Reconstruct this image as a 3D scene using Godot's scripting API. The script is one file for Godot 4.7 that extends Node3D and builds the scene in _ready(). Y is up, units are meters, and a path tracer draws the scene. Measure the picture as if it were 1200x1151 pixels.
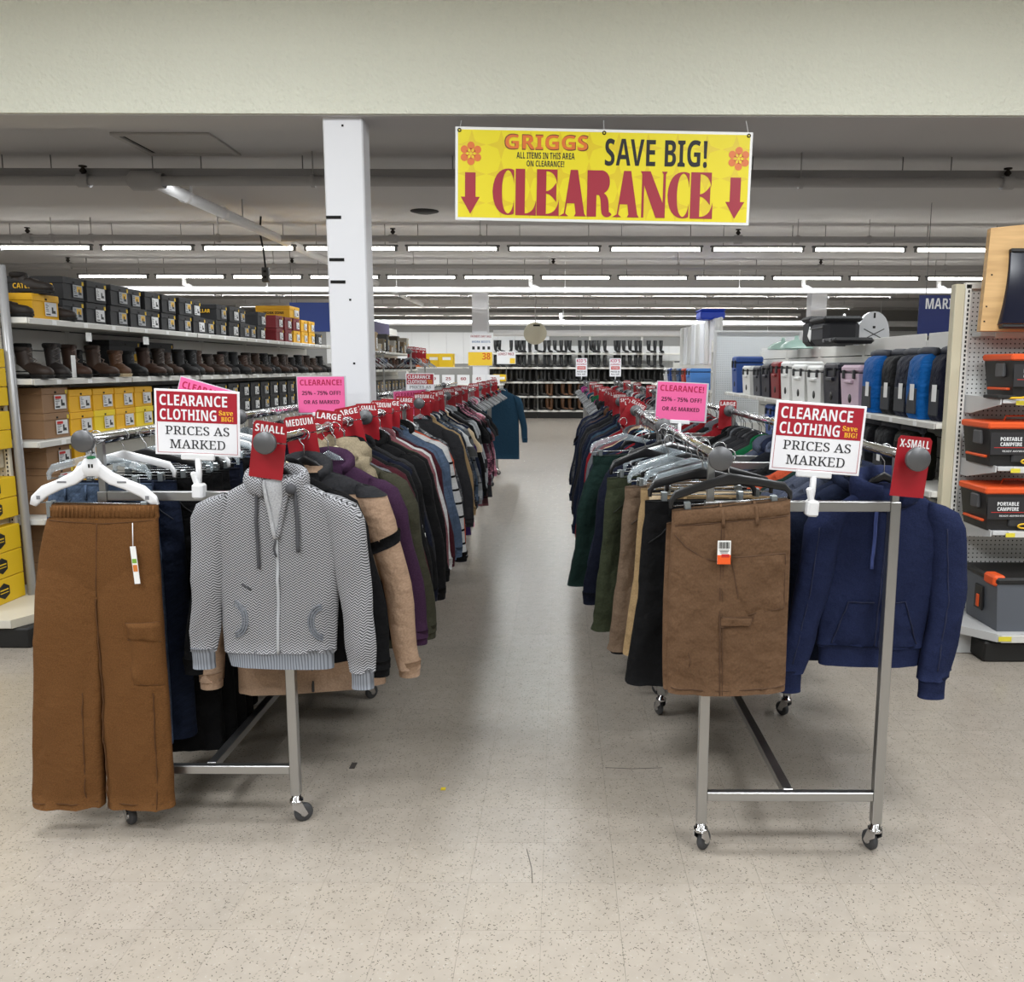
extends Node3D
# A clothing clearance aisle in a shop. y up, metres; the aisle runs along -z, the lens stands at x = 0, z = 0.

var used := {}
var mats := {}
var meshes := {}
var nz := FastNoiseLite.new()
var rng := RandomNumberGenerator.new()
var X := Transform3D()            # where the shape being modelled is put
const ORD := ["zeroth", "first", "second", "third", "fourth", "fifth", "sixth", "seventh", "eighth", "ninth", "tenth", "eleventh", "twelfth", "thirteenth", "fourteenth", "fifteenth", "sixteenth", "seventeenth", "eighteenth", "nineteenth", "twentieth", "twenty-first", "twenty-second", "twenty-third", "twenty-fourth", "twenty-fifth", "twenty-sixth", "twenty-seventh", "twenty-eighth", "twenty-ninth", "thirtieth", "thirty-first", "thirty-second", "thirty-third", "thirty-fourth", "thirty-fifth", "thirty-sixth", "thirty-seventh", "thirty-eighth"]

func _ready() -> void:
	nz.seed = 7
	nz.frequency = 1.0
	nz.fractal_octaves = 2
	rng.seed = 4711
	setup_camera()
	setup_world()
	setup_area_lights()
	build_shell()
	build_ceiling_services()
	build_left_gondola()
	build_right_gondola()
	build_far_end()
	build_racks()
	build_hero_clothes()
	build_rail_clothes()
	build_signs()

func setup_camera() -> void:
	var cam := Camera3D.new()
	cam.name = "camera"
	add_child(cam)
	cam.projection = Camera3D.PROJECTION_FRUSTUM
	cam.near = 0.05
	cam.far = 80.0
	cam.size = 0.05 * 1151.0 / 1000.0
	cam.frustum_offset = Vector2(-0.055 * 0.05, 0.0)
	cam.position = Vector3(0, 1.6, 0)
	cam.rotation = Vector3(deg_to_rad(-8.25), 0, deg_to_rad(0.15))
	cam.current = true

func setup_world() -> void:
	var we := WorldEnvironment.new()
	we.name = "world"
	var e := Environment.new()
	e.background_mode = Environment.BG_COLOR
	e.background_color = Color(0.02, 0.02, 0.02)
	e.tonemap_mode = Environment.TONE_MAPPER_LINEAR
	e.tonemap_exposure = 1.0
	e.sdfgi_enabled = true
	e.ssao_enabled = true
	e.ssil_enabled = true
	we.environment = e
	add_child(we)

const TUBE_ROWS := [7.9, 11.5, 15.1, 18.9, 22.6, 26.2]
const TUBE_E := 1.6
const PANEL_E := 7.2

func setup_area_lights() -> void:
	# the recessed panels of the front room; their fittings are built in build_shell
	for z in [1.6, -0.6, -2.8]:
		for x in [-5.4, -1.8, 1.8, 5.4]:
			area("ceiling_panel_lamp", Vector3(x, 3.86, z), Vector2(1.2, 0.6), PANEL_E, Color(0.965, 0.985, 1.0))

func area(n: String, at: Vector3, size: Vector2, energy: float, col: Color) -> AreaLight3D:
	var l := AreaLight3D.new()
	l.name = numbered(n)
	l.area_size = size
	l.light_energy = energy
	l.light_color = col
	l.area_range = 40.0
	l.shadow_enabled = true
	l.rotation.x = -PI / 2
	l.position = at
	add_child(l)
	return l

# ---------------------------------------------------------------- naming
func numbered(n: String) -> String:
	var k: int = used.get(n, 0)
	used[n] = k + 1
	return n if k == 0 else "%s_%03d" % [n, k]

func tag(o: Node3D, label: String, category: String, group := "", kind := "") -> Node3D:
	o.set_meta("label", label)
	if category: o.set_meta("category", category)
	if group: o.set_meta("group", group)
	if kind: o.set_meta("kind", kind)
	return o

func thing(n: String, at: Vector3, label: String, category: String, group := "", turn := 0.0) -> Node3D:
	var o := Node3D.new()
	o.name = numbered(n)
	o.position = at
	o.rotation.y = turn
	add_child(o)
	return tag(o, label, category, group)

func part(n: String, shape: Variant, m: Material, parent: Node, xf := Transform3D()) -> MeshInstance3D:
	var o := MeshInstance3D.new()
	o.name = n
	o.mesh = shape if shape is Mesh else done(shape)
	o.material_override = m
	o.transform = xf
	parent.add_child(o, true)
	return o

func solo(n: String, shape: Variant, m: Material, label: String, category: String, group := "", kind := "") -> MeshInstance3D:
	var o := MeshInstance3D.new()
	o.name = numbered(n)
	o.mesh = shape if shape is Mesh else done(shape)
	o.material_override = m
	add_child(o)
	tag(o, label, category, group, kind)
	return o

func begin(smooth := false) -> SurfaceTool:
	var st := SurfaceTool.new()
	st.begin(Mesh.PRIMITIVE_TRIANGLES)
	st.set_smooth_group(0 if smooth else -1)
	return st

func done(st: SurfaceTool) -> ArrayMesh:
	st.generate_normals()
	st.index()
	return st.commit()

func at(p: Vector3, turn := Vector3.ZERO) -> Transform3D:
	return Transform3D(Basis.from_euler(turn), p)

# ---------------------------------------------------------------- shapes
func puv(p: Vector3, n: Vector3) -> Vector2:
	var a := n.abs()
	if a.z >= a.x and a.z >= a.y: return Vector2(p.x, -p.y)
	if a.x >= a.y: return Vector2(p.z, -p.y)
	return Vector2(p.x, p.z)

func tri(st: SurfaceTool, a: Vector3, b: Vector3, c: Vector3, out: Vector3) -> void:
	var n := (c - a).cross(b - a)
	if n.dot(out) < 0.0:
		var t := b
		b = c
		c = t
	for p in [a, b, c]:
		st.set_uv(puv(p, n))
		st.add_vertex(X * p)

func quad(st: SurfaceTool, a: Vector3, b: Vector3, c: Vector3, d: Vector3, out: Vector3) -> void:
	tri(st, a, b, c, out)
	tri(st, a, c, d, out)

func face(st: SurfaceTool, ps: Array, us: Array, out: Vector3) -> void:   # a quad with its own uvs
	var order := [0, 1, 2, 0, 2, 3]
	if (ps[2] - ps[0]).cross(ps[1] - ps[0]).dot(out) < 0.0: order = [0, 2, 1, 0, 3, 2]
	for i in order:
		st.set_uv(us[i])
		st.add_vertex(X * (ps[i] as Vector3))

func box(st: SurfaceTool, c: Vector3, s: Vector3, b := 0.0) -> void:
	var h := s * 0.5
	if b <= 0.0:
		for ax in 3:
			for sg in [-1.0, 1.0]:
				var n := Vector3.ZERO
				n[ax] = sg
				var u := Vector3.ZERO
				u[(ax + 1) % 3] = h[(ax + 1) % 3]
				var v := Vector3.ZERO
				v[(ax + 2) % 3] = h[(ax + 2) % 3]
				var o := c + n * h
				quad(st, o - u - v, o + u - v, o + u + v, o - u + v, n)
		return
	b = minf(b, minf(h.x, minf(h.y, h.z)) * 0.98)
	for ax in 3:
		var j := (ax + 1) % 3
		var k := (ax + 2) % 3
		for sg in [-1.0, 1.0]:
			var q := []
			for uv in [[-1, -1], [1, -1], [1, 1], [-1, 1]]:
				var g := Vector3.ZERO
				g[ax] = sg
				g[j] = uv[0]
				g[k] = uv[1]
				q.append(cpt(c, h, b, g, ax))
			var n := Vector3.ZERO
			n[ax] = sg
			quad(st, q[0], q[1], q[2], q[3], n)
			for sj in [-1.0, 1.0]:          # edge between faces ax and j
				var g1 := Vector3.ZERO
				g1[ax] = sg
				g1[j] = sj
				g1[k] = -1
				var g2 := g1
				g2[k] = 1
				var o := Vector3.ZERO
				o[ax] = sg
				o[j] = sj
				quad(st, cpt(c, h, b, g1, ax), cpt(c, h, b, g2, ax), cpt(c, h, b, g2, j), cpt(c, h, b, g1, j), o)
	for sx in [-1, 1]:
		for sy in [-1, 1]:
			for sz in [-1, 1]:
				var g := Vector3(sx, sy, sz)
				tri(st, cpt(c, h, b, g, 0), cpt(c, h, b, g, 1), cpt(c, h, b, g, 2), g)

func cpt(c: Vector3, h: Vector3, b: float, g: Vector3, ax: int) -> Vector3:
	var i := h - Vector3(b, b, b)
	i[ax] = h[ax]
	return c + g * i

func panel(st: SurfaceTool, c: Vector3, w: float, h: float, t := 0.002) -> void:   # a thin sheet facing +z, uv 0..1 on its front
	var a := c + Vector3(-w / 2, h / 2, t / 2)
	face(st, [a, a + Vector3(w, 0, 0), a + Vector3(w, -h, 0), a + Vector3(0, -h, 0)], [Vector2(0, 0), Vector2(1, 0), Vector2(1, 1), Vector2(0, 1)], Vector3(0, 0, 1))
	var z := Vector3(0, 0, -t)
	face(st, [a + z, a + z + Vector3(w, 0, 0), a + z + Vector3(w, -h, 0), a + z + Vector3(0, -h, 0)], [Vector2(0.02, 0.98), Vector2(0.02, 0.98), Vector2(0.02, 0.98), Vector2(0.02, 0.98)], Vector3(0, 0, -1))
	var ps := [a, a + Vector3(w, 0, 0), a + Vector3(w, -h, 0), a + Vector3(0, -h, 0)]
	for i in 4:
		var p: Vector3 = ps[i]
		var q: Vector3 = ps[(i + 1) % 4]
		var o := (p + q) * 0.5 - c
		o.z = 0
		face(st, [p, q, q + z, p + z], [Vector2(0.02, 0.98), Vector2(0.02, 0.98), Vector2(0.02, 0.98), Vector2(0.02, 0.98)], o)

func tube(st: SurfaceTool, pts: Array, r: Variant, n := 6, caps := true) -> void:
	var rings := []
	var prev := Vector3.ZERO
	for i in pts.size():
		var d: Vector3 = ((pts[mini(i + 1, pts.size() - 1)] as Vector3) - (pts[maxi(i - 1, 0)] as Vector3)).normalized()
		var u := prev
		if u == Vector3.ZERO: u = Vector3.UP if absf(d.y) < 0.9 else Vector3.RIGHT
		u = (u - d * u.dot(d)).normalized()
		prev = u
		var v := d.cross(u)
		var ring := []
		var rr: float = r[i] if r is Array else r
		for k in n:
			var a := TAU * (k + 0.5) / n
			ring.append((pts[i] as Vector3) + (u * cos(a) + v * sin(a)) * rr)
		rings.append(ring)
	for i in pts.size() - 1:
		var mid: Vector3 = ((pts[i] as Vector3) + (pts[i + 1] as Vector3)) * 0.5
		for k in n:
			var l := (k + 1) % n
			var p: Vector3 = rings[i][k]
			quad(st, p, rings[i][l], rings[i + 1][l], rings[i + 1][k], (p + (rings[i + 1][l] as Vector3)) * 0.5 - mid)
	if caps:
		for e in [0, pts.size() - 1]:
			var o: Vector3 = (pts[0] as Vector3) - (pts[1] as Vector3) if e == 0 else (pts[e] as Vector3) - (pts[e - 1] as Vector3)
			for k in range(1, n - 1):
				tri(st, rings[e][0], rings[e][k], rings[e][k + 1], o)

func lathe(st: SurfaceTool, prof: Array, n := 16, c := Vector3.ZERO, ax := 1) -> void:   # profile of Vector2(radius, along)
	for i in prof.size() - 1:
		for k in n:
			var q := []
			for ij in [[i, k], [i, k + 1], [i + 1, k + 1], [i + 1, k]]:
				var a: float = TAU * ij[1] / n
				var p: Vector2 = prof[ij[0]]
				q.append(c + axis_pt(p, a, ax))
			var m: Vector2 = (prof[i] as Vector2).lerp(prof[i + 1], 0.5)
			var dr: Vector2 = (prof[i + 1] as Vector2) - (prof[i] as Vector2)
			var out := axis_pt(Vector2(dr.y, -dr.x), TAU * (k + 0.5) / n, ax)
			if prof[i].x < 1e-5: tri(st, q[0], q[2], q[3], out)
			elif prof[i + 1].x < 1e-5: tri(st, q[0], q[1], q[2], out)
			else: quad(st, q[0], q[1], q[2], q[3], out)

func axis_pt(p: Vector2, a: float, ax: int) -> Vector3:
	if ax == 1: return Vector3(cos(a) * p.x, p.y, sin(a) * p.x)
	if ax == 2: return Vector3(cos(a) * p.x, sin(a) * p.x, p.y)
	return Vector3(p.y, cos(a) * p.x, sin(a) * p.x)

func prism(st: SurfaceTool, poly: PackedVector2Array, z0: float, z1: float) -> void:
	var ids := Geometry2D.triangulate_polygon(poly)
	for i in range(0, ids.size(), 3):
		for e in [[z1, 1.0], [z0, -1.0]]:
			var a := poly[ids[i]]
			var b := poly[ids[i + 1]]
			var c := poly[ids[i + 2]]
			tri(st, Vector3(a.x, a.y, e[0]), Vector3(b.x, b.y, e[0]), Vector3(c.x, c.y, e[0]), Vector3(0, 0, e[1]))
	var cw := Geometry2D.is_polygon_clockwise(poly)
	for i in poly.size():
		var a := poly[i]
		var b := poly[(i + 1) % poly.size()]
		var d := b - a
		var o := Vector3(d.y, -d.x, 0) * (-1.0 if cw else 1.0)
		quad(st, Vector3(a.x, a.y, z0), Vector3(b.x, b.y, z0), Vector3(b.x, b.y, z1), Vector3(a.x, a.y, z1), o)

func rrect(w: float, h: float, r: float, c := Vector2.ZERO, n := 4) -> PackedVector2Array:
	var p := PackedVector2Array()
	for q in [[1, 1, 0.0], [-1, 1, 0.25], [-1, -1, 0.5], [1, -1, 0.75]]:
		for i in n + 1:
			var a: float = TAU * (q[2] + 0.25 * i / n)
			p.append(c + Vector2(q[0] * (w / 2 - r) + cos(a) * r, q[1] * (h / 2 - r) + sin(a) * r))
	return p

# rows of [centre, half width, half thickness, exponent, fold depth]; stacked along y. Folds move the cloth in z only.
func fold(x: float, y: float, sd: float) -> float:
	return nz.get_noise_3d(x * 9.0 + sd * 3.1, y * 2.6, sd * 5.7) * 0.9 + nz.get_noise_3d(x * 16.0 + y * 9.0, y * 12.0 - x * 7.0, sd * 9.3) * 0.5

func cloth(st: SurfaceTool, rows: Array, n := 28, sd := 0.0, closed_bottom := false) -> void:
	var grid := []
	var vlen := [0.0]
	for i in rows.size():
		var r: Array = rows[i]
		var c: Vector3 = r[0]
		if i > 0: vlen.append(vlen[i - 1] + c.distance_to(rows[i - 1][0]))
		var ring := []
		for k in n:
			var a := TAU * k / n
			var ca := cos(a)
			var sa := sin(a)
			var e: float = r[3]
			var px: float = c.x + signf(ca) * pow(absf(ca), 2.0 / e) * r[1]
			var pz: float = c.z + signf(sa) * pow(absf(sa), 2.0 / e) * r[2]
			var wgt := minf(1.0, absf(sa) * 2.5)
			pz += r[4] * fold(px, c.y, sd + (0.0 if sa >= 0.0 else 40.0)) * wgt * (1.0 if sa >= 0 else -1.0)
			ring.append(Vector3(px, c.y + (r[5] * (px - c.x) if r.size() > 5 else 0.0), pz))
		grid.append(ring)
	for i in rows.size() - 1:
		for k in n:
			var l := (k + 1) % n
			for c in [[i, k], [i, l], [i + 1, l], [i, k], [i + 1, l], [i + 1, k]]:
				var p: Vector3 = grid[c[0]][c[1]]
				st.set_uv(flat(p))
				st.add_vertex(X * p)
	for e in ([0, rows.size() - 1] if closed_bottom else [0]):
		for k in range(1, n - 1):
			tri(st, grid[e][0], grid[e][k], grid[e][k + 1], Vector3(0, 1 if e == 0 else -1, 0))

func flat(p: Vector3) -> Vector2: return Vector2(p.x + p.z * 0.5, -p.y)

func front_z(rows: Array, x: float, y: float, sd := 0.0) -> float:    # the cloth's front at (x, y)
	for i in rows.size() - 1:
		var a: Vector3 = rows[i][0]
		var b: Vector3 = rows[i + 1][0]
		if y <= a.y and y >= b.y:
			var t := (a.y - y) / maxf(1e-6, a.y - b.y)
			var c := a.lerp(b, t)
			var hw: float = lerpf(rows[i][1], rows[i + 1][1], t)
			var ht: float = lerpf(rows[i][2], rows[i + 1][2], t)
			var e: float = rows[i][3]
			var q := clampf(absf(x - c.x) / hw, 0.0, 0.999)
			var sn := pow(1.0 - pow(q, e), 1.0 / e)
			return c.z + ht * sn + lerpf(rows[i][4], rows[i + 1][4], t) * fold(x, y, sd) * minf(1.0, sn * 2.5)
	return 0.0

func on_cloth(rows: Array, pts: Array, lift: float, sd := 0.0) -> Array:   # 2D points laid on the cloth
	var o := []
	for p in pts: o.append(Vector3(p.x, p.y, front_z(rows, p.x, p.y, sd) + lift))
	return o

func dense(pts: Array, step := 0.015) -> Array:
	var o := []
	for i in pts.size() - 1:
		var a: Vector2 = pts[i]
		var b: Vector2 = pts[i + 1]
		var m := maxi(1, int(a.distance_to(b) / step))
		for k in m: o.append(a.lerp(b, float(k) / m))
	o.append(pts[-1])
	return o

func sheet_on(st: SurfaceTool, rows: Array, poly: Array, lift: float, sd := 0.0) -> void:
	# a patch of cloth sewn on the front: four corners (clockwise from top left) bilinearly filled, following the folds
	var n := 8
	var g := []
	for j in n + 1:
		var row := []
		for i in n + 1:
			var u := float(i) / n
			var v := float(j) / n
			var p: Vector2 = (poly[0] as Vector2).lerp(poly[1], u).lerp((poly[3] as Vector2).lerp(poly[2], u), v)
			var edge := 1.0 if i > 0 and i < n and j > 0 and j < n else 0.15
			row.append(Vector3(p.x, p.y, front_z(rows, p.x, p.y, sd) + lift * edge))
		g.append(row)
	for j in n:
		for i in n: quad(st, g[j][i], g[j][i + 1], g[j + 1][i + 1], g[j + 1][i], Vector3(0, 0, 1))

# ---------------------------------------------------------------- materials
func M(key: String, col := Color.WHITE, rough := 0.7, metal := 0.0) -> StandardMaterial3D:
	if mats.has(key): return mats[key]
	var m := StandardMaterial3D.new()
	m.resource_name = key
	m.albedo_color = col
	m.roughness = rough
	m.metallic = metal
	mats[key] = m
	return m

func rgb(r: float, g: float, b: float) -> Color:
	return Color(r / 255.0, g / 255.0, b / 255.0)

func glow(key: String, col: Color, e: float) -> StandardMaterial3D:
	var m := M(key, col, 0.5)
	m.emission_enabled = true
	m.emission = col
	m.emission_energy_multiplier = e
	return m

func noise_tex(freq: float, lo: Color, hi: Color, size := 512, oct := 4, normal := false, bump := 4.0, sd := 1) -> NoiseTexture2D:
	var t := NoiseTexture2D.new()
	t.width = size
	t.height = size
	t.seamless = true
	var f := FastNoiseLite.new()
	f.seed = sd
	f.frequency = freq
	f.fractal_octaves = oct
	t.noise = f
	if normal:
		t.as_normal_map = true
		t.bump_strength = bump
	else:
		var g := Gradient.new()
		g.colors = PackedColorArray([lo, hi])
		g.offsets = PackedFloat32Array([0.0, 1.0])
		t.color_ramp = g
	return t

var texs := {}
func tex(key: String) -> Texture2D:
	if texs.has(key): return texs[key]
	var t: Texture2D
	match key:
		"crease": t = noise_tex(0.008, Color.BLACK, Color.WHITE, 512, 4, true, 22.0, 3)
		"weave": t = noise_tex(0.09, Color(0.86, 0.86, 0.86), Color(1, 1, 1), 512, 3, false, 0.0, 5)
		"fleece": t = noise_tex(0.07, Color(0.80, 0.80, 0.80), Color(1, 1, 1), 512, 4, false, 0.0, 8)
		"denim": t = ImageTexture.create_from_image(denim())
		"herringbone": t = ImageTexture.create_from_image(herringbone())
		"plaid": t = ImageTexture.create_from_image(plaid())
		"floral": t = ImageTexture.create_from_image(floral())
		"stripe": t = ImageTexture.create_from_image(stripe())
		"peg": t = ImageTexture.create_from_image(Image.create(4, 4, false, Image.FORMAT_RGB8))
	texs[key] = t
	return t

# cloth of a colour; kind: weave, fleece, denim, plaid, floral, stripe, herringbone
func fabric(col: Color, kind := "weave", rough := 0.92) -> StandardMaterial3D:
	var key := "%s cloth %s" % [kind, col.to_html(false)]
	if mats.has(key): return mats[key]
	var m := M(key, col, rough)
	m.metallic_specular = 0.25
	m.albedo_texture = tex(kind)
	var s: float = {"weave": 2.5, "fleece": 4.0, "denim": 3.0, "herringbone": 14.0, "plaid": 6.0, "floral": 4.0, "stripe": 5.0}[kind]
	m.uv1_scale = Vector3(s, s, s)
	if kind != "herringbone":
		m.normal_enabled = true
		m.normal_texture = tex("crease")
		m.normal_scale = 0.5 if kind != "fleece" else 0.28
	return m

func shade_img(w: int, h: int, fn: Callable) -> Image:
	var im := Image.create(w, h, false, Image.FORMAT_RGB8)
	for y in h:
		for x in w: im.set_pixel(x, y, fn.call(x, y))
	return im

func denim() -> Image:
	var r := RandomNumberGenerator.new()
	r.seed = 3
	var col := []
	for i in 128: col.append(r.randf_range(0.72, 1.0))
	return shade_img(128, 128, func(x, y):
		var v: float = col[(x + y) % 128] * 0.5 + 0.5 * r.randf_range(0.72, 1.0)
		return Color(v, v, minf(1.0, v * 1.02)))

func herringbone() -> Image:      # zigzag of light and dark yarn, one chevron pair a tile
	return shade_img(64, 64, func(x, y):
		var xx: int = x % 32
		var t: int = (y + (xx if xx < 16 else 32 - xx)) % 16
		var v := 0.95 if t < 9 else 0.30
		if t in [0, 8, 9, 15]: v = 0.66
		return Color(v, v, v * 1.01))

func plaid() -> Image:
	return shade_img(64, 64, func(x, y):
		var v := 0.55
		if x % 64 < 22: v += 0.25
		if y % 64 < 22: v += 0.2
		if x % 64 in [40, 41, 42, 43] or y % 64 in [40, 41, 42, 43]: v -= 0.35
		return Color(v, v, v))

func floral() -> Image:
	var im := Image.create(128, 128, false, Image.FORMAT_RGB8)
	im.fill(Color(0.35, 0.35, 0.38))
	var r := RandomNumberGenerator.new()
	r.seed = 12
	for i in 46:
		var c := Vector2(r.randi_range(0, 127), r.randi_range(0, 127))
		var k := r.randf_range(4.0, 10.0)
		var col := Color(1, 1, 1) * r.randf_range(0.5, 1.0)
		for a in 5:
			var q := c + Vector2(k, 0).rotated(TAU * a / 5 + i)
			for dy in range(-5, 6):
				for dx in range(-5, 6):
					if dx * dx + dy * dy < k * 1.8: im.set_pixel(posmod(int(q.x) + dx, 128), posmod(int(q.y) + dy, 128), col)
	return im

func stripe() -> Image:
	return shade_img(32, 32, func(_x, y):
		var v := 1.0 if y < 20 else 0.35
		return Color(v, v, v))

# ---------------------------------------------------------------- lettering
func font(kind: String) -> Font:
	if meshes.has("font" + kind): return meshes["font" + kind]
	var f := SystemFont.new()
	f.font_names = PackedStringArray(["Droid Serif" if kind.begins_with("serif") else "Droid Sans"])
	f.font_weight = 700 if kind.ends_with("bold") else 400
	meshes["font" + kind] = f
	return f

# letters of cap height h metres, fitted to width w when w > 0; facing +z, centred
func text_mesh(s: String, kind: String, depth := 0.0015) -> TextMesh:
	var key := "text %s %s" % [s, kind]
	if meshes.has(key): return meshes[key]
	var t := TextMesh.new()
	t.text = s
	t.font = font(kind)
	t.font_size = 64
	t.pixel_size = 0.01
	t.depth = 0.05
	t.curve_step = 2.0
	meshes[key] = t
	return t

func letters(parent: Node, s: String, kind: String, c: Vector3, cap: float, w: float, m: Material, thick := 0.0012, called := "lettering") -> MeshInstance3D:
	var t := text_mesh(s, kind)
	var bb := t.get_aabb()
	var sx := w / bb.size.x if w > 0.0 else cap / bb.size.y
	var sy := cap / bb.size.y
	var xf := Transform3D(Basis.from_scale(Vector3(sx, sy, thick / 0.05)), Vector3.ZERO)
	xf.origin = c - Vector3((bb.position.x + bb.size.x / 2) * sx, (bb.position.y + bb.size.y / 2) * sy, 0)
	return part(called, t, m, parent, xf)

# ================================================================ the room
func floor_image() -> Image:
	var n := 1024
	var im := Image.create(n, n, false, Image.FORMAT_RGB8)
	var r := RandomNumberGenerator.new()
	r.seed = 21
	var f := FastNoiseLite.new()
	f.seed = 5
	f.frequency = 1.0 / 90.0
	f.fractal_octaves = 4
	var soft := f.get_seamless_image(n, n)
	for y in n:
		for x in n:
			var v := 0.972 + 0.055 * soft.get_pixel(x, y).r
			im.set_pixel(x, y, Color(0.650 * v, 0.614 * v, 0.570 * v))
	for i in 7500:      # pale and brown chips pressed into the vinyl
		var p := Vector2(r.randf() * n, r.randf() * n)
		var d := Vector2.RIGHT.rotated(r.randf() * TAU)
		var len := r.randf_range(2.0, 7.0)
		var k := r.randf()
		var col := Color(0.30, 0.275, 0.25) if k < 0.5 else (Color(0.45, 0.42, 0.38) if k < 0.78 else Color(0.71, 0.69, 0.655))
		var wide := r.randf() < 0.22
		for s in int(len * 2):
			var q := p + d * s * 0.5
			im.set_pixel(posmod(int(q.x), n), posmod(int(q.y), n), col)
			if wide: im.set_pixel(posmod(int(q.x), n), posmod(int(q.y) + 1, n), col)
	return im

func structure(n: String, shape: Variant, m: Material, label: String, category: String) -> MeshInstance3D:
	return solo(n, shape, m, label, category, "", "structure")

func slab(c: Vector3, s: Vector3, b := 0.0) -> SurfaceTool:
	var st := begin()
	box(st, c, s, b)
	return st

func build_shell() -> void:
	# floor: dark bed, then the vinyl tiles laid on it one by one
	var base := structure("floor", slab(Vector3(0, -0.10, -11.5), Vector3(30.4, 0.192, 33.6)), M("tile adhesive", rgb(104, 97, 88), 0.9), "speckled beige vinyl tile floor of the shop", "floor")
	var tile_tex := ImageTexture.create_from_image(floor_image())
	var tm := []
	for i in 3:
		var m := M("vinyl tile %d" % i, [Color(1, 1, 1), Color(0.985, 0.985, 0.984), Color(0.993, 0.992, 0.988)][i], 0.30)
		m.albedo_texture = tile_tex
		m.uv1_triplanar = true
		m.uv1_world_triplanar = true
		m.uv1_scale = Vector3.ONE / 1.143
		m.metallic_specular = 0.5
		m.roughness_texture = noise_tex(0.012, Color(0.84, 0.84, 0.84), Color(1, 1, 1), 512, 4, false, 0.0, 17)
		m.roughness_texture_channel = BaseMaterial3D.TEXTURE_CHANNEL_RED
		m.roughness = 0.27
		tm.append(m)
	var tmesh: Mesh = done(slab(Vector3(0, -0.002, 0), Vector3(0.2280, 0.004, 0.2280)))
	var step := 0.2286
	var n := 0
	var rest := []
	for j in range(-16, 121):
		for i in range(-66, 67):
			var p := Vector3(i * step + 0.066, 0, -1.90 - j * step)
			var h := hash(Vector2i(i, j))
			if j >= 0 and n < 300 and p.x > -0.78 * -p.z + 0.25 and p.x < 0.60 * -p.z - 0.2:
				part("tile", tmesh, tm[h % 3], base, at(p))
				n += 1
			else:
				rest.append(p)
	var mm := MultiMesh.new()
	mm.transform_format = MultiMesh.TRANSFORM_3D
	mm.mesh = tmesh
	mm.instance_count = rest.size()
	for i in rest.size(): mm.set_instance_transform(i, at(rest[i]))
	var mi := MultiMeshInstance3D.new()
	mi.name = "tile_field"
	mi.multimesh = mm
	mi.material_override = tm[1]
	mi.set_meta("kind", "stuff")
	base.add_child(mi)
	# scuffs and litter the photo shows on the tiles
	var sc := begin()
	tube(sc, [Vector3(-0.105, 0.0004, -2.66), Vector3(-0.085, 0.0004, -2.55), Vector3(-0.08, 0.0004, -2.47)], 0.0016, 4)
	tube(sc, [Vector3(0.19, 0.0004, -3.25), Vector3(0.3, 0.0004, -3.24), Vector3(0.42, 0.0004, -3.25)], 0.0016, 4)
	part("scuff_mark", sc, M("scuff", rgb(96, 90, 84), 0.6), base)
	solo("paper_scrap", slab(Vector3(-0.44, 0.0015, -3.07), Vector3(0.018, 0.002, 0.02)), M("yellow scrap", rgb(205, 180, 30), 0.7), "tiny yellow scrap of paper lying on the aisle floor", "litter")
	solo("dark_scrap", slab(Vector3(-0.83, 0.0015, -3.26), Vector3(0.022, 0.002, 0.05)), M("dark scrap", rgb(64, 58, 54), 0.7), "small dark scrap lying on floor beside the left rack's front wheel", "litter")

	var ceil_m := M("grey ceiling paint", rgb(204, 202, 202), 0.95)
	var cst := begin()
	box(cst, Vector3(0, 3.55, -16.75), Vector3(30.4, 0.2, 22.5))
	structure("ceiling", cst, ceil_m, "flat grey painted ceiling behind the white beam", "ceiling")
	structure("ceiling", slab(Vector3(0, 4.0, -0.05), Vector3(30.4, 0.2, 10.7)), M("white ceiling paint", rgb(222, 222, 216), 0.95), "higher white ceiling of the front room", "ceiling")
	var beam_m := M("cream stucco", rgb(232, 232, 217), 0.95)
	beam_m.normal_enabled = true
	beam_m.normal_texture = noise_tex(0.03, Color.BLACK, Color.WHITE, 512, 4, true, 7.0, 9)
	beam_m.uv1_triplanar = true
	beam_m.uv1_scale = Vector3(1.6, 1.6, 1.6)
	beam_m.normal_scale = 1.0
	var bm := structure("beam", slab(Vector3(0, 3.5, -5.35), Vector3(30.4, 0.9, 0.3)), beam_m, "deep cream stucco beam across the top of the opening", "beam")
	part("soffit", slab(Vector3(0, 3.047, -5.36), Vector3(30.4, 0.006, 0.28)), ceil_m, bm)
	structure("beam", slab(Vector3(0, 3.255, -17.15), Vector3(28.6, 0.39, 0.3)), M("grey beam paint", rgb(186, 184, 182), 0.95), "shallow grey beam across the ceiling at the far pillars", "beam")
	var wall_m := M("pale wall paint", rgb(196, 195, 190), 0.95)
	structure("wall_left", slab(Vector3(-15.1, 1.95, -11.5), Vector3(0.2, 4.3, 33.6)), wall_m, "plain pale side wall beyond the shoe shelves", "wall")
	structure("wall_right", slab(Vector3(15.1, 1.95, -11.5), Vector3(0.2, 4.3, 33.6)), wall_m, "plain pale side wall beyond the camping goods shelves", "wall")
	structure("wall_front", slab(Vector3(0, 1.95, 5.2), Vector3(30.4, 4.3, 0.2)), wall_m, "plain pale front wall of the shop", "wall")
	var back := structure("wall_back", slab(Vector3(0, 1.75, -27.9), Vector3(30.4, 3.5, 0.2)), M("grey wall paint", rgb(150, 149, 147), 0.95), "grey back wall faced with white boards behind the boot shelves", "wall")
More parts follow.
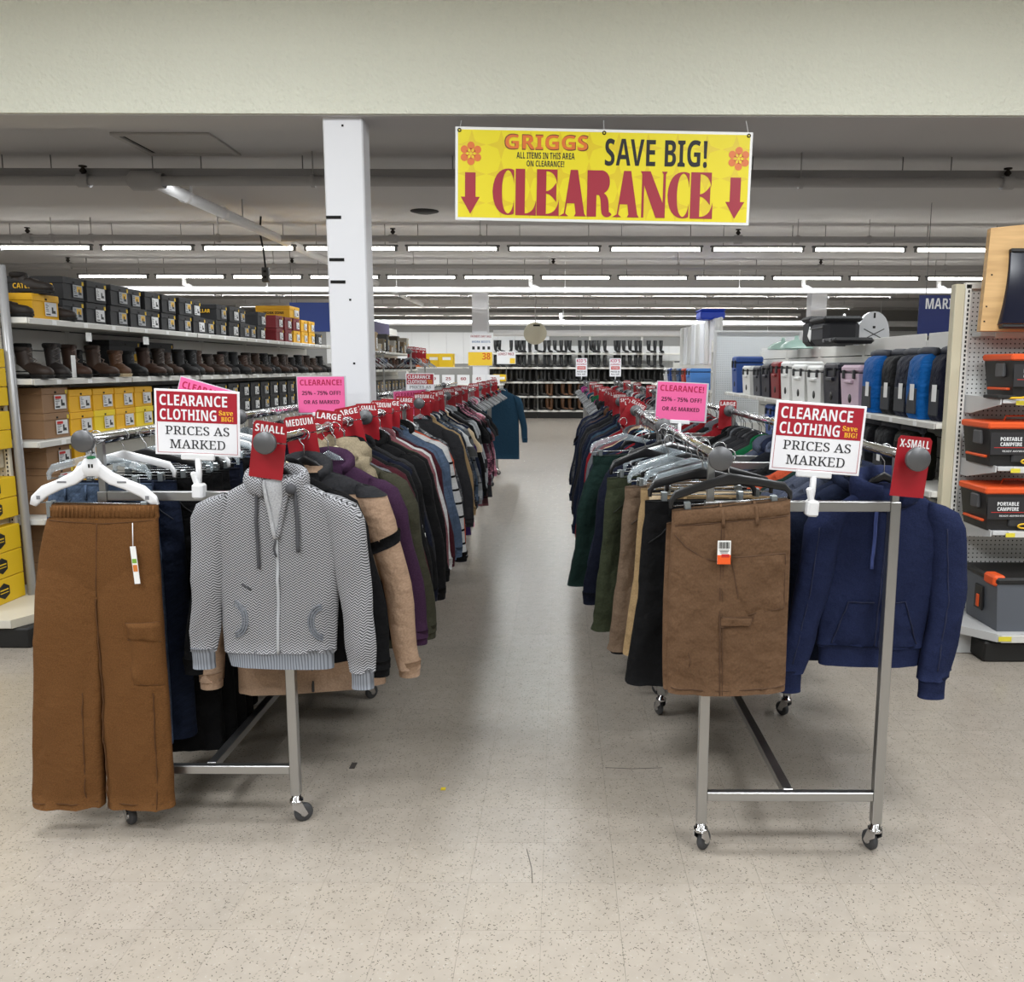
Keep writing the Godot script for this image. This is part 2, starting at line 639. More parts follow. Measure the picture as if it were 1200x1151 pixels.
	var board: Mesh = done(slab(Vector3.ZERO, Vector3(0.545, 1.0, 0.02), 0.004))
	var wm := M("white wall board", rgb(226, 226, 226), 0.6)
	for i in 13: part("board", board, wm, back, at(Vector3(-7.2 + i * 0.55, 2.2, -27.78)))
	for i in 20: part("board", board, wm, back, at(Vector3(-0.05 + i * 0.55, 1.78, -27.78)))

	# columns
	var col := begin()
	box(col, Vector3(-1.275, 1.535, -5.35), Vector3(0.235, 3.07, 0.18), 0.008)
	var c := structure("column", col, M("white column paint", rgb(226, 226, 230), 0.5), "white square steel column standing in the left rack row", "column")
	for s in [[-1.345, 2.48], [-1.335, 2.235], [-1.332, 2.105]]: part("slot", slab(Vector3(s[0], s[1], -5.2585), Vector3(0.09, 0.018, 0.004)), M("slot black", rgb(14, 14, 14), 0.9), c)
	for s in [[-1.275, 3.0], [-1.25, 1.62], [-1.262, 2.0]]: part("bolt_hole", slab(Vector3(s[0], s[1], -5.2592), Vector3(0.012, 0.012, 0.003)), M("slot black"), c)
	structure("column", slab(Vector3(-1.55, 1.53, -17.1), Vector3(0.31, 3.06, 0.31), 0.01), M("white column paint"), "far white pillar carrying the sale poster", "column")
	structure("column", slab(Vector3(5.05, 1.53, -17.1), Vector3(0.31, 3.06, 0.31), 0.01), M("white column paint"), "far white pillar rising behind the black cooler bags", "column")

	# front room panels
	for z in [1.6, -0.6, -2.8]:
		for x in [-5.4, -1.8, 1.8, 5.4]:
			var t := thing("ceiling_panel_light", Vector3(x, 3.9, z), "front room ceiling panel light, %s from the shoe side, %s row from the beam" % [ORD[roundi((x + 9.0) / 3.6)], ORD[roundi((z + 5.0) / 2.2)]], "ceiling light", "front room light panels")
			var fr := begin()
			for q in [[0.0, 0.315, 1.26, 0.03], [0.0, -0.315, 1.26, 0.03]]: box(fr, Vector3(q[0], -0.01, q[1]), Vector3(q[2], 0.03, q[3]))
			for q in [-0.615, 0.615]: box(fr, Vector3(q, -0.01, 0), Vector3(0.03, 0.03, 0.6))
			part("frame", fr, M("white enamel", rgb(228, 228, 228), 0.4), t)
			part("diffuser", slab(Vector3(0, -0.01, 0), Vector3(1.2, 0.02, 0.6)), glow("panel glow", Color(1.0, 0.98, 0.94), 2.0), t)

# ================================================================ pipes and lamps under the ceiling
func run_x(n: String, label: String, d: float, h: float, r: float, m: Material, x0: float, x1: float, rods: Array, ceil_h: float, heads: Array, elbows := []) -> void:
	var t := thing(n, Vector3(0, h, -d), label, "pipe")
	var st := begin(true)
	tube(st, [Vector3(x0, 0, 0), Vector3(x1, 0, 0)], r, 12)
	part("pipe", st, m, t)
	for x in rods:
		var s := begin(true)
		tube(s, [Vector3(x, r, 0), Vector3(x, ceil_h - h, 0)], 0.006, 5)
		part("hanger_rod", s, m, t)
		var c := begin(true)
		lathe(c, [Vector2(r + 0.012, -0.018), Vector2(r + 0.012, 0.018)], 12, Vector3(x, 0, 0), 0)
		part("clamp", c, m, t)
	for x in heads:
		var s := begin(true)
		lathe(s, [Vector2(0.0, 0.13), Vector2(0.035, 0.125), Vector2(0.035, 0.115), Vector2(0.012, 0.11), Vector2(0.03, 0.085), Vector2(0.03, 0.075), Vector2(0.014, 0.06), Vector2(0.02, r)], 10, Vector3(x, 0, 0))
		part("sprinkler_head", s, M("dark bronze", rgb(40, 34, 30), 0.5, 0.6), t)
		var c := begin(true)
		lathe(c, [Vector2(r + 0.015, -0.05), Vector2(r + 0.015, 0.05)], 12, Vector3(x, 0, 0), 0)
		part("tee", c, m, t)
	for x in elbows:
		var s := begin(true)
		tube(s, [Vector3(x, 0, 0.0), Vector3(x - 0.1, 0.06, 0.02), Vector3(x - 0.16, 0.08, 0.02), Vector3(x - 0.17, 0.26, 0.02)], 0.04, 8)
		part("riser", s, m, t)

func build_ceiling_services() -> void:
	var grey := M("grey pipe paint", rgb(176, 174, 174), 0.6)
	var white := M("white pipe paint", rgb(248, 248, 250), 0.45)
	run_x("sprinkler_pipe", "thick grey sprinkler pipe crossing just behind the beam, nearest of the ceiling pipes", 7.75, 3.2, 0.042, grey, -14.9, 14.9, [-6.2, -2.15, 2.1, 5.2], 3.45, [-4.15, 3.9])
	run_x("sprinkler_pipe", "grey sprinkler pipe with black heads just above the first strip light row", 11.1, 3.2, 0.04, grey, -14.9, 14.9, [-6.4, -5.9, -4.3, -1.0, 3.0, 3.9], 3.45, [-6.7, -2.1, 2.25])
	run_x("sprinkler_pipe", "grey sprinkler pipe above the second strip light row", 14.1, 3.2, 0.036, grey, -14.9, 14.9, [-4.6, -2.35, 1.9, 6.2], 3.45, [-7.9, -0.1, 4.2, -4.3])
	run_x("sprinkler_pipe", "grey sprinkler pipe behind the far pillars", 20.5, 3.2, 0.036, grey, -14.9, 14.9, [-3.1, 2.6, 8.2], 3.45, [5.6])
	run_x("sprinkler_pipe", "slim grey sprinkler pipe farthest from the beam", 23.7, 3.2, 0.036, grey, -14.9, 14.9, [-4.0, 1.0, 7.0], 3.45, [])
	run_x("white_pipe", "bright white pipe with upright elbows running before the far pillars", 15.55, 2.96, 0.05, white, -14.9, 14.9, [-5.2, -2.9, 0.1, 3.2, 8.2], 3.45, [], [-0.35, -6.5, 4.5, 6.9])
	run_x("white_pipe", "fat white pipe hung behind the round mirror, upper of two", 23.0, 2.76, 0.075, white, -14.9, 14.9, [-5.5, 0.1, 4.2, 8.5], 3.45, [], [0.2, 7.7])
	run_x("white_pipe", "fat white pipe hung before the back wall, lower of two", 25.0, 2.57, 0.09, white, -1.9, 14.9, [0.6, 6.0], 3.45, [])
	# the pipe that runs away from the beam
	var t := thing("branch_pipe", Vector3(-3.55, 3.2, 0), "white pipe running back along the ceiling from the nearest sprinkler pipe", "pipe")
	var st := begin(true)
	tube(st, [Vector3(0, 0, -7.8), Vector3(0, 0, -22.9)], 0.055, 12)
	part("pipe", st, white, t)
	st = begin(true)
	lathe(st, [Vector2(0, -0.2), Vector2(0.05, -0.19), Vector2(0.085, -0.15), Vector2(0.085, 0.02), Vector2(0.065, 0.06), Vector2(0.065, 0.12)], 14, Vector3(-0.02, 0, -7.75), 0)
	part("coupling", st, grey, t)
	for z in [-8.4, -9.3, -11.6, -14.4]:
		st = begin(true)
		lathe(st, [Vector2(0.068, -0.03), Vector2(0.068, 0.03)], 12, Vector3(0, 0, z), 2)
		part("clamp", st, white, t)
	st = begin(true)
	tube(st, [Vector3(-0.06, 0.03, -8.4), Vector3(-0.06, 0.12, -8.4), Vector3(-0.02, 0.14, -8.4), Vector3(0.02, 0.14, -8.4), Vector3(0.06, 0.12, -8.4), Vector3(0.06, 0.03, -8.4)], 0.013, 6)
	part("bracket", st, white, t)
	st = begin(true)
	tube(st, [Vector3(0, 0.05, -9.9), Vector3(0, 0.25, -9.9)], 0.008, 5)
	part("hanger_rod", st, grey, t)
	# ceiling hatch
	var h := thing("ceiling_hatch", Vector3(-3.2, 3.45, -7.5), "square access hatch with a raised frame in the grey ceiling", "hatch")
	st = begin()
	for s in [-1, 1]:
		box(st, Vector3(0, -0.011, s * 0.32), Vector3(0.80, 0.022, 0.05), 0.004)
		box(st, Vector3(s * 0.375, -0.011, 0), Vector3(0.05, 0.022, 0.60), 0.004)
	part("frame", st, M("hatch paint", rgb(186, 183, 180), 0.9), h)
	part("lid", slab(Vector3(0.012, -0.007, 0.0), Vector3(0.66, 0.012, 0.57), 0.003), M("hatch paint"), h)
	part("gap", slab(Vector3(-0.335, -0.004, 0.0), Vector3(0.025, 0.006, 0.57)), M("gap dark", rgb(30, 28, 27), 0.95), h)
	# round vent
	var v := thing("ceiling_vent", Vector3(-1.62, 3.45, -10.6), "small round dark vent in the ceiling left of the banner", "vent")
	st = begin(true)
	lathe(st, [Vector2(0, -0.03), Vector2(0.08, -0.03), Vector2(0.17, -0.008), Vector2(0.17, 0)], 20)
	part("grille", st, M("vent dark", rgb(52, 50, 50), 0.8), v)
	# cord with a socket box
	var cd := thing("hanging_socket", Vector3(-3.72, 3.45, -11.0), "black socket box dangling on a cord above the shoe shelves", "socket")
	st = begin(true)
	tube(st, [Vector3(0, 0, 0), Vector3(-0.02, -0.2, 0), Vector3(0.015, -0.42, 0), Vector3(0.03, -0.62, 0)], 0.012, 6)
	part("cord", st, M("black rubber", rgb(26, 26, 26), 0.7), cd)
	part("socket_box", slab(Vector3(0.03, -0.71, 0), Vector3(0.09, 0.18, 0.07), 0.01), M("socket grey", rgb(70, 70, 70), 0.6), cd)
	for k in 2: part("outlet", slab(Vector3(0.03, -0.67 - 0.07 * k, 0.036), Vector3(0.035, 0.03, 0.004)), M("gap dark"), cd)
	# strip lamps
	var hs := begin()
	box(hs, Vector3(0, 0.038, 0), Vector3(1.24, 0.024, 0.05), 0.006)
	var housing := done(hs)
	var ts := begin(true)
	tube(ts, [Vector3(-0.575, 0, 0), Vector3(0.575, 0, 0)], 0.019, 8)
	var tube_mesh := done(ts)
	var hold: Mesh = done(slab(Vector3.ZERO, Vector3(0.03, 0.07, 0.05), 0.004))
	var rodm := begin(true)
	tube(rodm, [Vector3(0, 0.05, 0), Vector3(0, 0.31, 0)], 0.005, 5)
	var rod := done(rodm)
	var bulb := glow("fluorescent tube", Color(1.0, 0.985, 0.95), 17.0)
	# the nearest row sits in deep troughs whose cheeks hide the tubes from the opening
	var trough := begin()
	box(trough, Vector3(0, 0.085, 0), Vector3(1.33, 0.012, 0.20), 0.003)
	for s in [-1, 1]: box(trough, Vector3(0, 0.045, s * 0.10), Vector3(1.33, 0.085, 0.006), 0.002)
	var trough_mesh := done(trough)
	for i in 12:
		var x := -8.05 + i * 1.33
		var o := thing("strip_light", Vector3(x, 3.225, -TUBE_ROWS[0]), "deep grey trough lamp close behind the beam, %s from the left end of its row" % ORD[i + 1], "strip light", "trough lamps behind the beam")
		part("trough", trough_mesh, M("trough grey", rgb(150, 148, 148), 0.6), o)
		part("tube", tube_mesh, bulb, o, at(Vector3(0, 0.030, 0)))
		for s in [-1, 1]: part("hanger_rod", rod, M("holder grey", rgb(120, 120, 120), 0.6), o, Transform3D(Basis.from_scale(Vector3(1, 0.55, 1)), Vector3(s * 0.45, 0.055, 0)))
		area("strip_lamp", Vector3(x, 3.222, -TUBE_ROWS[0]), Vector2(1.15, 0.17), TUBE_E, Color(0.96, 0.985, 1.0))
	for ri in TUBE_ROWS.size():
		var d: float = TUBE_ROWS[ri]
		if ri == 0: continue
		for i in 12:
			var x := -8.05 + i * 1.33 + (0.35 if ri % 2 == 0 else 0.0)
			var o := thing("strip_light", Vector3(x, 3.13, -d), "fluorescent strip lamp, %s from the left end of %s ceiling row" % [ORD[i + 1], ["", "the nearest", "the second", "the third", "the fourth", "the farthest"][ri]], "strip light", "fluorescent strips under the grey ceiling")
			if ri < 3:
				part("housing", housing, M("housing grey", rgb(96, 96, 96), 0.6), o)
				part("tube", tube_mesh, bulb, o)
			else:
				part("trough", trough_mesh, M("trough pale", rgb(214, 214, 214), 0.6), o)
				part("tube", tube_mesh, bulb, o, at(Vector3(0, 0.030, 0)))
			for s in [-1, 1]:
				part("lamp_holder", hold, M("holder grey", rgb(120, 120, 120), 0.6), o, at(Vector3(s * 0.59, 0.005, 0)))
				part("hanger_rod", rod, M("holder grey"), o, at(Vector3(s * 0.45, 0, 0)))
			area("strip_lamp", Vector3(x, 3.105 if ri < 3 else 3.127, -d), Vector2(1.15, 0.04 if ri < 3 else 0.17), TUBE_E, Color(0.96, 0.985, 1.0))
	# round mirror
	var mr := thing("dome_mirror", Vector3(-0.5, 2.29, -18.0), "round cream convex mirror hung over the middle aisle", "mirror", "", 0.1)
	mr.rotation.x = 0.35
	st = begin(true)
	lathe(st, [Vector2(0, 0.10), Vector2(0.10, 0.085), Vector2(0.18, 0.045), Vector2(0.225, 0.0), Vector2(0.24, -0.01), Vector2(0.24, -0.025), Vector2(0, -0.03)], 28, Vector3.ZERO, 2)
	part("dome", st, M("cream plastic", rgb(214, 208, 186), 0.25), mr)
	st = begin(true)
	tube(st, [Vector3(0, 0.2, -0.02), Vector3(0, 0.55, -0.18), Vector3(0, 1.1, -0.38)], 0.012, 6)
	part("stem", st, grey, mr)
	part("sticker", slab(Vector3(0.02, 0.19, 0.045), Vector3(0.14, 0.035, 0.01)), M("gap dark"), mr)

# ================================================================ shoe shelving
func loft(st: SurfaceTool, rows: Array, n := 12) -> void:     # rows of [centre, u, v, exponent]
	var g := []
	for r in rows:
		var ring := []
		for k in n:
			var a := TAU * (k + 0.5) / n
			var e: float = 2.0 / r[3]
			ring.append((r[0] as Vector3) + (r[1] as Vector3) * signf(cos(a)) * pow(absf(cos(a)), e) + (r[2] as Vector3) * signf(sin(a)) * pow(absf(sin(a)), e))
		g.append(ring)
	for i in rows.size() - 1:
		var mid: Vector3 = ((rows[i][0] as Vector3) + (rows[i + 1][0] as Vector3)) * 0.5
		for k in n:
			var l := (k + 1) % n
			quad(st, g[i][k], g[i][l], g[i + 1][l], g[i + 1][k], ((g[i][k] as Vector3) + (g[i + 1][l] as Vector3)) * 0.5 - mid)
	for e in [0, rows.size() - 1]:
		var o: Vector3 = (rows[e][0] as Vector3) - (rows[1 if e == 0 else e - 1][0] as Vector3)
		for k in range(1, n - 1): tri(st, g[e][0], g[e][k], g[e][k + 1], o)

func peg_mat(key: String, col: Color) -> StandardMaterial3D:
	if mats.has(key): return mats[key]
	var m := M(key, col, 0.6)
	if not texs.has("pegs"):
		var im := shade_img(32, 32, func(x, y):
			var d := Vector2(x - 15.5, y - 15.5).length()
			return Color(0.12, 0.12, 0.12) if d < 4.6 else (Color(0.7, 0.7, 0.7) if d < 5.6 else Color.WHITE))
		texs["pegs"] = ImageTexture.create_from_image(im)
	m.albedo_texture = texs["pegs"]
	m.uv1_scale = Vector3.ONE / 0.0254
	return m

func label_img(kind: int) -> ImageTexture:
	var key := "boxlabel%d" % kind
	if texs.has(key): return texs[key]
	var im := Image.create(64, 48, false, Image.FORMAT_RGB8)
	im.fill(Color(0.84, 0.84, 0.84) if kind != 1 else Color(0.62, 0.63, 0.64))
	var ink := Color(0.08, 0.08, 0.09)
	var r := RandomNumberGenerator.new()
	r.seed = kind
	if kind == 2: im.fill_rect(Rect2i(4, 4, 34, 9), Color(0.75, 0.08, 0.07))
	for i in 5: im.fill_rect(Rect2i(4, 6 + i * 6 + (8 if kind == 2 else 0), r.randi_range(10, 26), 2), ink)
	if kind == 1:
		im.fill_rect(Rect2i(26, 5, 14, 22), Color(0.85, 0.66, 0.08))
		im.fill_rect(Rect2i(42, 5, 16, 22), Color(0.85, 0.66, 0.08))
	im.fill_rect(Rect2i(36, 16, 9, 18), ink)       # a boot
	im.fill_rect(Rect2i(36, 28, 20, 7), ink)
	im.fill_rect(Rect2i(35, 35, 23, 3), Color(0.3, 0.3, 0.3))
	im.fill_rect(Rect2i(4, 40, 24, 4), ink)
	texs[key] = ImageTexture.create_from_image(im)
	return texs[key]

func label_mat(kind: int) -> StandardMaterial3D:
	var m := M("box label %d" % kind, Color.WHITE, 0.6)
	m.albedo_texture = label_img(kind)
	return m

# a shoe box with its end towards +x; at = middle of its bottom front edge
func shoe_box(p: Vector3, s: Vector3, col: Color, label: String, group: String, lab := 0, tint := Color(0.85, 0.7, 0.1), turn := 0.0) -> Node3D:
	var t := thing("shoe_box", p, label, "shoe box", group, turn)
	var key := "shoebox%.3v" % s
	if not meshes.has(key):
		meshes[key + "b"] = done(slab(Vector3(-s.x / 2 - 0.002, (s.y - 0.004) / 2, 0), Vector3(s.x - 0.006, s.y - 0.004, s.z - 0.008), 0.002))
		meshes[key] = done(slab(Vector3(-s.x / 2, s.y - 0.022, 0), Vector3(s.x, 0.044, s.z), 0.003))
		var a := begin()
		panel(a, Vector3.ZERO, s.z * 0.44, s.y * 0.56, 0.0015)
		meshes[key + "l"] = done(a)
	var m := M("card " + col.to_html(false), col, 0.62)
	part("box_body", meshes[key + "b"], m, t)
	part("lid", meshes[key], m, t)
	part("label", meshes[key + "l"], label_mat(lab), t, Transform3D(Basis(Vector3.UP, PI / 2), Vector3(0.0015, s.y * 0.42, -s.z * 0.16)))
	part("finger_hole", meshes["finger_hole"], M("gap dark"), t, at(Vector3(0.0008, s.y - 0.03, 0)))
	if tint.a > 0.0: part("corner_tag", meshes["corner_tag"], M("tag " + tint.to_html(false), tint, 0.6), t, at(Vector3(0.001, s.y - 0.03, -s.z * 0.42)))
	return t

func boot_meshes() -> void:
	for v in 3:
		X = Transform3D(Basis.from_scale(Vector3(0.88, 1.0, 1.0)), Vector3.ZERO)
		var sh: float = [0.115, 0.085, 0.02][v]
		var st := begin(true)
		var z := Vector3(0, 0, 1)
		loft(st, [
			[Vector3(-0.012, 0.10 + sh, 0), Vector3(0.058, 0.006, 0), z * 0.047, 2.0], [Vector3(-0.008, 0.10 + sh * 0.6, 0), Vector3(0.055, 0.004, 0), z * 0.046, 2.0],
			[Vector3(-0.004, 0.11, 0), Vector3(0.056, 0.0, 0), z * 0.042, 2.1], [Vector3(0.006, 0.078, 0), Vector3(0.068, -0.014, 0), z * 0.042, 2.2],
			[Vector3(0.035, 0.056, 0), Vector3(0.066, -0.05, 0).rotated(z, 0.15) , z * 0.044, 2.3], [Vector3(0.085, 0.05, 0), Vector3(0.012, -0.052, 0), z * 0.046, 2.4],
			[Vector3(0.13, 0.044, 0), Vector3(0.004, -0.038, 0), z * 0.05, 2.4], [Vector3(0.175, 0.04, 0), Vector3(-0.004, -0.034, 0), z * 0.047, 2.2], [Vector3(0.205, 0.034, 0), Vector3(-0.006, -0.024, 0), z * 0.03, 2.0], [Vector3(0.216, 0.03, 0), Vector3(-0.004, -0.01, 0), z * 0.012, 2.0]], 14)
		meshes["boot_upper%d" % v] = done(st)
		st = begin(true)
		lathe(st, [Vector2(0.050, -0.02), Vector2(0.056, -0.012), Vector2(0.057, 0.004), Vector2(0.05, 0.012), Vector2(0.04, 0.0)], 14, Vector3(-0.012, 0.10 + sh, 0))
		meshes["boot_collar%d" % v] = done(st)
		st = begin(true)
		var zig := []
		for i in 7:
			var f := i / 6.0
			zig.append(Vector3(lerpf(0.115, 0.048, minf(1, f * 1.6)), lerpf(0.088, 0.09 + sh * 0.9, f), 0.018 if i % 2 else -0.018))
		tube(st, zig, 0.0035, 5)
		meshes["boot_laces%d" % v] = done(st)
	var o := begin()
	X = Transform3D(Basis.from_scale(Vector3(0.88, 1.0, 1.0)) * Basis(Vector3.RIGHT, PI / 2), Vector3.ZERO)
	var out := PackedVector2Array()
	for q in [[-0.068, 0.0], [-0.06, 0.032], [-0.02, 0.04], [0.06, 0.042], [0.13, 0.053], [0.18, 0.05], [0.212, 0.03], [0.222, 0.0], [0.212, -0.03], [0.18, -0.05], [0.13, -0.053], [0.06, -0.042], [-0.02, -0.04], [-0.06, -0.032]]: out.append(Vector2(q[0], q[1]))
	prism(o, out, -0.024, -0.012)
	prism(o, rrect(0.09, 0.075, 0.03, Vector2(-0.02, 0)), -0.014, 0.0)
	prism(o, rrect(0.15, 0.09, 0.04, Vector2(0.135, 0)), -0.014, 0.0)
	X = Transform3D()
	meshes["boot_sole"] = done(o)

func boot(p: Vector3, v: int, col: Color, label: String, group: String, turn := 0.0, sole := Color(0.06, 0.055, 0.05)) -> void:
	var t := thing("boot", p, label, "boot", group, turn)
	part("upper", meshes["boot_upper%d" % v], M("leather " + col.to_html(false), col, 0.62), t)
	part("sole", meshes["boot_sole"], M("sole " + sole.to_html(false), sole, 0.7), t)
	part("collar", meshes["boot_collar%d" % v], M("collar " + col.to_html(false), col.darkened(0.25), 0.8), t)
	part("laces", meshes["boot_laces%d" % v], M("lace " + col.to_html(false), col.lightened(0.25), 0.8), t)

# one bay of gondola shelving; faces +x when side = 1. x = front edge of the shelves
func shelf_bay(x: float, side: float, d0: float, d1: float, levels: Array, top: float, label: String, back: String, depth := 0.45, deck := true) -> Node3D:
	var t := thing("shelf_unit", Vector3(x, 0, -(d0 + d1) / 2), label, "shelving", "gondola shelf bays")
	var w := d1 - d0
	var enamel := M("white shelf enamel", rgb(222, 220, 214), 0.4)
	for y in levels:
		part("shelf", slab(Vector3(-side * depth / 2, y - 0.018, 0), Vector3(depth, 0.036, w - 0.006), 0.003), enamel, t)
		part("price_rail", slab(Vector3(side * 0.006, y - 0.022, 0), Vector3(0.008, 0.034, w - 0.02), 0.002), M("price rail", rgb(206, 204, 198), 0.3), t)
		for k in 3: part("price_tag", slab(Vector3(side * 0.0105, y - 0.022, -w * 0.32 + k * w * 0.3), Vector3(0.001, 0.028, 0.05)), M("price card", rgb(236, 236, 234), 0.5), t)
	for s in [-1, 1]: part("upright", slab(Vector3(-side * (depth + 0.03), top / 2, s * (w / 2 - 0.015)), Vector3(0.05, top, 0.03), 0.003), enamel, t)
	if back == "slat":
		var y := 0.25
		while y < top - 0.05:
			part("slat", slab(Vector3(-side * (depth + 0.015), y + 0.07, 0), Vector3(0.016, 0.138, w - 0.06), 0.003), enamel, t)
			y += 0.146
		part("backing", slab(Vector3(-side * (depth + 0.035), top / 2, 0), Vector3(0.008, top - 0.02, w - 0.05)), M("backing", rgb(90, 90, 92), 0.8), t)
	else:
		part("backing", slab(Vector3(-side * (depth + 0.02), top / 2, 0), Vector3(0.008, top - 0.02, w - 0.05)), peg_mat("white pegboard", rgb(214, 214, 212)), t)
	if deck:
		part("deck", slab(Vector3(-side * (depth / 2 - 0.1), 0.145, 0), Vector3(depth + 0.2, 0.05, w - 0.004), 0.004), enamel, t)
		part("kick_plate", slab(Vector3(-side * (depth / 2 - 0.08), 0.06, 0), Vector3(depth + 0.18, 0.118, w - 0.006)), M("black kick", rgb(22, 21, 20), 0.6), t)
	return t

const KRAFT := Color(0.55, 0.42, 0.30)
const BOXBLACK := Color(0.10, 0.10, 0.11)
const BOXYELLOW := Color(0.90, 0.68, 0.10)
const BOXMAROON := Color(0.46, 0.07, 0.10)

func build_left_gondola() -> void:
	boot_meshes()
	meshes["finger_hole"] = done(slab(Vector3.ZERO, Vector3(0.0015, 0.012, 0.02)))
	meshes["corner_tag"] = done(slab(Vector3.ZERO, Vector3(0.0015, 0.026, 0.022)))
	var xf := -3.25
	for b in 6:
		shelf_bay(xf, 1.0, 5.30 + b * 1.23, 5.30 + (b + 1) * 1.23, [0.64, 1.13, 1.52, 1.895], 1.99, "white shoe shelving bay, %s from the front along the side wall aisle" % ORD[b + 1], "slat")
	# the grey slotted end post and the pegboard end cap with yellow boxes
	var e := thing("end_shelf", Vector3(-3.36, 0, -5.25), "cream pegboard end shelf stacked with yellow boxes at frame edge", "shelving")
	var post := begin(true)
	tube(post, [Vector3(0.03, 0.17, 0.0), Vector3(0.0, 2.2, -0.02)], 0.026, 12)
	part("post", post, M("grey post", rgb(168, 168, 170), 0.35, 0.3), e)
	var sl := begin()
	box(sl, Vector3(-0.045, 1.17, 0.0), Vector3(0.03, 2.0, 0.03), 0.003)
	part("slotted_strip", sl, M("cream enamel", rgb(216, 208, 190), 0.45), e)
	var holes := begin()
	for i in 78: box(holes, Vector3(-0.045, 0.22 + i * 0.0254, 0.0155), Vector3(0.008, 0.015, 0.003))
	var ho := part("slots", holes, M("gap dark"), e)
	ho.set_meta("kind", "stuff")
	part("pegboard", slab(Vector3(-0.66, 1.15, -0.01), Vector3(1.2, 2.0, 0.012)), peg_mat("cream pegboard", rgb(216, 206, 186)), e)
	for y in [0.68, 1.10, 1.36]:
		part("shelf", slab(Vector3(-0.66, y - 0.018, 0.2), Vector3(1.16, 0.036, 0.4), 0.003), M("cream enamel"), e)
		var br := begin()
		X = Transform3D(Basis(Vector3.UP, PI / 2), Vector3(-0.075, 0, 0))
		prism(br, PackedVector2Array([Vector2(0, y), Vector2(-0.40, y), Vector2(-0.40, y - 0.03), Vector2(-0.05, y - 0.12), Vector2(0, y - 0.12)]), -0.003, 0.003)
		X = Transform3D()
		part("bracket", br, M("cream enamel"), e)
	var dk := begin()
	X = Transform3D(Basis(Vector3.RIGHT, PI / 2), Vector3(0, 0.17, 0))
	prism(dk, PackedVector2Array([Vector2(-1.3, -0.04), Vector2(0.32, -0.04), Vector2(0.33, 0.40), Vector2(0.25, 0.56), Vector2(-1.3, 0.56)]), 0.0, 0.05)
	X = Transform3D()
	part("deck", dk, M("cream enamel"), e)
	part("deck_edge", slab(Vector3(-0.53, 0.145, 0.562), Vector3(1.56, 0.046, 0.006), 0.002), M("scuffed edge", rgb(206, 200, 188), 0.5), e)
	part("kick_plate", slab(Vector3(-0.49, 0.06, 0.26), Vector3(1.66, 0.118, 0.58), 0.01), M("black kick"), e)
	var hexa := PackedVector2Array()
	for i in 6: hexa.append(Vector2(0.055, 0).rotated(TAU * (i + 0.5) / 6) * Vector2(1.05, 0.9))
	var hx := begin()
	prism(hx, hexa, 0.0, 0.0012)
	var hxm := done(hx)
	var k := 0
	for q in [[0.17, 3, 0.0], [0.68, 2, 0.0], [1.10, 2, 0.0], [1.36, 3, 0.0]]:
		for i in q[1]:
			k += 1
			var hh := 0.155 if q[0] < 0.5 else (0.125 if q[0] < 1.0 else 0.115)
			var y: float = q[0] + i * hh
			var t := thing("yellow_box", Vector3(-3.53, y, -5.01), "bright yellow carton with black hexagon badge, %s up the end shelf stack" % ORD[k], "carton", "yellow cartons on the end shelf")
			part("box_body", slab(Vector3(0, hh / 2 - 0.001, 0), Vector3(0.34, hh - 0.004, 0.44), 0.003), M("yellow carton", rgb(228, 188, 22), 0.55), t)
			var bx := Transform3D(Basis(Vector3.UP, PI / 2), Vector3(0.1705, hh * 0.5, -0.02))
			part("badge", hxm, M("badge black", rgb(22, 20, 18), 0.6), t, bx)
			for l in 2: part("badge_line", slab(Vector3(0.1722, hh * 0.5 + 0.008 - 0.018 * l, -0.02), Vector3(0.001, 0.008 - 0.003 * l, 0.075)), M("yellow carton"), t)

	# top shelf
	var y0 := 1.897
	var t := shoe_box(Vector3(-3.30, y0, -5.60), Vector3(0.42, 0.155, 0.29), BOXYELLOW, "yellow shoe box at the front end of the top shoe shelf", "shoe boxes on the top shelf", 0, Color(0, 0, 0, 0))
	boot(Vector3(-3.42, y0 + 0.157, -5.55), 2, Color(0.13, 0.10, 0.08), "dark low shoe sitting on top of the yellow shoe box", "", 0.15)
	boot(Vector3(-3.46, y0, -5.37), 2, Color(0.15, 0.12, 0.10), "dark brown laced shoe in front of the yellow shoe box", "", 0.25)
	boot(Vector3(-3.42, y0, -5.79), 2, Color(0.16, 0.12, 0.10), "small dark shoe tucked between yellow box and black boxes", "", 0.1)
	var n := 0
	var d := 5.98
	while d < 9.9:
		n += 1
		for tier in 2:
			if tier == 1 and n in [9, 13]: continue
			var long := 0.46 if n in [1, 9] else 0.36
			t = shoe_box(Vector3(-3.30 - 0.012 * ((n * 7 + tier * 3) % 4), y0 + tier * 0.150, -d), Vector3(0.40, 0.148, 0.262), BOXBLACK, "black shoe box, %s tier, %s from the front on the top shoe shelf" % [["lower", "upper"][tier], ORD[n]], "black shoe boxes on the top shelf", [1, 1, 0][n % 3])
			if tier == 1 and n in [1, 10]: letters(t, "CATERPILLAR", "bold", Vector3(-0.2, 0.085, 0.1325), 0.034, 0.27, M("box gold", rgb(226, 176, 30), 0.6)).name = "print"
		d += 0.272 if n % 2 else 0.30
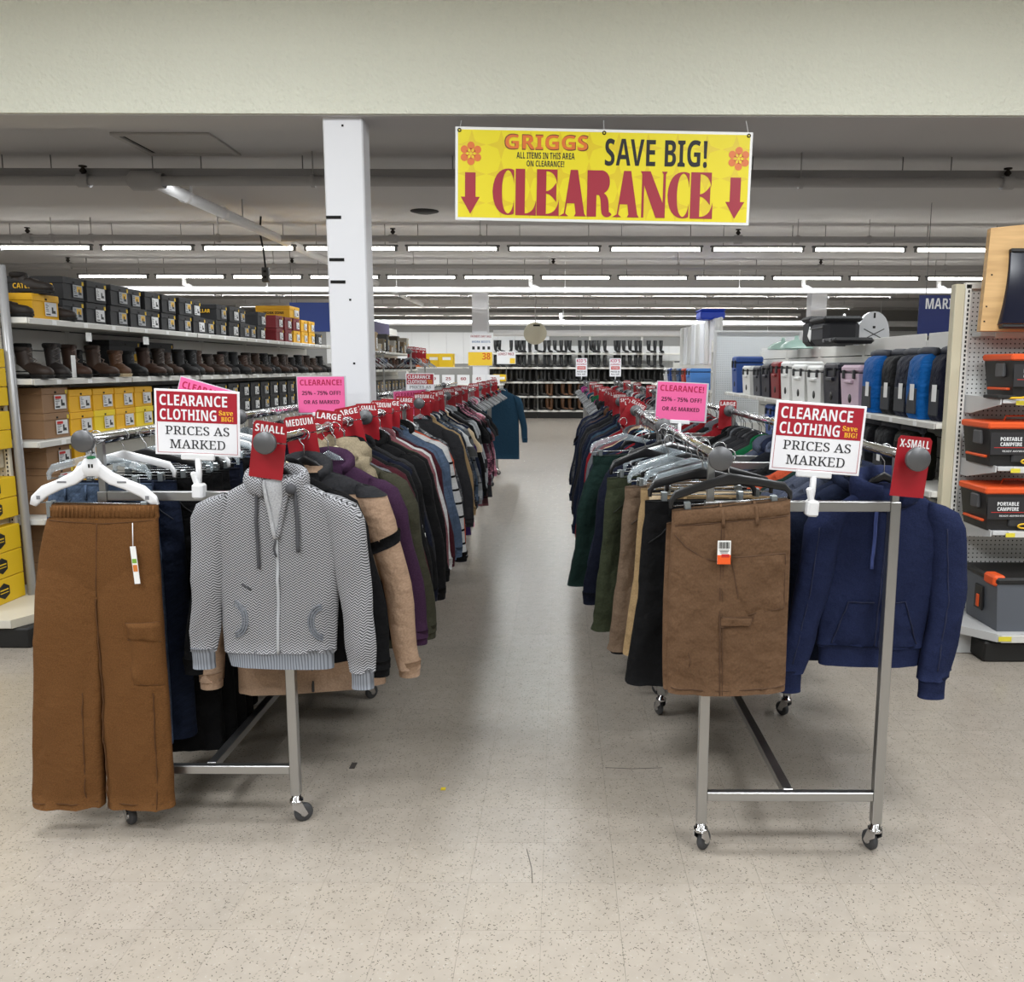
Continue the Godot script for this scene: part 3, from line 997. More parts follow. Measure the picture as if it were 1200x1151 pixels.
	for i in 6:
		for tier in 2:
			if i == 5 and tier == 1: continue
			var c: Color = [BOXMAROON, BOXMAROON, BOXYELLOW, BOXYELLOW, BOXYELLOW, BOXBLACK][i] if tier == 0 or i != 2 else BOXMAROON
			shoe_box(Vector3(-3.30, y0 + tier * 0.15, -10.25 - i * 0.33), Vector3(0.36, 0.145, 0.27), c, "%s shoe box, %s tier, %s coloured one on the top shoe shelf" % [{BOXMAROON: "maroon", BOXYELLOW: "yellow", BOXBLACK: "black"}[c], ["lower", "upper"][tier], ORD[i + 1]], "coloured shoe boxes on the top shelf", 0)
	t = shoe_box(Vector3(-3.30, y0 + 0.30, -10.85), Vector3(0.42, 0.14, 0.4), BOXYELLOW, "black-lidded yellow box lettered in black, third tier on the top shoe shelf", "", 0)
	letters(t, "WORK ZONE", "bold", Vector3(-0.2, 0.055, 0.2005), 0.03, 0.25, M("badge black")).name = "print"
	# boots on the second shelf
	var browns := [Color(0.17, 0.12, 0.09), Color(0.12, 0.09, 0.08), Color(0.24, 0.15, 0.10), Color(0.22, 0.14, 0.09), Color(0.33, 0.21, 0.12), Color(0.07, 0.07, 0.075), Color(0.08, 0.07, 0.07), Color(0.10, 0.09, 0.09)]
	d = 5.46
	n = 0
	while d < 12.3:
		n += 1
		var c: Color = browns[n - 1] if n <= 6 else [browns[6], browns[2], browns[3], browns[5], browns[0]][(n * 3) % 5]
		boot(Vector3(-3.40 + 0.02 * (n % 3), 1.522, -d), [0, 1, 0, 0, 0, 1, 1, 0][n % 8], c, "%s work boot, %s from the front on the boot shelf" % ["brown" if c.r > 0.14 else "black", ORD[n]], "work boots on the boot shelf", -0.45 + 0.3 * sin(n * 2.1), Color(0.75, 0.68, 0.55) if n == 5 else Color(0.06, 0.055, 0.05))
		d += 0.215 if n > 5 else 0.27
	# boots that stand behind the front ones
	for i in 9: boot(Vector3(-3.56, 1.522, -5.75 - i * 0.61), i % 2, browns[5 + i % 3], "dark boot in the second rank of the boot shelf, %s from the front" % ORD[i + 1], "boots in the back rank", -0.3)
	for i in 2: shoe_box(Vector3(-3.50, 1.522, -6.98 - i * 0.62), Vector3(0.16, 0.28, 0.5), BOXBLACK, "upright black box standing behind the boots, %s from the front" % ORD[i + 1], "display boxes behind the boots", 1)
	for q in [[-3.30, 1.62, -5.86, 0.05, 0.15], [-3.27, 1.80, -6.02, 0.07, 0.06], [-3.27, 1.80, -6.85, 0.09, 0.06]]:
		solo("price_card", slab(Vector3(q[0], q[1] if q[1] > 1.7 else 1.522 + q[4] / 2, q[2]), Vector3(0.003, q[4], q[3])), M("price card"), "white price card %s on the boot shelf" % ["standing between two front brown boots", "hung from the shelf above, nearer one", "hung from the shelf above, farther one"][0 if q[4] > 0.1 else (1 if q[2] > -6.5 else 2)], "price card")
	# third shelf
	for tier in 2:
		var tn: String = ["lower", "upper"][tier]
		shoe_box(Vector3(-3.30, 1.132 + tier * 0.165, -5.62), Vector3(0.44, 0.163, 0.29), KRAFT, "brown kraft shoe box, %s one of two at the front of the third shelf" % tn, "kraft boxes on the third shelf", 2, Color(0.85, 0.75, 0.2))
		for i in 4: shoe_box(Vector3(-3.30, 1.132 + tier * 0.155, -5.92 - i * 0.30), Vector3(0.36, 0.153, 0.285), [BOXYELLOW, Color(0.92, 0.80, 0.14)][i % 2 if tier == 0 else 0], "yellow shoe box, %s tier, %s from the front on the third shelf" % [tn, ORD[i + 1]], "yellow boxes on the third shelf", 0, Color(0, 0, 0, 0))
		for i in 17:
			var c := BOXBLACK if i < 15 else BOXMAROON
			shoe_box(Vector3(-3.30, 1.132 + tier * 0.15, -7.15 - i * 0.312), Vector3(0.36, 0.148, 0.265), c, "%s shoe box behind the racks, %s tier, %s along the third shelf" % ["black" if i < 15 else "maroon", tn, ORD[i + 1]], "black boxes on the third shelf", [0, 0, 1][i % 3])
	for tier in 3:
		shoe_box(Vector3(-3.30, 0.642 + tier * 0.15, -5.62), Vector3(0.44, 0.148, 0.29), KRAFT, "brown kraft shoe box, %s of three at the front of the fourth shelf" % ["lowest", "middle", "topmost"][tier], "kraft boxes on the fourth shelf", 2, Color(0.85, 0.75, 0.2))
		shoe_box(Vector3(-3.30, 0.642 + tier * 0.15, -5.94), Vector3(0.44, 0.148, 0.29), BOXYELLOW, "yellow shoe box, %s of three beside the kraft boxes on the fourth shelf" % ["lowest", "middle", "topmost"][tier], "yellow boxes on the fourth shelf", 0)
		shoe_box(Vector3(-3.24, 0.172 + tier * 0.15, -5.62), Vector3(0.44, 0.148, 0.29), KRAFT, "brown kraft shoe box, %s of three on the bottom deck" % ["lowest", "middle", "topmost"][tier], "kraft boxes on the deck", 2, Color(0.85, 0.75, 0.2))
	# the next shelving run behind the column
	for b in 4: shelf_bay(xf, 1.0, 14.6 + b * 1.3, 15.9 + b * 1.3, [0.64, 1.13, 1.55, 1.88], 2.4, "white boot shelving bay beyond the column, %s from the front" % ORD[b + 1], "slat")
	for i in 14: boot(Vector3(-3.38, 1.552, -14.9 - i * 0.33), i % 2, [Color(0.25, 0.14, 0.09), Color(0.12, 0.09, 0.08), Color(0.3, 0.17, 0.10)][i % 3], "brown boot on the far shelving beyond the column, %s from the front" % ORD[i + 1], "boots on the far shelving", 0.2 * sin(i))
	for i in 12:
		shoe_box(Vector3(-3.30, 1.882, -14.9 - i * 0.36), Vector3(0.34, 0.14 + 0.1 * (i % 3), 0.22), [Color(0.3, 0.26, 0.2), Color(0.12, 0.11, 0.1), Color(0.5, 0.42, 0.32), Color(0.62, 0.6, 0.56)][i % 4], "box on the far top shelf beyond the column, %s from the front" % ORD[i + 1], "boxes on the far shelving", i % 2)
		shoe_box(Vector3(-3.30, 1.132, -14.9 - i * 0.36), Vector3(0.34, 0.2, 0.26), [BOXBLACK, Color(0.34, 0.3, 0.26)][i % 2], "box on the far lower shelf beyond the column, %s from the front" % ORD[i + 1], "boxes on the far shelving", 1)
	solo("brand_panel", slab(Vector3(-3.62, 2.25, -15.2), Vector3(0.04, 0.4, 1.1), 0.005), M("dark panel", rgb(40, 30, 24), 0.7), "dark display panel above the far boot shelving", "sign")
	solo("wall_banner", slab(Vector3(-3.6, 2.3, -17.5), Vector3(0.03, 0.36, 1.6), 0.004), M("purple panel", rgb(96, 88, 128), 0.7), "purple banner above the far boot shelving", "banner")
	# hanging blue sign behind the shoe boxes
	var sg := thing("hanging_sign", Vector3(-3.95, 2.39, -14.0), "plain blue hanging sign behind the shoe boxes", "sign")
	part("board", slab(Vector3(0, 0, 0), Vector3(0.78, 0.46, 0.012), 0.003), M("sign blue", rgb(34, 62, 140), 0.5), sg)
	for s in [-0.35, 0.35]:
		var c := begin()
		tube(c, [Vector3(s, 0.23, 0), Vector3(s, 1.06, 0)], 0.004, 5)
		part("hanging_wire", c, M("holder grey", rgb(120, 120, 120), 0.6), sg)

# ================================================================ camping goods shelving
func cooler(p: Vector3, s: Vector3, col: Color, label: String, lid := Color(0, 0, 0, 0)) -> void:   # end towards -x
	var t := thing("cooler", p, label, "cooler", "hard coolers on the shelf")
	var m := M("cooler " + col.to_html(false), col, 0.45)
	var st := begin()
	loft_box(st, s.x, s.z, s.y * 0.80, 0.90)
	part("body", st, m, t)
	part("lid", slab(Vector3(0, s.y * 0.90, 0), Vector3(s.x, s.y * 0.18, s.z), 0.02), m if lid.a == 0.0 else M("cooler " + lid.to_html(false), lid, 0.45), t)
	part("gasket", slab(Vector3(0, s.y * 0.805, 0), Vector3(s.x * 0.96, 0.014, s.z * 0.96)), M("black rubber", rgb(26, 26, 26), 0.7), t)
	for k in [-1, 1]:
		part("latch", slab(Vector3(-s.x / 2 - 0.006, s.y * 0.78, k * s.z * 0.28), Vector3(0.018, s.y * 0.2, 0.035), 0.005), M("latch rubber", rgb(48, 48, 50), 0.6), t)
	part("handle", slab(Vector3(-s.x / 2 - 0.004, s.y * 0.62, 0), Vector3(0.026, 0.026, s.z * 0.4), 0.006), m, t)
	var bd := begin(true)
	lathe(bd, [Vector2(0, 0.004), Vector2(0.034, 0.004), Vector2(0.036, 0)], 16, Vector3.ZERO, 2)
	part("badge", bd, M("badge black", rgb(22, 20, 18), 0.6), t, Transform3D(Basis(Vector3.UP, -PI / 2), Vector3(-s.x * 0.463, s.y * 0.24, 0)))

func loft_box(st: SurfaceTool, w: float, dp: float, h: float, taper: float) -> void:      # a tub that narrows downwards
	var q := []
	for lv in [[0.0, taper], [h, 1.0]]:
		for c in [[-1, -1], [1, -1], [1, 1], [-1, 1]]: q.append(Vector3(c[0] * w / 2 * lv[1], lv[0], c[1] * dp / 2 * lv[1]))
	for i in 4:
		var j := (i + 1) % 4
		var o: Vector3 = (q[i] as Vector3) + (q[j] as Vector3)
		o.y = 0
		quad(st, q[i], q[j], q[4 + j], q[4 + i], o)
	quad(st, q[0], q[1], q[2], q[3], Vector3.DOWN)
	quad(st, q[4], q[5], q[6], q[7], Vector3.UP)

func dry_bag(p: Vector3, w: float, h: float, col: Color, label: String) -> void:
	var t := thing("roll_top_pack", p, label, "backpack", "roll-top packs on the shelf", -PI / 2)
	var rows := []
	for q in [[1.06, 0.51, 0.015], [1.02, 0.51, 0.03], [0.98, 0.5, 0.075], [0.9, 0.5, 0.098], [0.75, 0.5, 0.105], [0.5, 0.5, 0.11], [0.3, 0.5, 0.11], [0.06, 0.49, 0.105], [0.0, 0.46, 0.09]]:
		rows.append([Vector3(0, q[0] * h * 0.86, 0), w * q[1], q[2], 5.0, 0.008])
	var st := begin(true)
	cloth(st, rows, 24, p.z, true)
	part("body", st, fabric(col, "weave", 0.6), t)
	var g := M("pack grey", rgb(66, 68, 76), 0.65)
	st = begin(true)
	tube(st, [Vector3(-w * 0.54, h * 0.90, 0.015), Vector3(-w * 0.2, h * 0.915, 0.02), Vector3(w * 0.2, h * 0.91, 0.02), Vector3(w * 0.55, h * 0.90, 0.015)], 0.026, 8)
	part("roll_top", st, g, t)
	for s in [-1, 1]:
		st = begin(true)
		tube(st, [Vector3(s * w * 0.49, h * 0.9, 0.0), Vector3(s * w * 0.53, h * 0.7, 0.02), Vector3(s * w * 0.51, h * 0.45, 0.03)], 0.008, 5)
		part("side_strap", st, g, t)
	part("pocket", slab(Vector3(0, h * 0.24, 0.106), Vector3(w * 0.62, h * 0.34, 0.012), 0.004), M("pack pocket", rgb(40, 42, 48), 0.6), t)
	part("swing_tag", slab(Vector3(w * 0.1, h * 0.36, 0.116), Vector3(0.06, 0.1, 0.002)), M("price card"), t)

func fire_kit(p: Vector3, label: String) -> void:
	var t := thing("campfire_kit", p, label, "campfire kit", "portable campfire kits", 0.0)
	var black := M("kit black", rgb(26, 25, 26), 0.45)
	var orange := M("kit orange", rgb(222, 84, 30), 0.5)
	var st := begin()
	loft_box(st, 0.46, 0.30, 0.20, 0.90)
	part("body", st, black, t)
	part("lid", slab(Vector3(0, 0.218, 0), Vector3(0.48, 0.036, 0.32), 0.008), orange, t)
	st = begin(true)
	tube(st, [Vector3(-0.08, 0.232, 0.0), Vector3(-0.07, 0.262, 0.0), Vector3(0.07, 0.262, 0.0), Vector3(0.08, 0.232, 0.0)], 0.005, 6)
	part("handle", st, orange, t)
	part("side_latch", slab(Vector3(-0.228, 0.15, 0.03), Vector3(0.02, 0.075, 0.09), 0.006), M("latch grey", rgb(78, 78, 80), 0.5), t)
	part("base_trim", slab(Vector3(-0.218, 0.05, 0), Vector3(0.02, 0.014, 0.22), 0.004), orange, t)
	part("front_bay", slab(Vector3(-0.02, 0.05, 0.142), Vector3(0.16, 0.055, 0.02), 0.006), M("latch black", rgb(46, 46, 48), 0.5), t)
	var lx := Transform3D(Basis(Vector3.RIGHT, -0.06), Vector3(-0.055, 0.125, 0.1505))
	var lb := part("label", slab(Vector3.ZERO, Vector3(0.33, 0.125, 0.003), 0.001), M("label black", rgb(34, 32, 34), 0.5), t, lx)
	var white := M("print white", rgb(226, 226, 226), 0.6)
	letters(lb, "PORTABLE", "bold", Vector3(-0.055, 0.022, 0.002), 0.02, 0.115, white)
	letters(lb, "CAMPFIRE", "bold", Vector3(-0.055, -0.006, 0.002), 0.02, 0.115, white)
	part("red_line", slab(Vector3(-0.01, -0.024, 0.002), Vector3(0.27, 0.003, 0.001)), M("print red", rgb(196, 40, 34), 0.6), lb)
	letters(lb, "READY ANYWHERE", "regular", Vector3(-0.03, -0.043, 0.002), 0.009, 0.14, white)
	part("print_panel", slab(Vector3(0.085, 0.025, 0.002), Vector3(0.05, 0.035, 0.001)), M("flame print", rgb(206, 150, 120), 0.6), lb)
	st = begin(true)
	var ring := []
	for i in 13: ring.append(Vector3(-0.02, 0.028, 0.165) + Vector3(cos(TAU * i / 12) * 0.036, sin(TAU * i / 12) * 0.012, 0))
	tube(st, ring, 0.005, 6, false)
	part("carabiner", st, M("carabiner yellow", rgb(232, 186, 40), 0.4), t)

func build_right_gondola() -> void:
	var xf := 2.2
	for b in 5: shelf_bay(xf, -1.0, 4.98 + b * 1.285, 4.98 + (b + 1) * 1.285, [0.62, 0.88, 1.285], 1.80, "grey shelving bay of coolers and packs, %s from the front" % ORD[b + 1], "slat", 0.45)
	# end cap facing the camera
	var e := thing("end_shelf", Vector3(2.305, 0, -4.93), "tall pegboard end shelf holding the orange-lidded campfire kits", "shelving")
	part("post", slab(Vector3(-0.045, 1.11, -0.02), Vector3(0.055, 1.92, 0.06), 0.004), M("cream post", rgb(206, 198, 172), 0.5), e)
	part("slotted_strip", slab(Vector3(0.0, 1.11, 0.0), Vector3(0.034, 1.92, 0.03), 0.003), M("white shelf enamel", rgb(222, 220, 214), 0.4), e)
	var holes := begin()
	for i in 74: box(holes, Vector3(0.0, 0.2 + i * 0.0254, 0.0155), Vector3(0.009, 0.015, 0.003))
	part("slots", holes, M("gap dark"), e).set_meta("kind", "stuff")
	part("pegboard", slab(Vector3(0.66, 1.11, -0.01), Vector3(1.28, 1.88, 0.012)), peg_mat("white pegboard", rgb(214, 214, 212)), e)
	part("top_rail", slab(Vector3(0.64, 2.06, 0.0), Vector3(1.32, 0.035, 0.03), 0.003), M("white shelf enamel"), e)
	var enamel := M("grey shelf enamel", rgb(196, 196, 196), 0.4)
	for y in [0.73, 1.08, 1.44, 1.80]:
		var dp := 0.40 if y < 1.7 else 0.10
		part("shelf", slab(Vector3(0.66, y - 0.012, dp / 2), Vector3(1.24, 0.024, dp), 0.003), enamel, e)
		part("price_rail", slab(Vector3(0.70, y - 0.018, dp + 0.004), Vector3(1.16, 0.032, 0.008), 0.002), M("price rail", rgb(206, 204, 198), 0.3), e)
		if y < 1.7:
			var br := begin()
			X = Transform3D(Basis(Vector3.UP, PI / 2), Vector3(0.03, 0, 0))
			prism(br, PackedVector2Array([Vector2(0, y + 0.01), Vector2(-0.40, y + 0.004), Vector2(-0.40, y - 0.03), Vector2(-0.08, y - 0.09), Vector2(0, y - 0.09)]), -0.003, 0.003)
			X = Transform3D()
			part("bracket", br, enamel, e)
			part("price_tag", slab(Vector3(0.13, y - 0.02, 0.409), Vector3(0.05, 0.022, 0.002)), M("yellow tag", rgb(222, 206, 60), 0.5), e)
	var dk := begin()
	X = Transform3D(Basis(Vector3.RIGHT, PI / 2), Vector3(0, 0.17, 0))
	prism(dk, PackedVector2Array([Vector2(-0.08, -0.03), Vector2(1.3, -0.03), Vector2(1.3, 0.45), Vector2(0.08, 0.45), Vector2(-0.05, 0.30)]), 0.0, 0.045)
	X = Transform3D()
	part("deck", dk, enamel, e)
	part("deck_edge", slab(Vector3(0.70, 0.142, 0.453), Vector3(1.2, 0.04, 0.006), 0.002), M("price rail"), e)
	part("base_frame", slab(Vector3(-0.02, 0.06, 0.12), Vector3(0.12, 0.118, 0.30), 0.004), enamel, e)
	part("kick_plate", slab(Vector3(0.66, 0.058, 0.2), Vector3(1.26, 0.114, 0.44), 0.01), M("black kick", rgb(22, 21, 20), 0.6), e)
	part("price_tag", slab(Vector3(0.12, 0.145, 0.458), Vector3(0.07, 0.026, 0.002)), M("yellow tag"), e)
	fire_kit(Vector3(2.615, 1.441, -4.69), "orange-lidded portable campfire kit on the uppermost kit shelf")
	fire_kit(Vector3(2.52, 1.081, -4.69), "orange-lidded portable campfire kit on the middle kit shelf")
	fire_kit(Vector3(2.53, 0.731, -4.69), "orange-lidded portable campfire kit with kraft tag on the lowest kit shelf")
	var tg := thing("swing_tag", Vector3(2.69, 0.84, -4.515), "kraft paper tag hanging in front of the lowest campfire kit", "tag")
	part("card", slab(Vector3(0, -0.02, 0), Vector3(0.075, 0.115, 0.003), 0.001), M("kraft tag", rgb(170, 126, 88), 0.8), tg)
	part("flame_print", slab(Vector3(0, -0.01, 0.002), Vector3(0.02, 0.026, 0.001)), M("badge black", rgb(22, 20, 18), 0.6), tg)
	var cs := begin()
	tube(cs, [Vector3(0, 0.035, 0), Vector3(0.004, 0.12, 0.0), Vector3(-0.02, 0.155, -0.02)], 0.0025, 5)
	part("string", cs, M("print white", rgb(226, 226, 226), 0.6), tg)
	var fl := thing("shelf_strap", Vector3(2.39, 1.441, -4.66), "yellow cord clip beside black strap on the uppermost kit shelf", "strap")
	cs = begin()
	tube(cs, [Vector3(0.16, 0.06, 0.14), Vector3(0.12, 0.02, 0.17), Vector3(0.03, 0.006, 0.16), Vector3(-0.02, 0.005, 0.13)], 0.006, 6)
	part("cord", cs, M("carabiner yellow"), fl)
	part("strap", slab(Vector3(-0.03, 0.01, 0.06), Vector3(0.10, 0.018, 0.16), 0.004), M("black rubber"), fl)
	# storage bin on the deck
	var b := thing("storage_bin", Vector3(2.68, 0.171, -4.70), "slate grey storage bin with black lid and orange corner latch", "storage bin")
	var st := begin()
	loft_box(st, 0.60, 0.38, 0.27, 0.92)
	part("body", st, M("bin slate", rgb(88, 92, 100), 0.5), b)
	part("lid", slab(Vector3(0, 0.285, 0), Vector3(0.62, 0.04, 0.40), 0.012), M("kit black"), b)
	part("latch", slab(Vector3(-0.285, 0.285, 0.13), Vector3(0.07, 0.06, 0.12), 0.012), M("kit orange"), b)
	part("side_handle", slab(Vector3(-0.298, 0.15, 0), Vector3(0.014, 0.14, 0.09), 0.004), M("kit black"), b)
	part("side_clip", slab(Vector3(-0.306, 0.13, 0.0), Vector3(0.008, 0.07, 0.03), 0.003), M("kit orange"), b)
	# wooden display with a dark screen
	var w := thing("screen_display", Vector3(2.70, 1.80, -4.72), "blank dark screen mounted on a leaning blond wood board", "display")
	w.rotation.x = -0.10
	st = begin()
	prism(st, PackedVector2Array([Vector2(-0.42, 0.0), Vector2(-0.375, 0.55), Vector2(0.1, 0.60), Vector2(0.6, 0.58), Vector2(0.6, 0.0)]), -0.02, 0.02)
	var wood := M("blond plywood", rgb(212, 172, 118), 0.5)
	wood.albedo_texture = noise_tex(0.02, Color(0.86, 0.84, 0.8), Color(1, 1, 1), 256, 3, false, 0.0, 31)
	wood.uv1_scale = Vector3(0.4, 4.0, 1.0)
	part("board", st, wood, w)
	st = begin(true)
	var lastp := []
	for i in 9:
		var v := i / 8.0
		lastp.append(Vector3(lerpf(-0.275, -0.33, pow(v, 2.0)), lerpf(0.42, 0.03, v), 0.045 + 0.05 * pow(v, 2.5)))
	for i in 8:
		var a: Vector3 = lastp[i]
		var c: Vector3 = lastp[i + 1]
		quad(st, a, Vector3(0.6, a.y, a.z), Vector3(0.6, c.y, c.z), c, Vector3(0, 0, 1))
		quad(st, a, c, Vector3(c.x, c.y, 0.02), Vector3(a.x, a.y, 0.02), Vector3(-1, 0, 0))
	part("screen", st, M("screen dark", rgb(16, 20, 40), 0.22), w)
	part("screen_bezel", slab(Vector3(0.16, 0.425, 0.04), Vector3(0.88, 0.02, 0.03), 0.004), M("kit black"), w)
	part("lip", slab(Vector3(0.13, 0.014, 0.085), Vector3(0.95, 0.02, 0.05), 0.005), M("kit black"), w)
	for q in [[-0.39, 0.13], [-0.40, 0.05], [-0.365, 0.3]]: part("screw", slab(Vector3(q[0], q[1], 0.021), Vector3(0.008, 0.008, 0.003)), M("gap dark"), w)
	# coolers
	var blues := {"blue": Color(0.11, 0.27, 0.55), "white": Color(0.90, 0.90, 0.89), "grey": Color(0.25, 0.26, 0.29), "dark navy": Color(0.09, 0.09, 0.15), "red": Color(0.50, 0.05, 0.07), "pale pink": Color(0.80, 0.70, 0.76), "black": Color(0.08, 0.08, 0.085)}
	var list := [["blue", 11.0, 0.30, 0.46], ["white", 10.3, 0.42, 0.34], ["grey", 9.76, 0.34, 0.34], ["dark navy", 9.34, 0.36, 0.36], ["red", 8.93, 0.34, 0.38], ["white", 8.52, 0.34, 0.38], ["white", 8.06, 0.44, 0.35], ["white", 7.56, 0.42, 0.34], ["dark navy", 7.08, 0.40, 0.36], ["pale pink", 6.62, 0.42, 0.34]]
	var i := 0
	for q in list:
		i += 1
		cooler(Vector3(2.40, 1.287, -q[1]), Vector3(0.34, q[3], q[2]), blues[q[0]], "%s hard cooler, %s from the far end of the cooler shelf" % [q[0], ORD[i]])
	for q in [["blue", 9.2], ["white", 8.75], ["grey", 8.3], ["dark navy", 7.9]]:
		cooler(Vector3(2.42, 0.882, -q[1]), Vector3(0.34, 0.33, 0.36), blues[q[0]], "%s cooler on the shelf below, half hidden behind the hangers" % q[0])
	for q in [[6.16, 0.34, "blue", Color(0.05, 0.36, 0.66)], [5.88, 0.30, "black", Color(0.10, 0.10, 0.11)], [5.62, 0.34, "navy", Color(0.08, 0.10, 0.18)], [5.37, 0.26, "bright blue", Color(0.06, 0.36, 0.64)], [5.13, 0.24, "dark navy", Color(0.09, 0.10, 0.17)]]:
		dry_bag(Vector3(2.33 + 0.02 * sin(q[0] * 9.0), 1.287, -q[0]), q[1] * 0.82, 0.46, q[3], "%s roll-top pack with grey top on the shelf beside the cream post" % q[2])
	for q in [[6.3, "black"], [5.95, "dark grey"], [5.6, "dark olive"]]:
		dry_bag(Vector3(2.34, 0.882, -q[0]), 0.28, 0.36, Color(0.09, 0.095, 0.11) if q[1] != "dark olive" else Color(0.10, 0.10, 0.07), "%s soft pack on the shelf beneath the roll-top packs" % q[1])
	# things on top of the run
	var bag := thing("soft_cooler", Vector3(2.45, 1.80, -8.1), "black soft cooler bag with white diamond tag on top of shelving", "cooler bag")
	part("body", slab(Vector3(0, 0.12, 0), Vector3(0.3, 0.24, 0.26), 0.04), M("soft black", rgb(30, 30, 32), 0.7), bag)
	part("flap", slab(Vector3(0, 0.245, 0), Vector3(0.32, 0.05, 0.28), 0.02), M("soft black"), bag)
	part("tag", slab(Vector3(-0.152, 0.17, 0.06), Vector3(0.004, 0.1, 0.1)), M("price card"), bag).rotation.x = 0.6
	bag = thing("soft_cooler", Vector3(2.45, 1.80, -7.72), "wide black soft cooler bag next to the diamond-tagged one", "cooler bag")
	part("body", slab(Vector3(0, 0.11, 0), Vector3(0.32, 0.22, 0.44), 0.05), M("soft charcoal", rgb(44, 44, 48), 0.7), bag)
	part("flap", slab(Vector3(0, 0.22, 0), Vector3(0.34, 0.05, 0.46), 0.02), M("soft black"), bag)
	part("piping", slab(Vector3(-0.166, 0.15, 0), Vector3(0.008, 0.012, 0.38), 0.003), M("latch grey", rgb(78, 78, 80), 0.5), bag)
	bag = thing("flat_bag", Vector3(2.42, 1.80, -7.27), "flat black bag lying before the white paddle board", "bag")
	part("body", slab(Vector3(0, 0.025, 0), Vector3(0.34, 0.05, 0.34), 0.022), M("soft black"), bag)
	for s in [-0.1, 0.08]: part("buckle", slab(Vector3(-0.17, 0.03, s), Vector3(0.012, 0.03, 0.06), 0.004), M("latch grey"), bag)
	var pb := thing("paddle_board", Vector3(2.78, 1.80, -7.70), "white rounded paddle board tip standing above the shelving", "paddle board")
	pb.scale = Vector3(1.12, 1.02, 1.0)
	var oval := PackedVector2Array([Vector2(-0.13, 0.0), Vector2(0.13, 0.0)])
	for a in 13: oval.append(Vector2(cos(PI * a / 12.0) * 0.125, 0.06 + pow(sin(PI * a / 12.0), 0.8) * 0.23))
	st = begin()
	prism(st, oval, -0.03, 0.03)
	part("board", st, M("board white", rgb(232, 234, 238), 0.35), pb)
	part("grip", slab(Vector3(0, 0.255, 0.032), Vector3(0.014, 0.045, 0.004)), M("badge black"), pb)
	for s in [-1, 1]:
		st = begin()
		tube(st, [Vector3(-0.08 * s, 0.05, 0.032), Vector3(0.08 * s, 0.14, 0.032)], 0.005, 4)
		part("cord", st, M("latch grey"), pb)
	part("logo", slab(Vector3(0, 0.155, 0.031), Vector3(0.02, 0.02, 0.003)), M("badge black"), pb)
	var pd := thing("kayak_paddle", Vector3(2.60, 1.80, -8.05), "dark paddle blade standing just behind the white paddle board", "paddle")
	st = begin()
	prism(st, PackedVector2Array([Vector2(-0.07, 0), Vector2(0.07, 0), Vector2(0.075, 0.15), Vector2(0.04, 0.26), Vector2(-0.04, 0.26), Vector2(-0.075, 0.15)]), -0.01, 0.01)
	part("blade", st, M("soft charcoal"), pd)
	for k in 2:
		var gl := thing("glass_cloche", Vector3(2.48, 1.80, -9.6 + 0.55 * k), "pale green glass cover on top of shelving, %s of two" % ["farther", "nearer"][k], "glass cover")
		st = begin(true)
		lathe(st, [Vector2(0.17, 0.0), Vector2(0.16, 0.03), Vector2(0.11, 0.07), Vector2(0.03, 0.09), Vector2(0.02, 0.11), Vector2(0.025, 0.13), Vector2(0, 0.135)], 18)
		part("cover", st, M("green glass", rgb(150, 176, 166), 0.2), gl)
	# perforated panel at the far end of the run
	var pp := thing("panel_stand", Vector3(2.7, 0, -11.78), "pale perforated metal panel closing the far end of the cooler shelving", "panel")
	part("perforated_sheet", slab(Vector3(0, 1.05, 0), Vector3(1.14, 2.05, 0.012)), peg_mat("grey pegboard", rgb(224, 228, 230)), pp)
	for s in [-1, 1]: part("upright", slab(Vector3(s * 0.58, 1.04, 0), Vector3(0.04, 2.08, 0.04), 0.003), M("grey shelf enamel"), pp)
	part("top_rail", slab(Vector3(0, 2.085, 0), Vector3(1.2, 0.025, 0.04), 0.003), M("grey shelf enamel"), pp)
	# hanging sign
	var sg := thing("hanging_sign", Vector3(4.75, 2.2, -10.0), "blue hanging department sign lettered MARINE in white", "sign")
	part("board", slab(Vector3.ZERO, Vector3(1.25, 0.46, 0.014), 0.003), M("sign blue deep", rgb(17, 34, 96), 0.45), sg)
	letters(sg, "MARINE", "bold", Vector3(-0.315, 0.135, 0.008), 0.12, 0.47, M("print white"))
	for s in [-0.55, 0.55]:
		st = begin()
		tube(st, [Vector3(s, 0.23, 0), Vector3(s, 1.25, 0)], 0.004, 5)
		part("hanging_wire", st, M("holder grey"), sg)

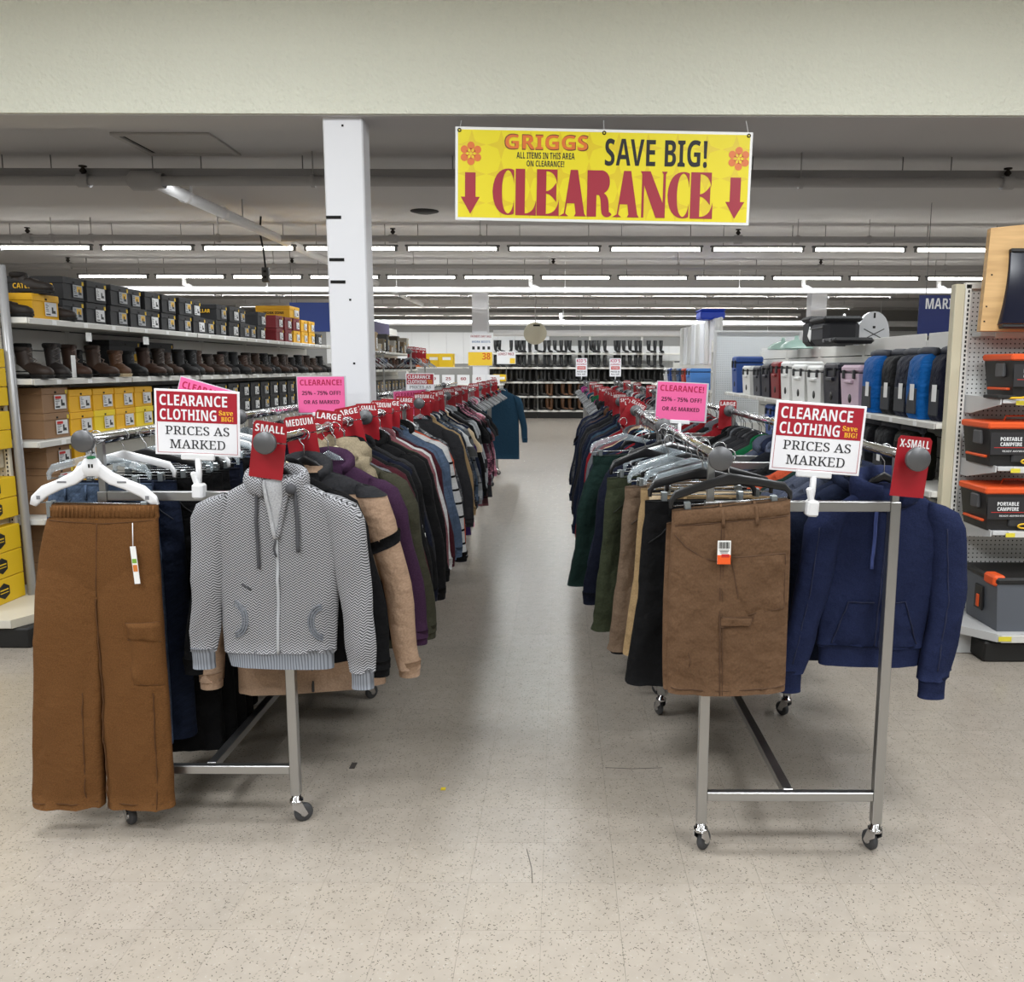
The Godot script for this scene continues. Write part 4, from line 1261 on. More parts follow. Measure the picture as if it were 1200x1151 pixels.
# ================================================================ the far end of the shop
func build_far_end() -> void:
	# second camping run beyond the perforated panel
	for b in 4: shelf_bay(2.05, -1.0, 13.4 + b * 1.4, 14.8 + b * 1.4, [0.62, 1.25], 1.75, "grey shelving bay beyond the perforated panel, %s from the front" % ORD[b + 1], "slat", 0.45)
	var cols := [["sky blue", Color(0.30, 0.52, 0.80)], ["orange", Color(0.70, 0.20, 0.06)], ["slate blue", Color(0.16, 0.30, 0.46)], ["grey", Color(0.4, 0.38, 0.36)], ["deep blue", Color(0.06, 0.22, 0.48)], ["white", Color(0.8, 0.8, 0.8)]]
	for i in 6: cooler(Vector3(2.25, 1.252, -13.85 - i * 0.62), Vector3(0.36, 0.34, 0.5 if i == 0 else 0.34), cols[i][1], "%s cooler on the far camping shelf beyond the panel" % cols[i][0])
	for i in 9:
		var t := thing("white_board", Vector3(2.52, 1.66, -13.7 - i * 0.5), "tall white board standing at the back of the far camping shelves, %s from the front" % ORD[i + 1], "board", "white boards on the far shelves")
		part("board", slab(Vector3(0, 0.36, 0), Vector3(0.05, 0.72 + 0.02 * (i % 3), 0.40), 0.015), M("board white" if i % 2 else "board grey", rgb(206, 206, 204), 0.5), t)
	var e := thing("end_shelf", Vector3(2.62, 0, -12.6), "white end shelf with small red and blue goods beyond the perforated panel", "shelving")
	part("backing", slab(Vector3(0, 1.0, -0.3), Vector3(0.7, 2.0, 0.02)), M("white shelf enamel", rgb(222, 220, 214), 0.4), e)
	for y in [0.9, 1.25, 1.55, 1.85]: part("shelf", slab(Vector3(0, y - 0.015, -0.1), Vector3(0.7, 0.03, 0.4), 0.003), M("white shelf enamel"), e)
	var k := 0
	for q in [[-0.18, 0.9, 0.22, 0.16, Color(0.55, 0.03, 0.05), "red"], [-0.2, 1.25, 0.2, 0.13, Color(0.04, 0.09, 0.38), "navy"], [0.05, 1.25, 0.18, 0.12, Color(0.08, 0.08, 0.09), "black"], [-0.15, 1.55, 0.24, 0.12, Color(0.1, 0.1, 0.11), "dark"], [-0.22, 1.85, 0.2, 0.09, Color(0.55, 0.05, 0.05), "red based"], [0.03, 1.85, 0.2, 0.09, Color(0.5, 0.05, 0.05), "crimson based"]]:
		k += 1
		var t := thing("boxed_goods", Vector3(2.62 + q[0], q[1], -12.62), "%s boxed goods on the white end shelf, %s counted upwards" % [q[5], ORD[k]], "box", "goods on the white end shelf")
		part("carton", slab(Vector3(0, q[3] / 2, 0), Vector3(q[2], q[3], 0.2), 0.008), M("goods %d" % k, q[4], 0.5), t)
		if q[1] > 1.8:
			var st := begin()
			prism(st, PackedVector2Array([Vector2(-0.11, q[3]), Vector2(0.11, q[3]), Vector2(0.11, q[3] + 0.09), Vector2(0, q[3] + 0.17), Vector2(-0.11, q[3] + 0.09)]), -0.1, 0.1)
			part("pointed_top", st, M("board white"), t)
		else: part("lid", slab(Vector3(0, q[3] + 0.006, 0), Vector3(q[2] + 0.008, 0.014, 0.205), 0.003), M("print white"), t)
	var blue := thing("blue_case", Vector3(2.5, 2.38, -14.4), "royal blue case lying on top of the far white boards", "case")
	part("body", slab(Vector3(0, 0.07, 0), Vector3(0.4, 0.14, 0.5), 0.03), M("royal blue", rgb(28, 66, 190), 0.5), blue)
	part("lid", slab(Vector3(0, 0.15, 0), Vector3(0.41, 0.03, 0.51), 0.012), M("royal blue"), blue)
	# rubber boot wall
	for b in 4: far_bay(-2.35 + b * 1.66, b)
	var blk := Color(0.05, 0.05, 0.055)
	var st := begin(true)
	var z := Vector3(0, 0, 1)
	loft(st, [[Vector3(0, 0.38, 0), Vector3(0.07, 0, 0), z * 0.06, 2.0], [Vector3(0, 0.2, 0), Vector3(0.06, 0, 0), z * 0.055, 2.0], [Vector3(0.005, 0.10, 0), Vector3(0.052, 0, 0), z * 0.045, 2.0], [Vector3(0.03, 0.05, 0), Vector3(0.07, -0.045, 0), z * 0.045, 2.2], [Vector3(0.1, 0.04, 0), Vector3(0.006, -0.04, 0), z * 0.05, 2.2], [Vector3(0.17, 0.032, 0), Vector3(0, -0.03, 0), z * 0.045, 2.0], [Vector3(0.20, 0.025, 0), Vector3(0, -0.014, 0), z * 0.02, 2.0]], 10)
	meshes["rubber_boot"] = done(st)
	var sole := begin()
	X = Transform3D(Basis(Vector3.RIGHT, PI / 2), Vector3.ZERO)
	prism(sole, rrect(0.28, 0.1, 0.045, Vector2(0.07, 0)), -0.016, 0.0)
	X = Transform3D()
	meshes["rubber_sole"] = done(sole)
	var rows := [[2.055, "top", 34, blk], [1.605, "second", 34, blk], [1.155, "third", 34, Color(0.06, 0.055, 0.05)], [0.705, "fourth", 30, Color(0.10, 0.075, 0.05)], [0.26, "bottom", 30, Color(0.10, 0.08, 0.055)]]
	for r in rows:
		for i in r[2]:
			var x: float = -2.0 + i * 5.3 / r[2] + 0.04 * sin(i * 5.0)
			if i % 7 == 2 and r[1] in ["top", "second"]: continue
			var brown: bool = r[0] < 0.8 and i in [9, 10, 12, 13, 15]
			var t := thing("rubber_boot", Vector3(x, r[0] + 0.001, -27.12), "%s tall boot, %s in line on the %s shelf of the far boot wall" % ["brown" if brown else "black", ORD[i + 1], r[1]], "boot", "tall boots on the far wall", -0.9 + 0.9 * sin(i * 1.7))
			part("shaft", meshes["rubber_boot"], M("rubber brown", rgb(88, 56, 30), 0.5) if brown else M("rubber " + (r[3] as Color).to_html(false), r[3], 0.5), t)
			part("sole", meshes["rubber_sole"], M("sole black", rgb(20, 20, 20), 0.7), t)
	for q in [[-1.86, 1.158, 0.42], [-1.90, 0.708, 0.36]]:
		var t := thing("yellow_box", Vector3(q[0], q[1], -27.0), "yellow shoe carton pair on the far boot wall, %s one" % ("upper" if q[1] > 1.0 else "lower"), "carton")
		part("box_body", slab(Vector3(0, 0.11, 0), Vector3(q[2], 0.21, 0.3), 0.003), M("yellow carton", rgb(228, 188, 22), 0.55), t)
		part("label", slab(Vector3(0.06, 0.10, 0.151), Vector3(0.2, 0.08, 0.002)), M("price card"), t)
	# the shoe sale stand at the far left pillar
	var p := thing("sale_poster", Vector3(-1.53, 1.93, -16.93), "tall sale poster with yellow price block on the far pillar", "poster")
	part("board", slab(Vector3.ZERO, Vector3(0.44, 0.62, 0.012), 0.002), M("poster white", rgb(232, 232, 234), 0.5), p)
	letters(p, "FATHER'S DAY SALE", "bold", Vector3(0, 0.265, 0.007), 0.045, 0.40, M("print maroon", rgb(150, 28, 44), 0.6))
	letters(p, "WORK BOOTS", "bold", Vector3(0, 0.16, 0.007), 0.04, 0.36, M("print blue", rgb(60, 100, 150), 0.6))
	for i in 4: part("boot_print", slab(Vector3(-0.15 + 0.1 * i, 0.04, 0.007), Vector3(0.05, 0.06, 0.001)), M("badge black"), p)
	part("price_block", slab(Vector3(-0.02, -0.17, 0.007), Vector3(0.47, 0.26, 0.002)), M("price yellow", rgb(240, 200, 50), 0.5), p)
	letters(p, "38", "bold", Vector3(0.1, -0.12, 0.009), 0.13, 0.16, M("print orange", rgb(214, 96, 24), 0.6))
	p = thing("sale_poster", Vector3(-1.02, 1.78, -16.6), "smaller sale poster right of the pillar poster", "poster")
	part("board", slab(Vector3.ZERO, Vector3(0.36, 0.24, 0.01), 0.002), M("poster white"), p)
	letters(p, "LOWEST PRICE", "bold", Vector3(0, 0.07, 0.006), 0.05, 0.3, M("print maroon"))
	part("price_block", slab(Vector3(0.12, -0.06, 0.006), Vector3(0.1, 0.1, 0.002)), M("price yellow"), p)
	var rod := begin()
	tube(rod, [Vector3(0, -0.12, 0), Vector3(0, -0.5, 0)], 0.006, 5)
	part("stem", rod, M("holder grey"), p)
	var tb := thing("display_table", Vector3(-1.78, 0, -16.3), "white topped shoe table with price cards along its edge", "table")
	part("top", slab(Vector3(0, 1.27, 0), Vector3(1.45, 0.03, 0.7), 0.004), M("white shelf enamel"), tb)
	for sx in [-1, 1]:
		for sz in [-1, 1]: part("leg", slab(Vector3(sx * 0.68, 0.63, sz * 0.3), Vector3(0.04, 1.255, 0.04), 0.004), M("grey shelf enamel", rgb(196, 196, 196), 0.4), tb)
	for i in 6:
		if i == 0: continue
		var c := thing("price_card", Vector3(-2.62 + i * 0.28, 1.286, -15.98), "white and red price card on the shoe table, %s of six" % ORD[i + 1], "price card", "price cards on the shoe table")
		part("card", slab(Vector3(0, 0.086, 0), Vector3(0.23, 0.17, 0.004), 0.001), M("poster white"), c)
		letters(c, ["50", "39", "25", "60", "45", "70"][i], "bold", Vector3(0, 0.10, 0.003), 0.055, 0.10, M("print maroon"))
	for i in 3:
		var s := thing("yellow_box", Vector3(-3.4 + i * 0.34, 1.60, -21.3 + 0.2 * i), "yellow and orange shoe carton stacked behind the left racks, %s of three" % ORD[i + 1], "carton", "cartons behind the left racks")
		part("box_body", slab(Vector3(0, 0.16, 0), Vector3(0.33, 0.32, 0.4), 0.003), M("yellow carton") if i else M("orange carton", rgb(206, 98, 36), 0.55), s)
		part("label", slab(Vector3(0.02, 0.2, 0.201), Vector3(0.2, 0.07, 0.002)), M("price card"), s)
	shelf_bay(-2.3, 1.0, 20.6, 19.0 + 0.01 + 2.9, [0.9, 1.6], 1.65, "low white shelf carrying the yellow cartons behind the left racks", "peg", 1.3, false)

func far_bay(x: float, b: int) -> void:
	var t := thing("shelf_unit", Vector3(x + 0.83, 0, -27.3), "white shelving bay of the far boot wall, %s from its left end" % ORD[b + 1], "shelving", "far boot wall bays")
	for y in [0.26, 0.705, 1.155, 1.605, 2.055]: part("shelf", slab(Vector3(0, y - 0.03, 0.05), Vector3(1.655, 0.055, 0.5), 0.003), M("white shelf enamel", rgb(222, 220, 214), 0.4), t)
	part("backing", slab(Vector3(0, 0.8, -0.3), Vector3(1.655, 1.6, 0.01)), M("dark backing", rgb(58, 57, 56), 0.9), t)
	part("kick_plate", slab(Vector3(0, 0.1, 0.04), Vector3(1.65, 0.19, 0.48)), M("black kick", rgb(22, 21, 20), 0.6), t)
	for s in [-1, 1]: part("upright", slab(Vector3(s * 0.815, 1.3, -0.27), Vector3(0.03, 2.55, 0.05), 0.003), M("white shelf enamel"), t)

# ================================================================ rolling clothes racks
# every rack: [side, number, d of its front rail ends, rail length]
const L_AISLE := -0.925
const L_OUT := -1.525
const R_AISLE := 0.475
const R_OUT := 1.055
const LEFT_RACKS := [[2.68, 1.37], [4.08, 1.12], [5.66, 1.37], [7.08, 1.37], [8.50, 1.37], [9.92, 1.37], [11.34, 1.45]]
const RIGHT_RACKS := [[2.50, 1.36], [3.90, 1.36], [5.30, 1.36], [6.70, 1.36], [8.10, 1.36], [9.50, 1.36], [10.90, 1.36], [12.30, 1.36], [13.70, 1.36], [15.10, 1.36]]
const RAIL_L := 1.362
const RAIL_R := 1.335

func rack_parts() -> void:
	var st := begin(true)           # caster: fork, then its wheel as a sub-part
	lathe(st, [Vector2(0, 0.105), Vector2(0.016, 0.105), Vector2(0.016, 0.088), Vector2(0.024, 0.086), Vector2(0.024, 0.076), Vector2(0.012, 0.074)], 10)
	st.set_smooth_group(-1)
	for s in [-1, 1]:
		var p := PackedVector2Array([Vector2(-0.018, 0.078), Vector2(0.014, 0.078), Vector2(0.035, 0.03), Vector2(0.022, 0.022), Vector2(0.0, 0.045), Vector2(-0.018, 0.06)])
		prism(st, p, s * 0.016 - 0.0015, s * 0.016 + 0.0015)
	box(st, Vector3(-0.002, 0.077, 0), Vector3(0.034, 0.004, 0.034))
	meshes["fork"] = done(st)
	st = begin(true)
	lathe(st, [Vector2(0.0, -0.011), Vector2(0.014, -0.011), Vector2(0.028, -0.011), Vector2(0.033, -0.006), Vector2(0.033, 0.006), Vector2(0.028, 0.011), Vector2(0.014, 0.011), Vector2(0.0, 0.011)], 18, Vector3(0.022, 0.033, 0), 2)
	meshes["wheel"] = done(st)
	st = begin(true)
	lathe(st, [Vector2(0.0, -0.016), Vector2(0.012, -0.016), Vector2(0.012, 0.016), Vector2(0.0, 0.016)], 10, Vector3(0.022, 0.033, 0), 2)
	meshes["wheel_hub"] = done(st)
	st = begin(true)
	lathe(st, [Vector2(0.0, 0.012), Vector2(0.033, 0.012), Vector2(0.036, 0.009), Vector2(0.036, -0.004), Vector2(0.017, -0.008), Vector2(0.017, -0.03)], 22, Vector3.ZERO, 2)
	meshes["rail_cap"] = done(st)

func rack(label: String, x0: float, x1: float, d: float, len: float, h: float, front: bool) -> Node3D:
	var chrome := M("brushed chrome", rgb(176, 176, 176), 0.28, 0.95)
	var bright := M("bright chrome", rgb(206, 206, 208), 0.14, 1.0)
	var t := thing("clothes_rack", Vector3((x0 + x1) / 2, 0, -d - len / 2), label, "clothes rack", "rolling double rail racks")
	var hw := (x1 - x0) / 2
	var hl := len / 2
	var leg_z := [hl - 0.15, -hl + 0.09]
	for i in 2:
		var z: float = leg_z[i]
		for s in [-1, 1]:
			part("leg", slab(Vector3(s * hw, 0.645, z), Vector3(0.032, 1.08, 0.032), 0.002), chrome, t)
			part("rail_post", slab(Vector3(s * hw, 1.185 + (h - 1.185) / 2 - 0.01, z), Vector3(0.022, h - 1.185, 0.022), 0.002), chrome, t)
			var c := Node3D.new()
			c.name = "caster"
			c.position = Vector3(s * hw, 0, z)
			c.rotation.y = [0.5, 2.2, 0.9, -0.7, 1.9][(hash(label) + i * 2 + s) % 5]
			t.add_child(c, true)
			part("fork", meshes["fork"], bright, c)
			part("wheel", meshes["wheel"], M("grey rubber", rgb(62, 62, 64), 0.6), c)
			part("wheel_hub", meshes["wheel_hub"], bright, c)
		part("end_bar", slab(Vector3(0, 1.17, z), Vector3(hw * 2 - 0.032, 0.032, 0.026), 0.002), chrome, t)
		part("end_bar", slab(Vector3(0, 0.20, z), Vector3(hw * 2 - 0.032, 0.03, 0.026), 0.002), chrome, t)
	part("base_bar", slab(Vector3(0, 0.20, (leg_z[0] + leg_z[1]) / 2), Vector3(0.032, 0.03, leg_z[0] - leg_z[1] - 0.03), 0.002), chrome, t)
	for s in [-1, 1]:
		var st := begin(true)
		var fz := hl - (0.05 if front and s < 0 and x0 < 0 else 0.0)
		tube(st, [Vector3(s * hw, h, fz), Vector3(s * hw, h, -hl)], 0.0165, 14)
		part("rail", st, bright, t)
		part("rail_cap", meshes["rail_cap"], M("pewter cap", rgb(96, 96, 98), 0.4, 0.5), t, at(Vector3(s * hw, h, fz)))
	return t

func build_racks() -> void:
	rack_parts()
	var k := 0
	for r in LEFT_RACKS:
		k += 1
		rack("chrome rolling clothes rack, %s from the front in the left row" % ORD[k], L_OUT, L_AISLE, r[0], r[1], RAIL_L, k == 1)
	k = 0
	for r in RIGHT_RACKS:
		k += 1
		rack("chrome rolling clothes rack, %s from the front in the right row" % ORD[k], R_AISLE, R_OUT, r[0], r[1], RAIL_R, k == 1)
	rack("taller chrome clothes rack standing behind the left row", -2.55, -1.95, 11.2, 1.4, 1.80, false)

# ================================================================ garments and hangers
# every garment is modelled with the rail at its origin: y = 0 on the rail, front towards +z
func mirror(m: float, a: Array) -> Array:
	var o := []
	for p in a: o.append(Vector3(p.x * m, p.y, p.z))
	return o

# styles: shoulder half width, hem half width, hem depth below the rail, sleeve end, half thickness, folds, neck
const TOPS := {
	"jacket": [0.225, 0.235, 0.80, 0.80, 0.050, 0.013, "collar"],
	"parka": [0.245, 0.26, 0.92, 0.86, 0.060, 0.016, "hood"],
	"fur parka": [0.24, 0.255, 0.90, 0.84, 0.060, 0.016, "fur"],
	"fleece": [0.22, 0.22, 0.78, 0.80, 0.045, 0.012, "stand"],
	"hoodie": [0.215, 0.205, 0.76, 0.80, 0.042, 0.008, "hood"],
	"shirt": [0.205, 0.215, 0.80, 0.74, 0.026, 0.008, "collar"],
	"tee": [0.20, 0.215, 0.74, 0.40, 0.022, 0.007, "crew"],
	"dress": [0.19, 0.27, 1.02, 0.42, 0.026, 0.014, "crew"],
	"robe": [0.24, 0.25, 1.12, 0.84, 0.045, 0.012, "stand"],
}

func top_rows(q: Array) -> Array:
	var sw: float = q[0]
	var hw: float = q[1]
	var l: float = q[2]
	var t: float = q[4]
	var f: float = q[5]
	var rows := [[Vector3(0, -0.108, -0.005), 0.062, t * 0.6, 2.2, 0.0], [Vector3(0, -0.128, 0), 0.085, t * 0.68, 2.4, 0.0], [Vector3(0, -0.152, 0), sw * 0.60, t * 0.72, 2.5, 0.0], [Vector3(0, -0.178, 0), sw * 0.79, t * 0.78, 2.5, f * 0.2], [Vector3(0, -0.208, 0), sw * 0.92, t * 0.84, 2.5, f * 0.4], [Vector3(0, -0.245, 0), sw, t * 0.9, 2.5, f * 0.6]]
	for i in range(1, 11):
		var v := i / 10.0
		rows.append([Vector3(0, lerpf(-0.245, -l, v), 0), lerpf(sw * 0.985, hw, pow(v, 0.8)), t * (0.95 + 0.12 * v), 2.6, f * (0.7 + 0.5 * v)])
	return rows

func sleeve_rows(q: Array, s: float, sd: float) -> Array:
	var sw: float = q[0]
	var e: float = q[3]
	var t: float = q[4]
	var rows := [[Vector3(s * (sw - 0.065), -0.176, 0), 0.012, t * 0.5, 2.0, 0.0], [Vector3(s * (sw - 0.045), -0.190, 0), 0.040, t * 0.8, 2.2, 0.0], [Vector3(s * (sw - 0.022), -0.218, 0.0), 0.058, t, 2.2, 0.003]]
	for i in range(1, 9):
		var v := i / 8.0
		rows.append([Vector3(s * (sw - 0.010 + 0.115 * pow(v, 0.8) + 0.008 * sin(v * 9.0 + sd)), lerpf(-0.232, -e, v), 0.018 * v + 0.012 * sin(v * 5.0 + sd)), lerpf(0.062, 0.042, v), lerpf(t, t * 0.72, v), 2.2, 0.009 + 0.008 * v])
	return rows

func neck_mesh(kind: String, t: float) -> SurfaceTool:
	var st := begin(true)
	var rows := []
	var big: float = {"hood": 0.040, "fur": 0.066, "stand": 0.024, "collar": 0.026, "crew": 0.010}[kind]
	var drop := -0.135 if kind != "crew" else -0.118
	for i in 13:
		var a := lerpf(-2.45, 2.45, i / 12.0)     # 0 is the nape
		var c := Vector3(sin(a) * 0.074, drop + 0.028 * cos(a) + (0.012 if kind in ["hood", "fur"] else 0.0), -cos(a) * (t * 0.9) - 0.004)
		var out := Vector3(sin(a), 0.25, -cos(a)).normalized()
		var w := big * (0.55 + 0.45 * (0.5 + 0.5 * cos(a)))
		if kind == "fur": w = big * (0.85 + 0.25 * sin(i * 2.7))
		var tall: float = {"hood": 0.9, "fur": 1.0, "stand": 1.5, "collar": 1.1, "crew": 0.9}[kind]
		var thick: float = {"hood": 0.8, "fur": 1.0, "stand": 0.35, "collar": 0.4, "crew": 0.9}[kind]
		rows.append([c, out * w * thick, Vector3.UP * w * tall, 2.0])
	loft(st, rows, 10)
	return st

func top_meshes(style: String, sd: int) -> Dictionary:
	var key := "%s %d" % [style, sd]
	if meshes.has(key): return meshes[key]
	var q: Array = TOPS[style]
	var d := {}
	var rows := top_rows(q)
	var all := begin(true)
	var st := begin(true)
	cloth(st, rows, 26, sd * 1.7, true)
	cloth(all, rows, 16, sd * 1.7, true)
	d["body"] = done(st)
	for s in [-1.0, 1.0]:
		var sr := sleeve_rows(q, s, sd + s)
		st = begin(true)
		cloth(st, sr, 14, sd * 2.3 + s, true)
		cloth(all, sr, 8, sd * 2.3 + s, true)
		d["sleeve%d" % int(s)] = done(st)
		if q[3] > 0.6:
			var last: Array = sr[-1]
			st = begin(true)
			cloth(st, [[(last[0] as Vector3) + Vector3(0, 0.03, 0), last[1] * 1.03, last[2] * 1.04, 2.2, 0.004], [(last[0] as Vector3) + Vector3(0, -0.004, 0), last[1] * 0.93, last[2] * 0.93, 2.2, 0.002], [(last[0] as Vector3) + Vector3(0, -0.028, 0), last[1] * 0.9, last[2] * 0.9, 2.2, 0.002]], 14, 1.0, true)
			d["cuff%d" % int(s)] = done(st)
	d["neck"] = done(neck_mesh(q[6], q[4]))
	st = begin(true)
	var zp := on_cloth(rows, dense([Vector2(0, -0.17), Vector2(0.004, -q[2] + 0.005)], 0.04), 0.002, sd * 1.7)
	tube(st, zp, 0.005, 5)
	d["placket"] = done(st)
	loft_into(all, q)
	d["whole"] = done(all)
	meshes[key] = d
	return d

func loft_into(all: SurfaceTool, q: Array) -> void:
	all.append_from(done(neck_mesh(q[6], q[4])), 0, Transform3D())

func hanger_meshes() -> void:
	meshes["garment_tag"] = done(slab(Vector3.ZERO, Vector3(0.036, 0.062, 0.002)))
	meshes["garment_tag_block"] = done(slab(Vector3(0, -0.018, 0.0014), Vector3(0.036, 0.026, 0.001)))
	var st := begin(true)
	var hook := []
	for i in 12:
		var a := deg_to_rad(lerpf(-45, 195, i / 11.0))
		hook.append(Vector3(cos(a) * 0.0205, sin(a) * 0.0205, 0))
	hook.append_array([Vector3(-0.012, -0.022, 0), Vector3(-0.001, -0.036, 0), Vector3(0, -0.075, 0)])
	tube(st, hook, 0.0021, 5)
	meshes["hook"] = done(st)
	st = begin(true)
	for s in [-1.0, 1.0]:
		loft(st, [[Vector3(0, -0.086, 0), Vector3(0, 0.016, 0), Vector3(0, 0, 0.005), 3.0], [Vector3(s * 0.04, -0.104, 0), Vector3(0, 0.012, 0), Vector3(0, 0, 0.006), 3.0], [Vector3(s * 0.09, -0.152, 0), Vector3(0, 0.008, 0), Vector3(0, 0, 0.008), 3.0], [Vector3(s * 0.15, -0.190, 0.002), Vector3(0, 0.008, 0), Vector3(0, 0, 0.009), 3.0], [Vector3(s * 0.17, -0.205, 0.003), Vector3(0, 0.006, 0), Vector3(0, 0, 0.008), 3.0]], 8)
	meshes["shoulder_bar"] = done(st)
	st = begin(true)
	for s in [-1.0, 1.0]:
		loft(st, [[Vector3(0, -0.072, 0), Vector3(0, 0.020, 0), Vector3(0, 0, 0.004), 4.0], [Vector3(s * 0.04, -0.078, 0), Vector3(0, 0.015, 0), Vector3(0, 0, 0.005), 4.0], [Vector3(s * 0.10, -0.092, 0), Vector3(0, 0.014, 0), Vector3(0, 0, 0.007), 4.0], [Vector3(s * 0.158, -0.108, 0), Vector3(0, 0.014, 0), Vector3(0, 0, 0.007), 4.0], [Vector3(s * 0.172, -0.128, 0), Vector3(s * 0.007, 0.004, 0), Vector3(0, 0, 0.006), 4.0], [Vector3(s * 0.172, -0.148, 0), Vector3(s * 0.006, 0.0, 0), Vector3(0, 0, 0.005), 4.0]], 8)
	meshes["clip_bar"] = done(st)
	st = begin(true)
	tube(st, [Vector3(-0.168, -0.142, 0), Vector3(0.168, -0.142, 0)], 0.0022, 5)
	meshes["wire_bar"] = done(st)
	st = begin()
	box(st, Vector3(0, -0.155, 0.009), Vector3(0.018, 0.046, 0.006), 0.002)
	box(st, Vector3(0, -0.155, -0.009), Vector3(0.018, 0.046, 0.006), 0.002)
	box(st, Vector3(0, -0.140, 0), Vector3(0.014, 0.010, 0.016), 0.002)
	meshes["clip"] = done(st)
	var all := begin(true)
	all.append_from(meshes["hook"], 0, Transform3D())
	all.append_from(meshes["shoulder_bar"], 0, Transform3D())
	meshes["small_hanger"] = done(all)

func plastic(kind: String) -> StandardMaterial3D:
	match kind:
		"black": return M("black plastic", rgb(24, 24, 26), 0.35)
		"white": return M("white plastic", rgb(228, 228, 230), 0.35)
		"ivory": return M("ivory plastic", rgb(214, 206, 172), 0.4)
		"charcoal": return M("charcoal plastic", rgb(46, 47, 50), 0.4)
	if mats.has("clear plastic"): return mats["clear plastic"]
	var m := M("clear plastic", Color(0.72, 0.77, 0.80, 0.30), 0.12)
	m.transparency = BaseMaterial3D.TRANSPARENCY_ALPHA
	return m

var far_hangers := []
func hanger(p: Vector3, kind: String, clips: bool, far: bool, label: String, group: String, turn: float, hook_y := 0.0) -> Node3D:
	var wire := M("hook wire", rgb(186, 188, 190), 0.25, 0.9)
	if p.z < -7.9:
		far_hangers.append(at(p, Vector3(0, turn, 0)))
		return null
	if far:
		var o := solo("hanger", meshes["small_hanger"], plastic(kind if kind != "clear" else "white"), label, "hanger", group)
		o.transform = at(p, Vector3(0, turn, 0))
		return o
	var t := thing("hanger", p, label, "hanger", group, turn)
	part("hook", meshes["hook"], wire, t)
	if clips:
		part("clip_bar", meshes["clip_bar"], plastic(kind), t)
		part("wire_bar", meshes["wire_bar"], wire, t)
		for s in [-1, 1]: part("clip", meshes["clip"], M("clip metal", rgb(150, 156, 158), 0.3, 0.7), t, at(Vector3(s * 0.125, 0, 0)))
	else:
		part("shoulder_bar", meshes["shoulder_bar"], plastic(kind), t)
	return t

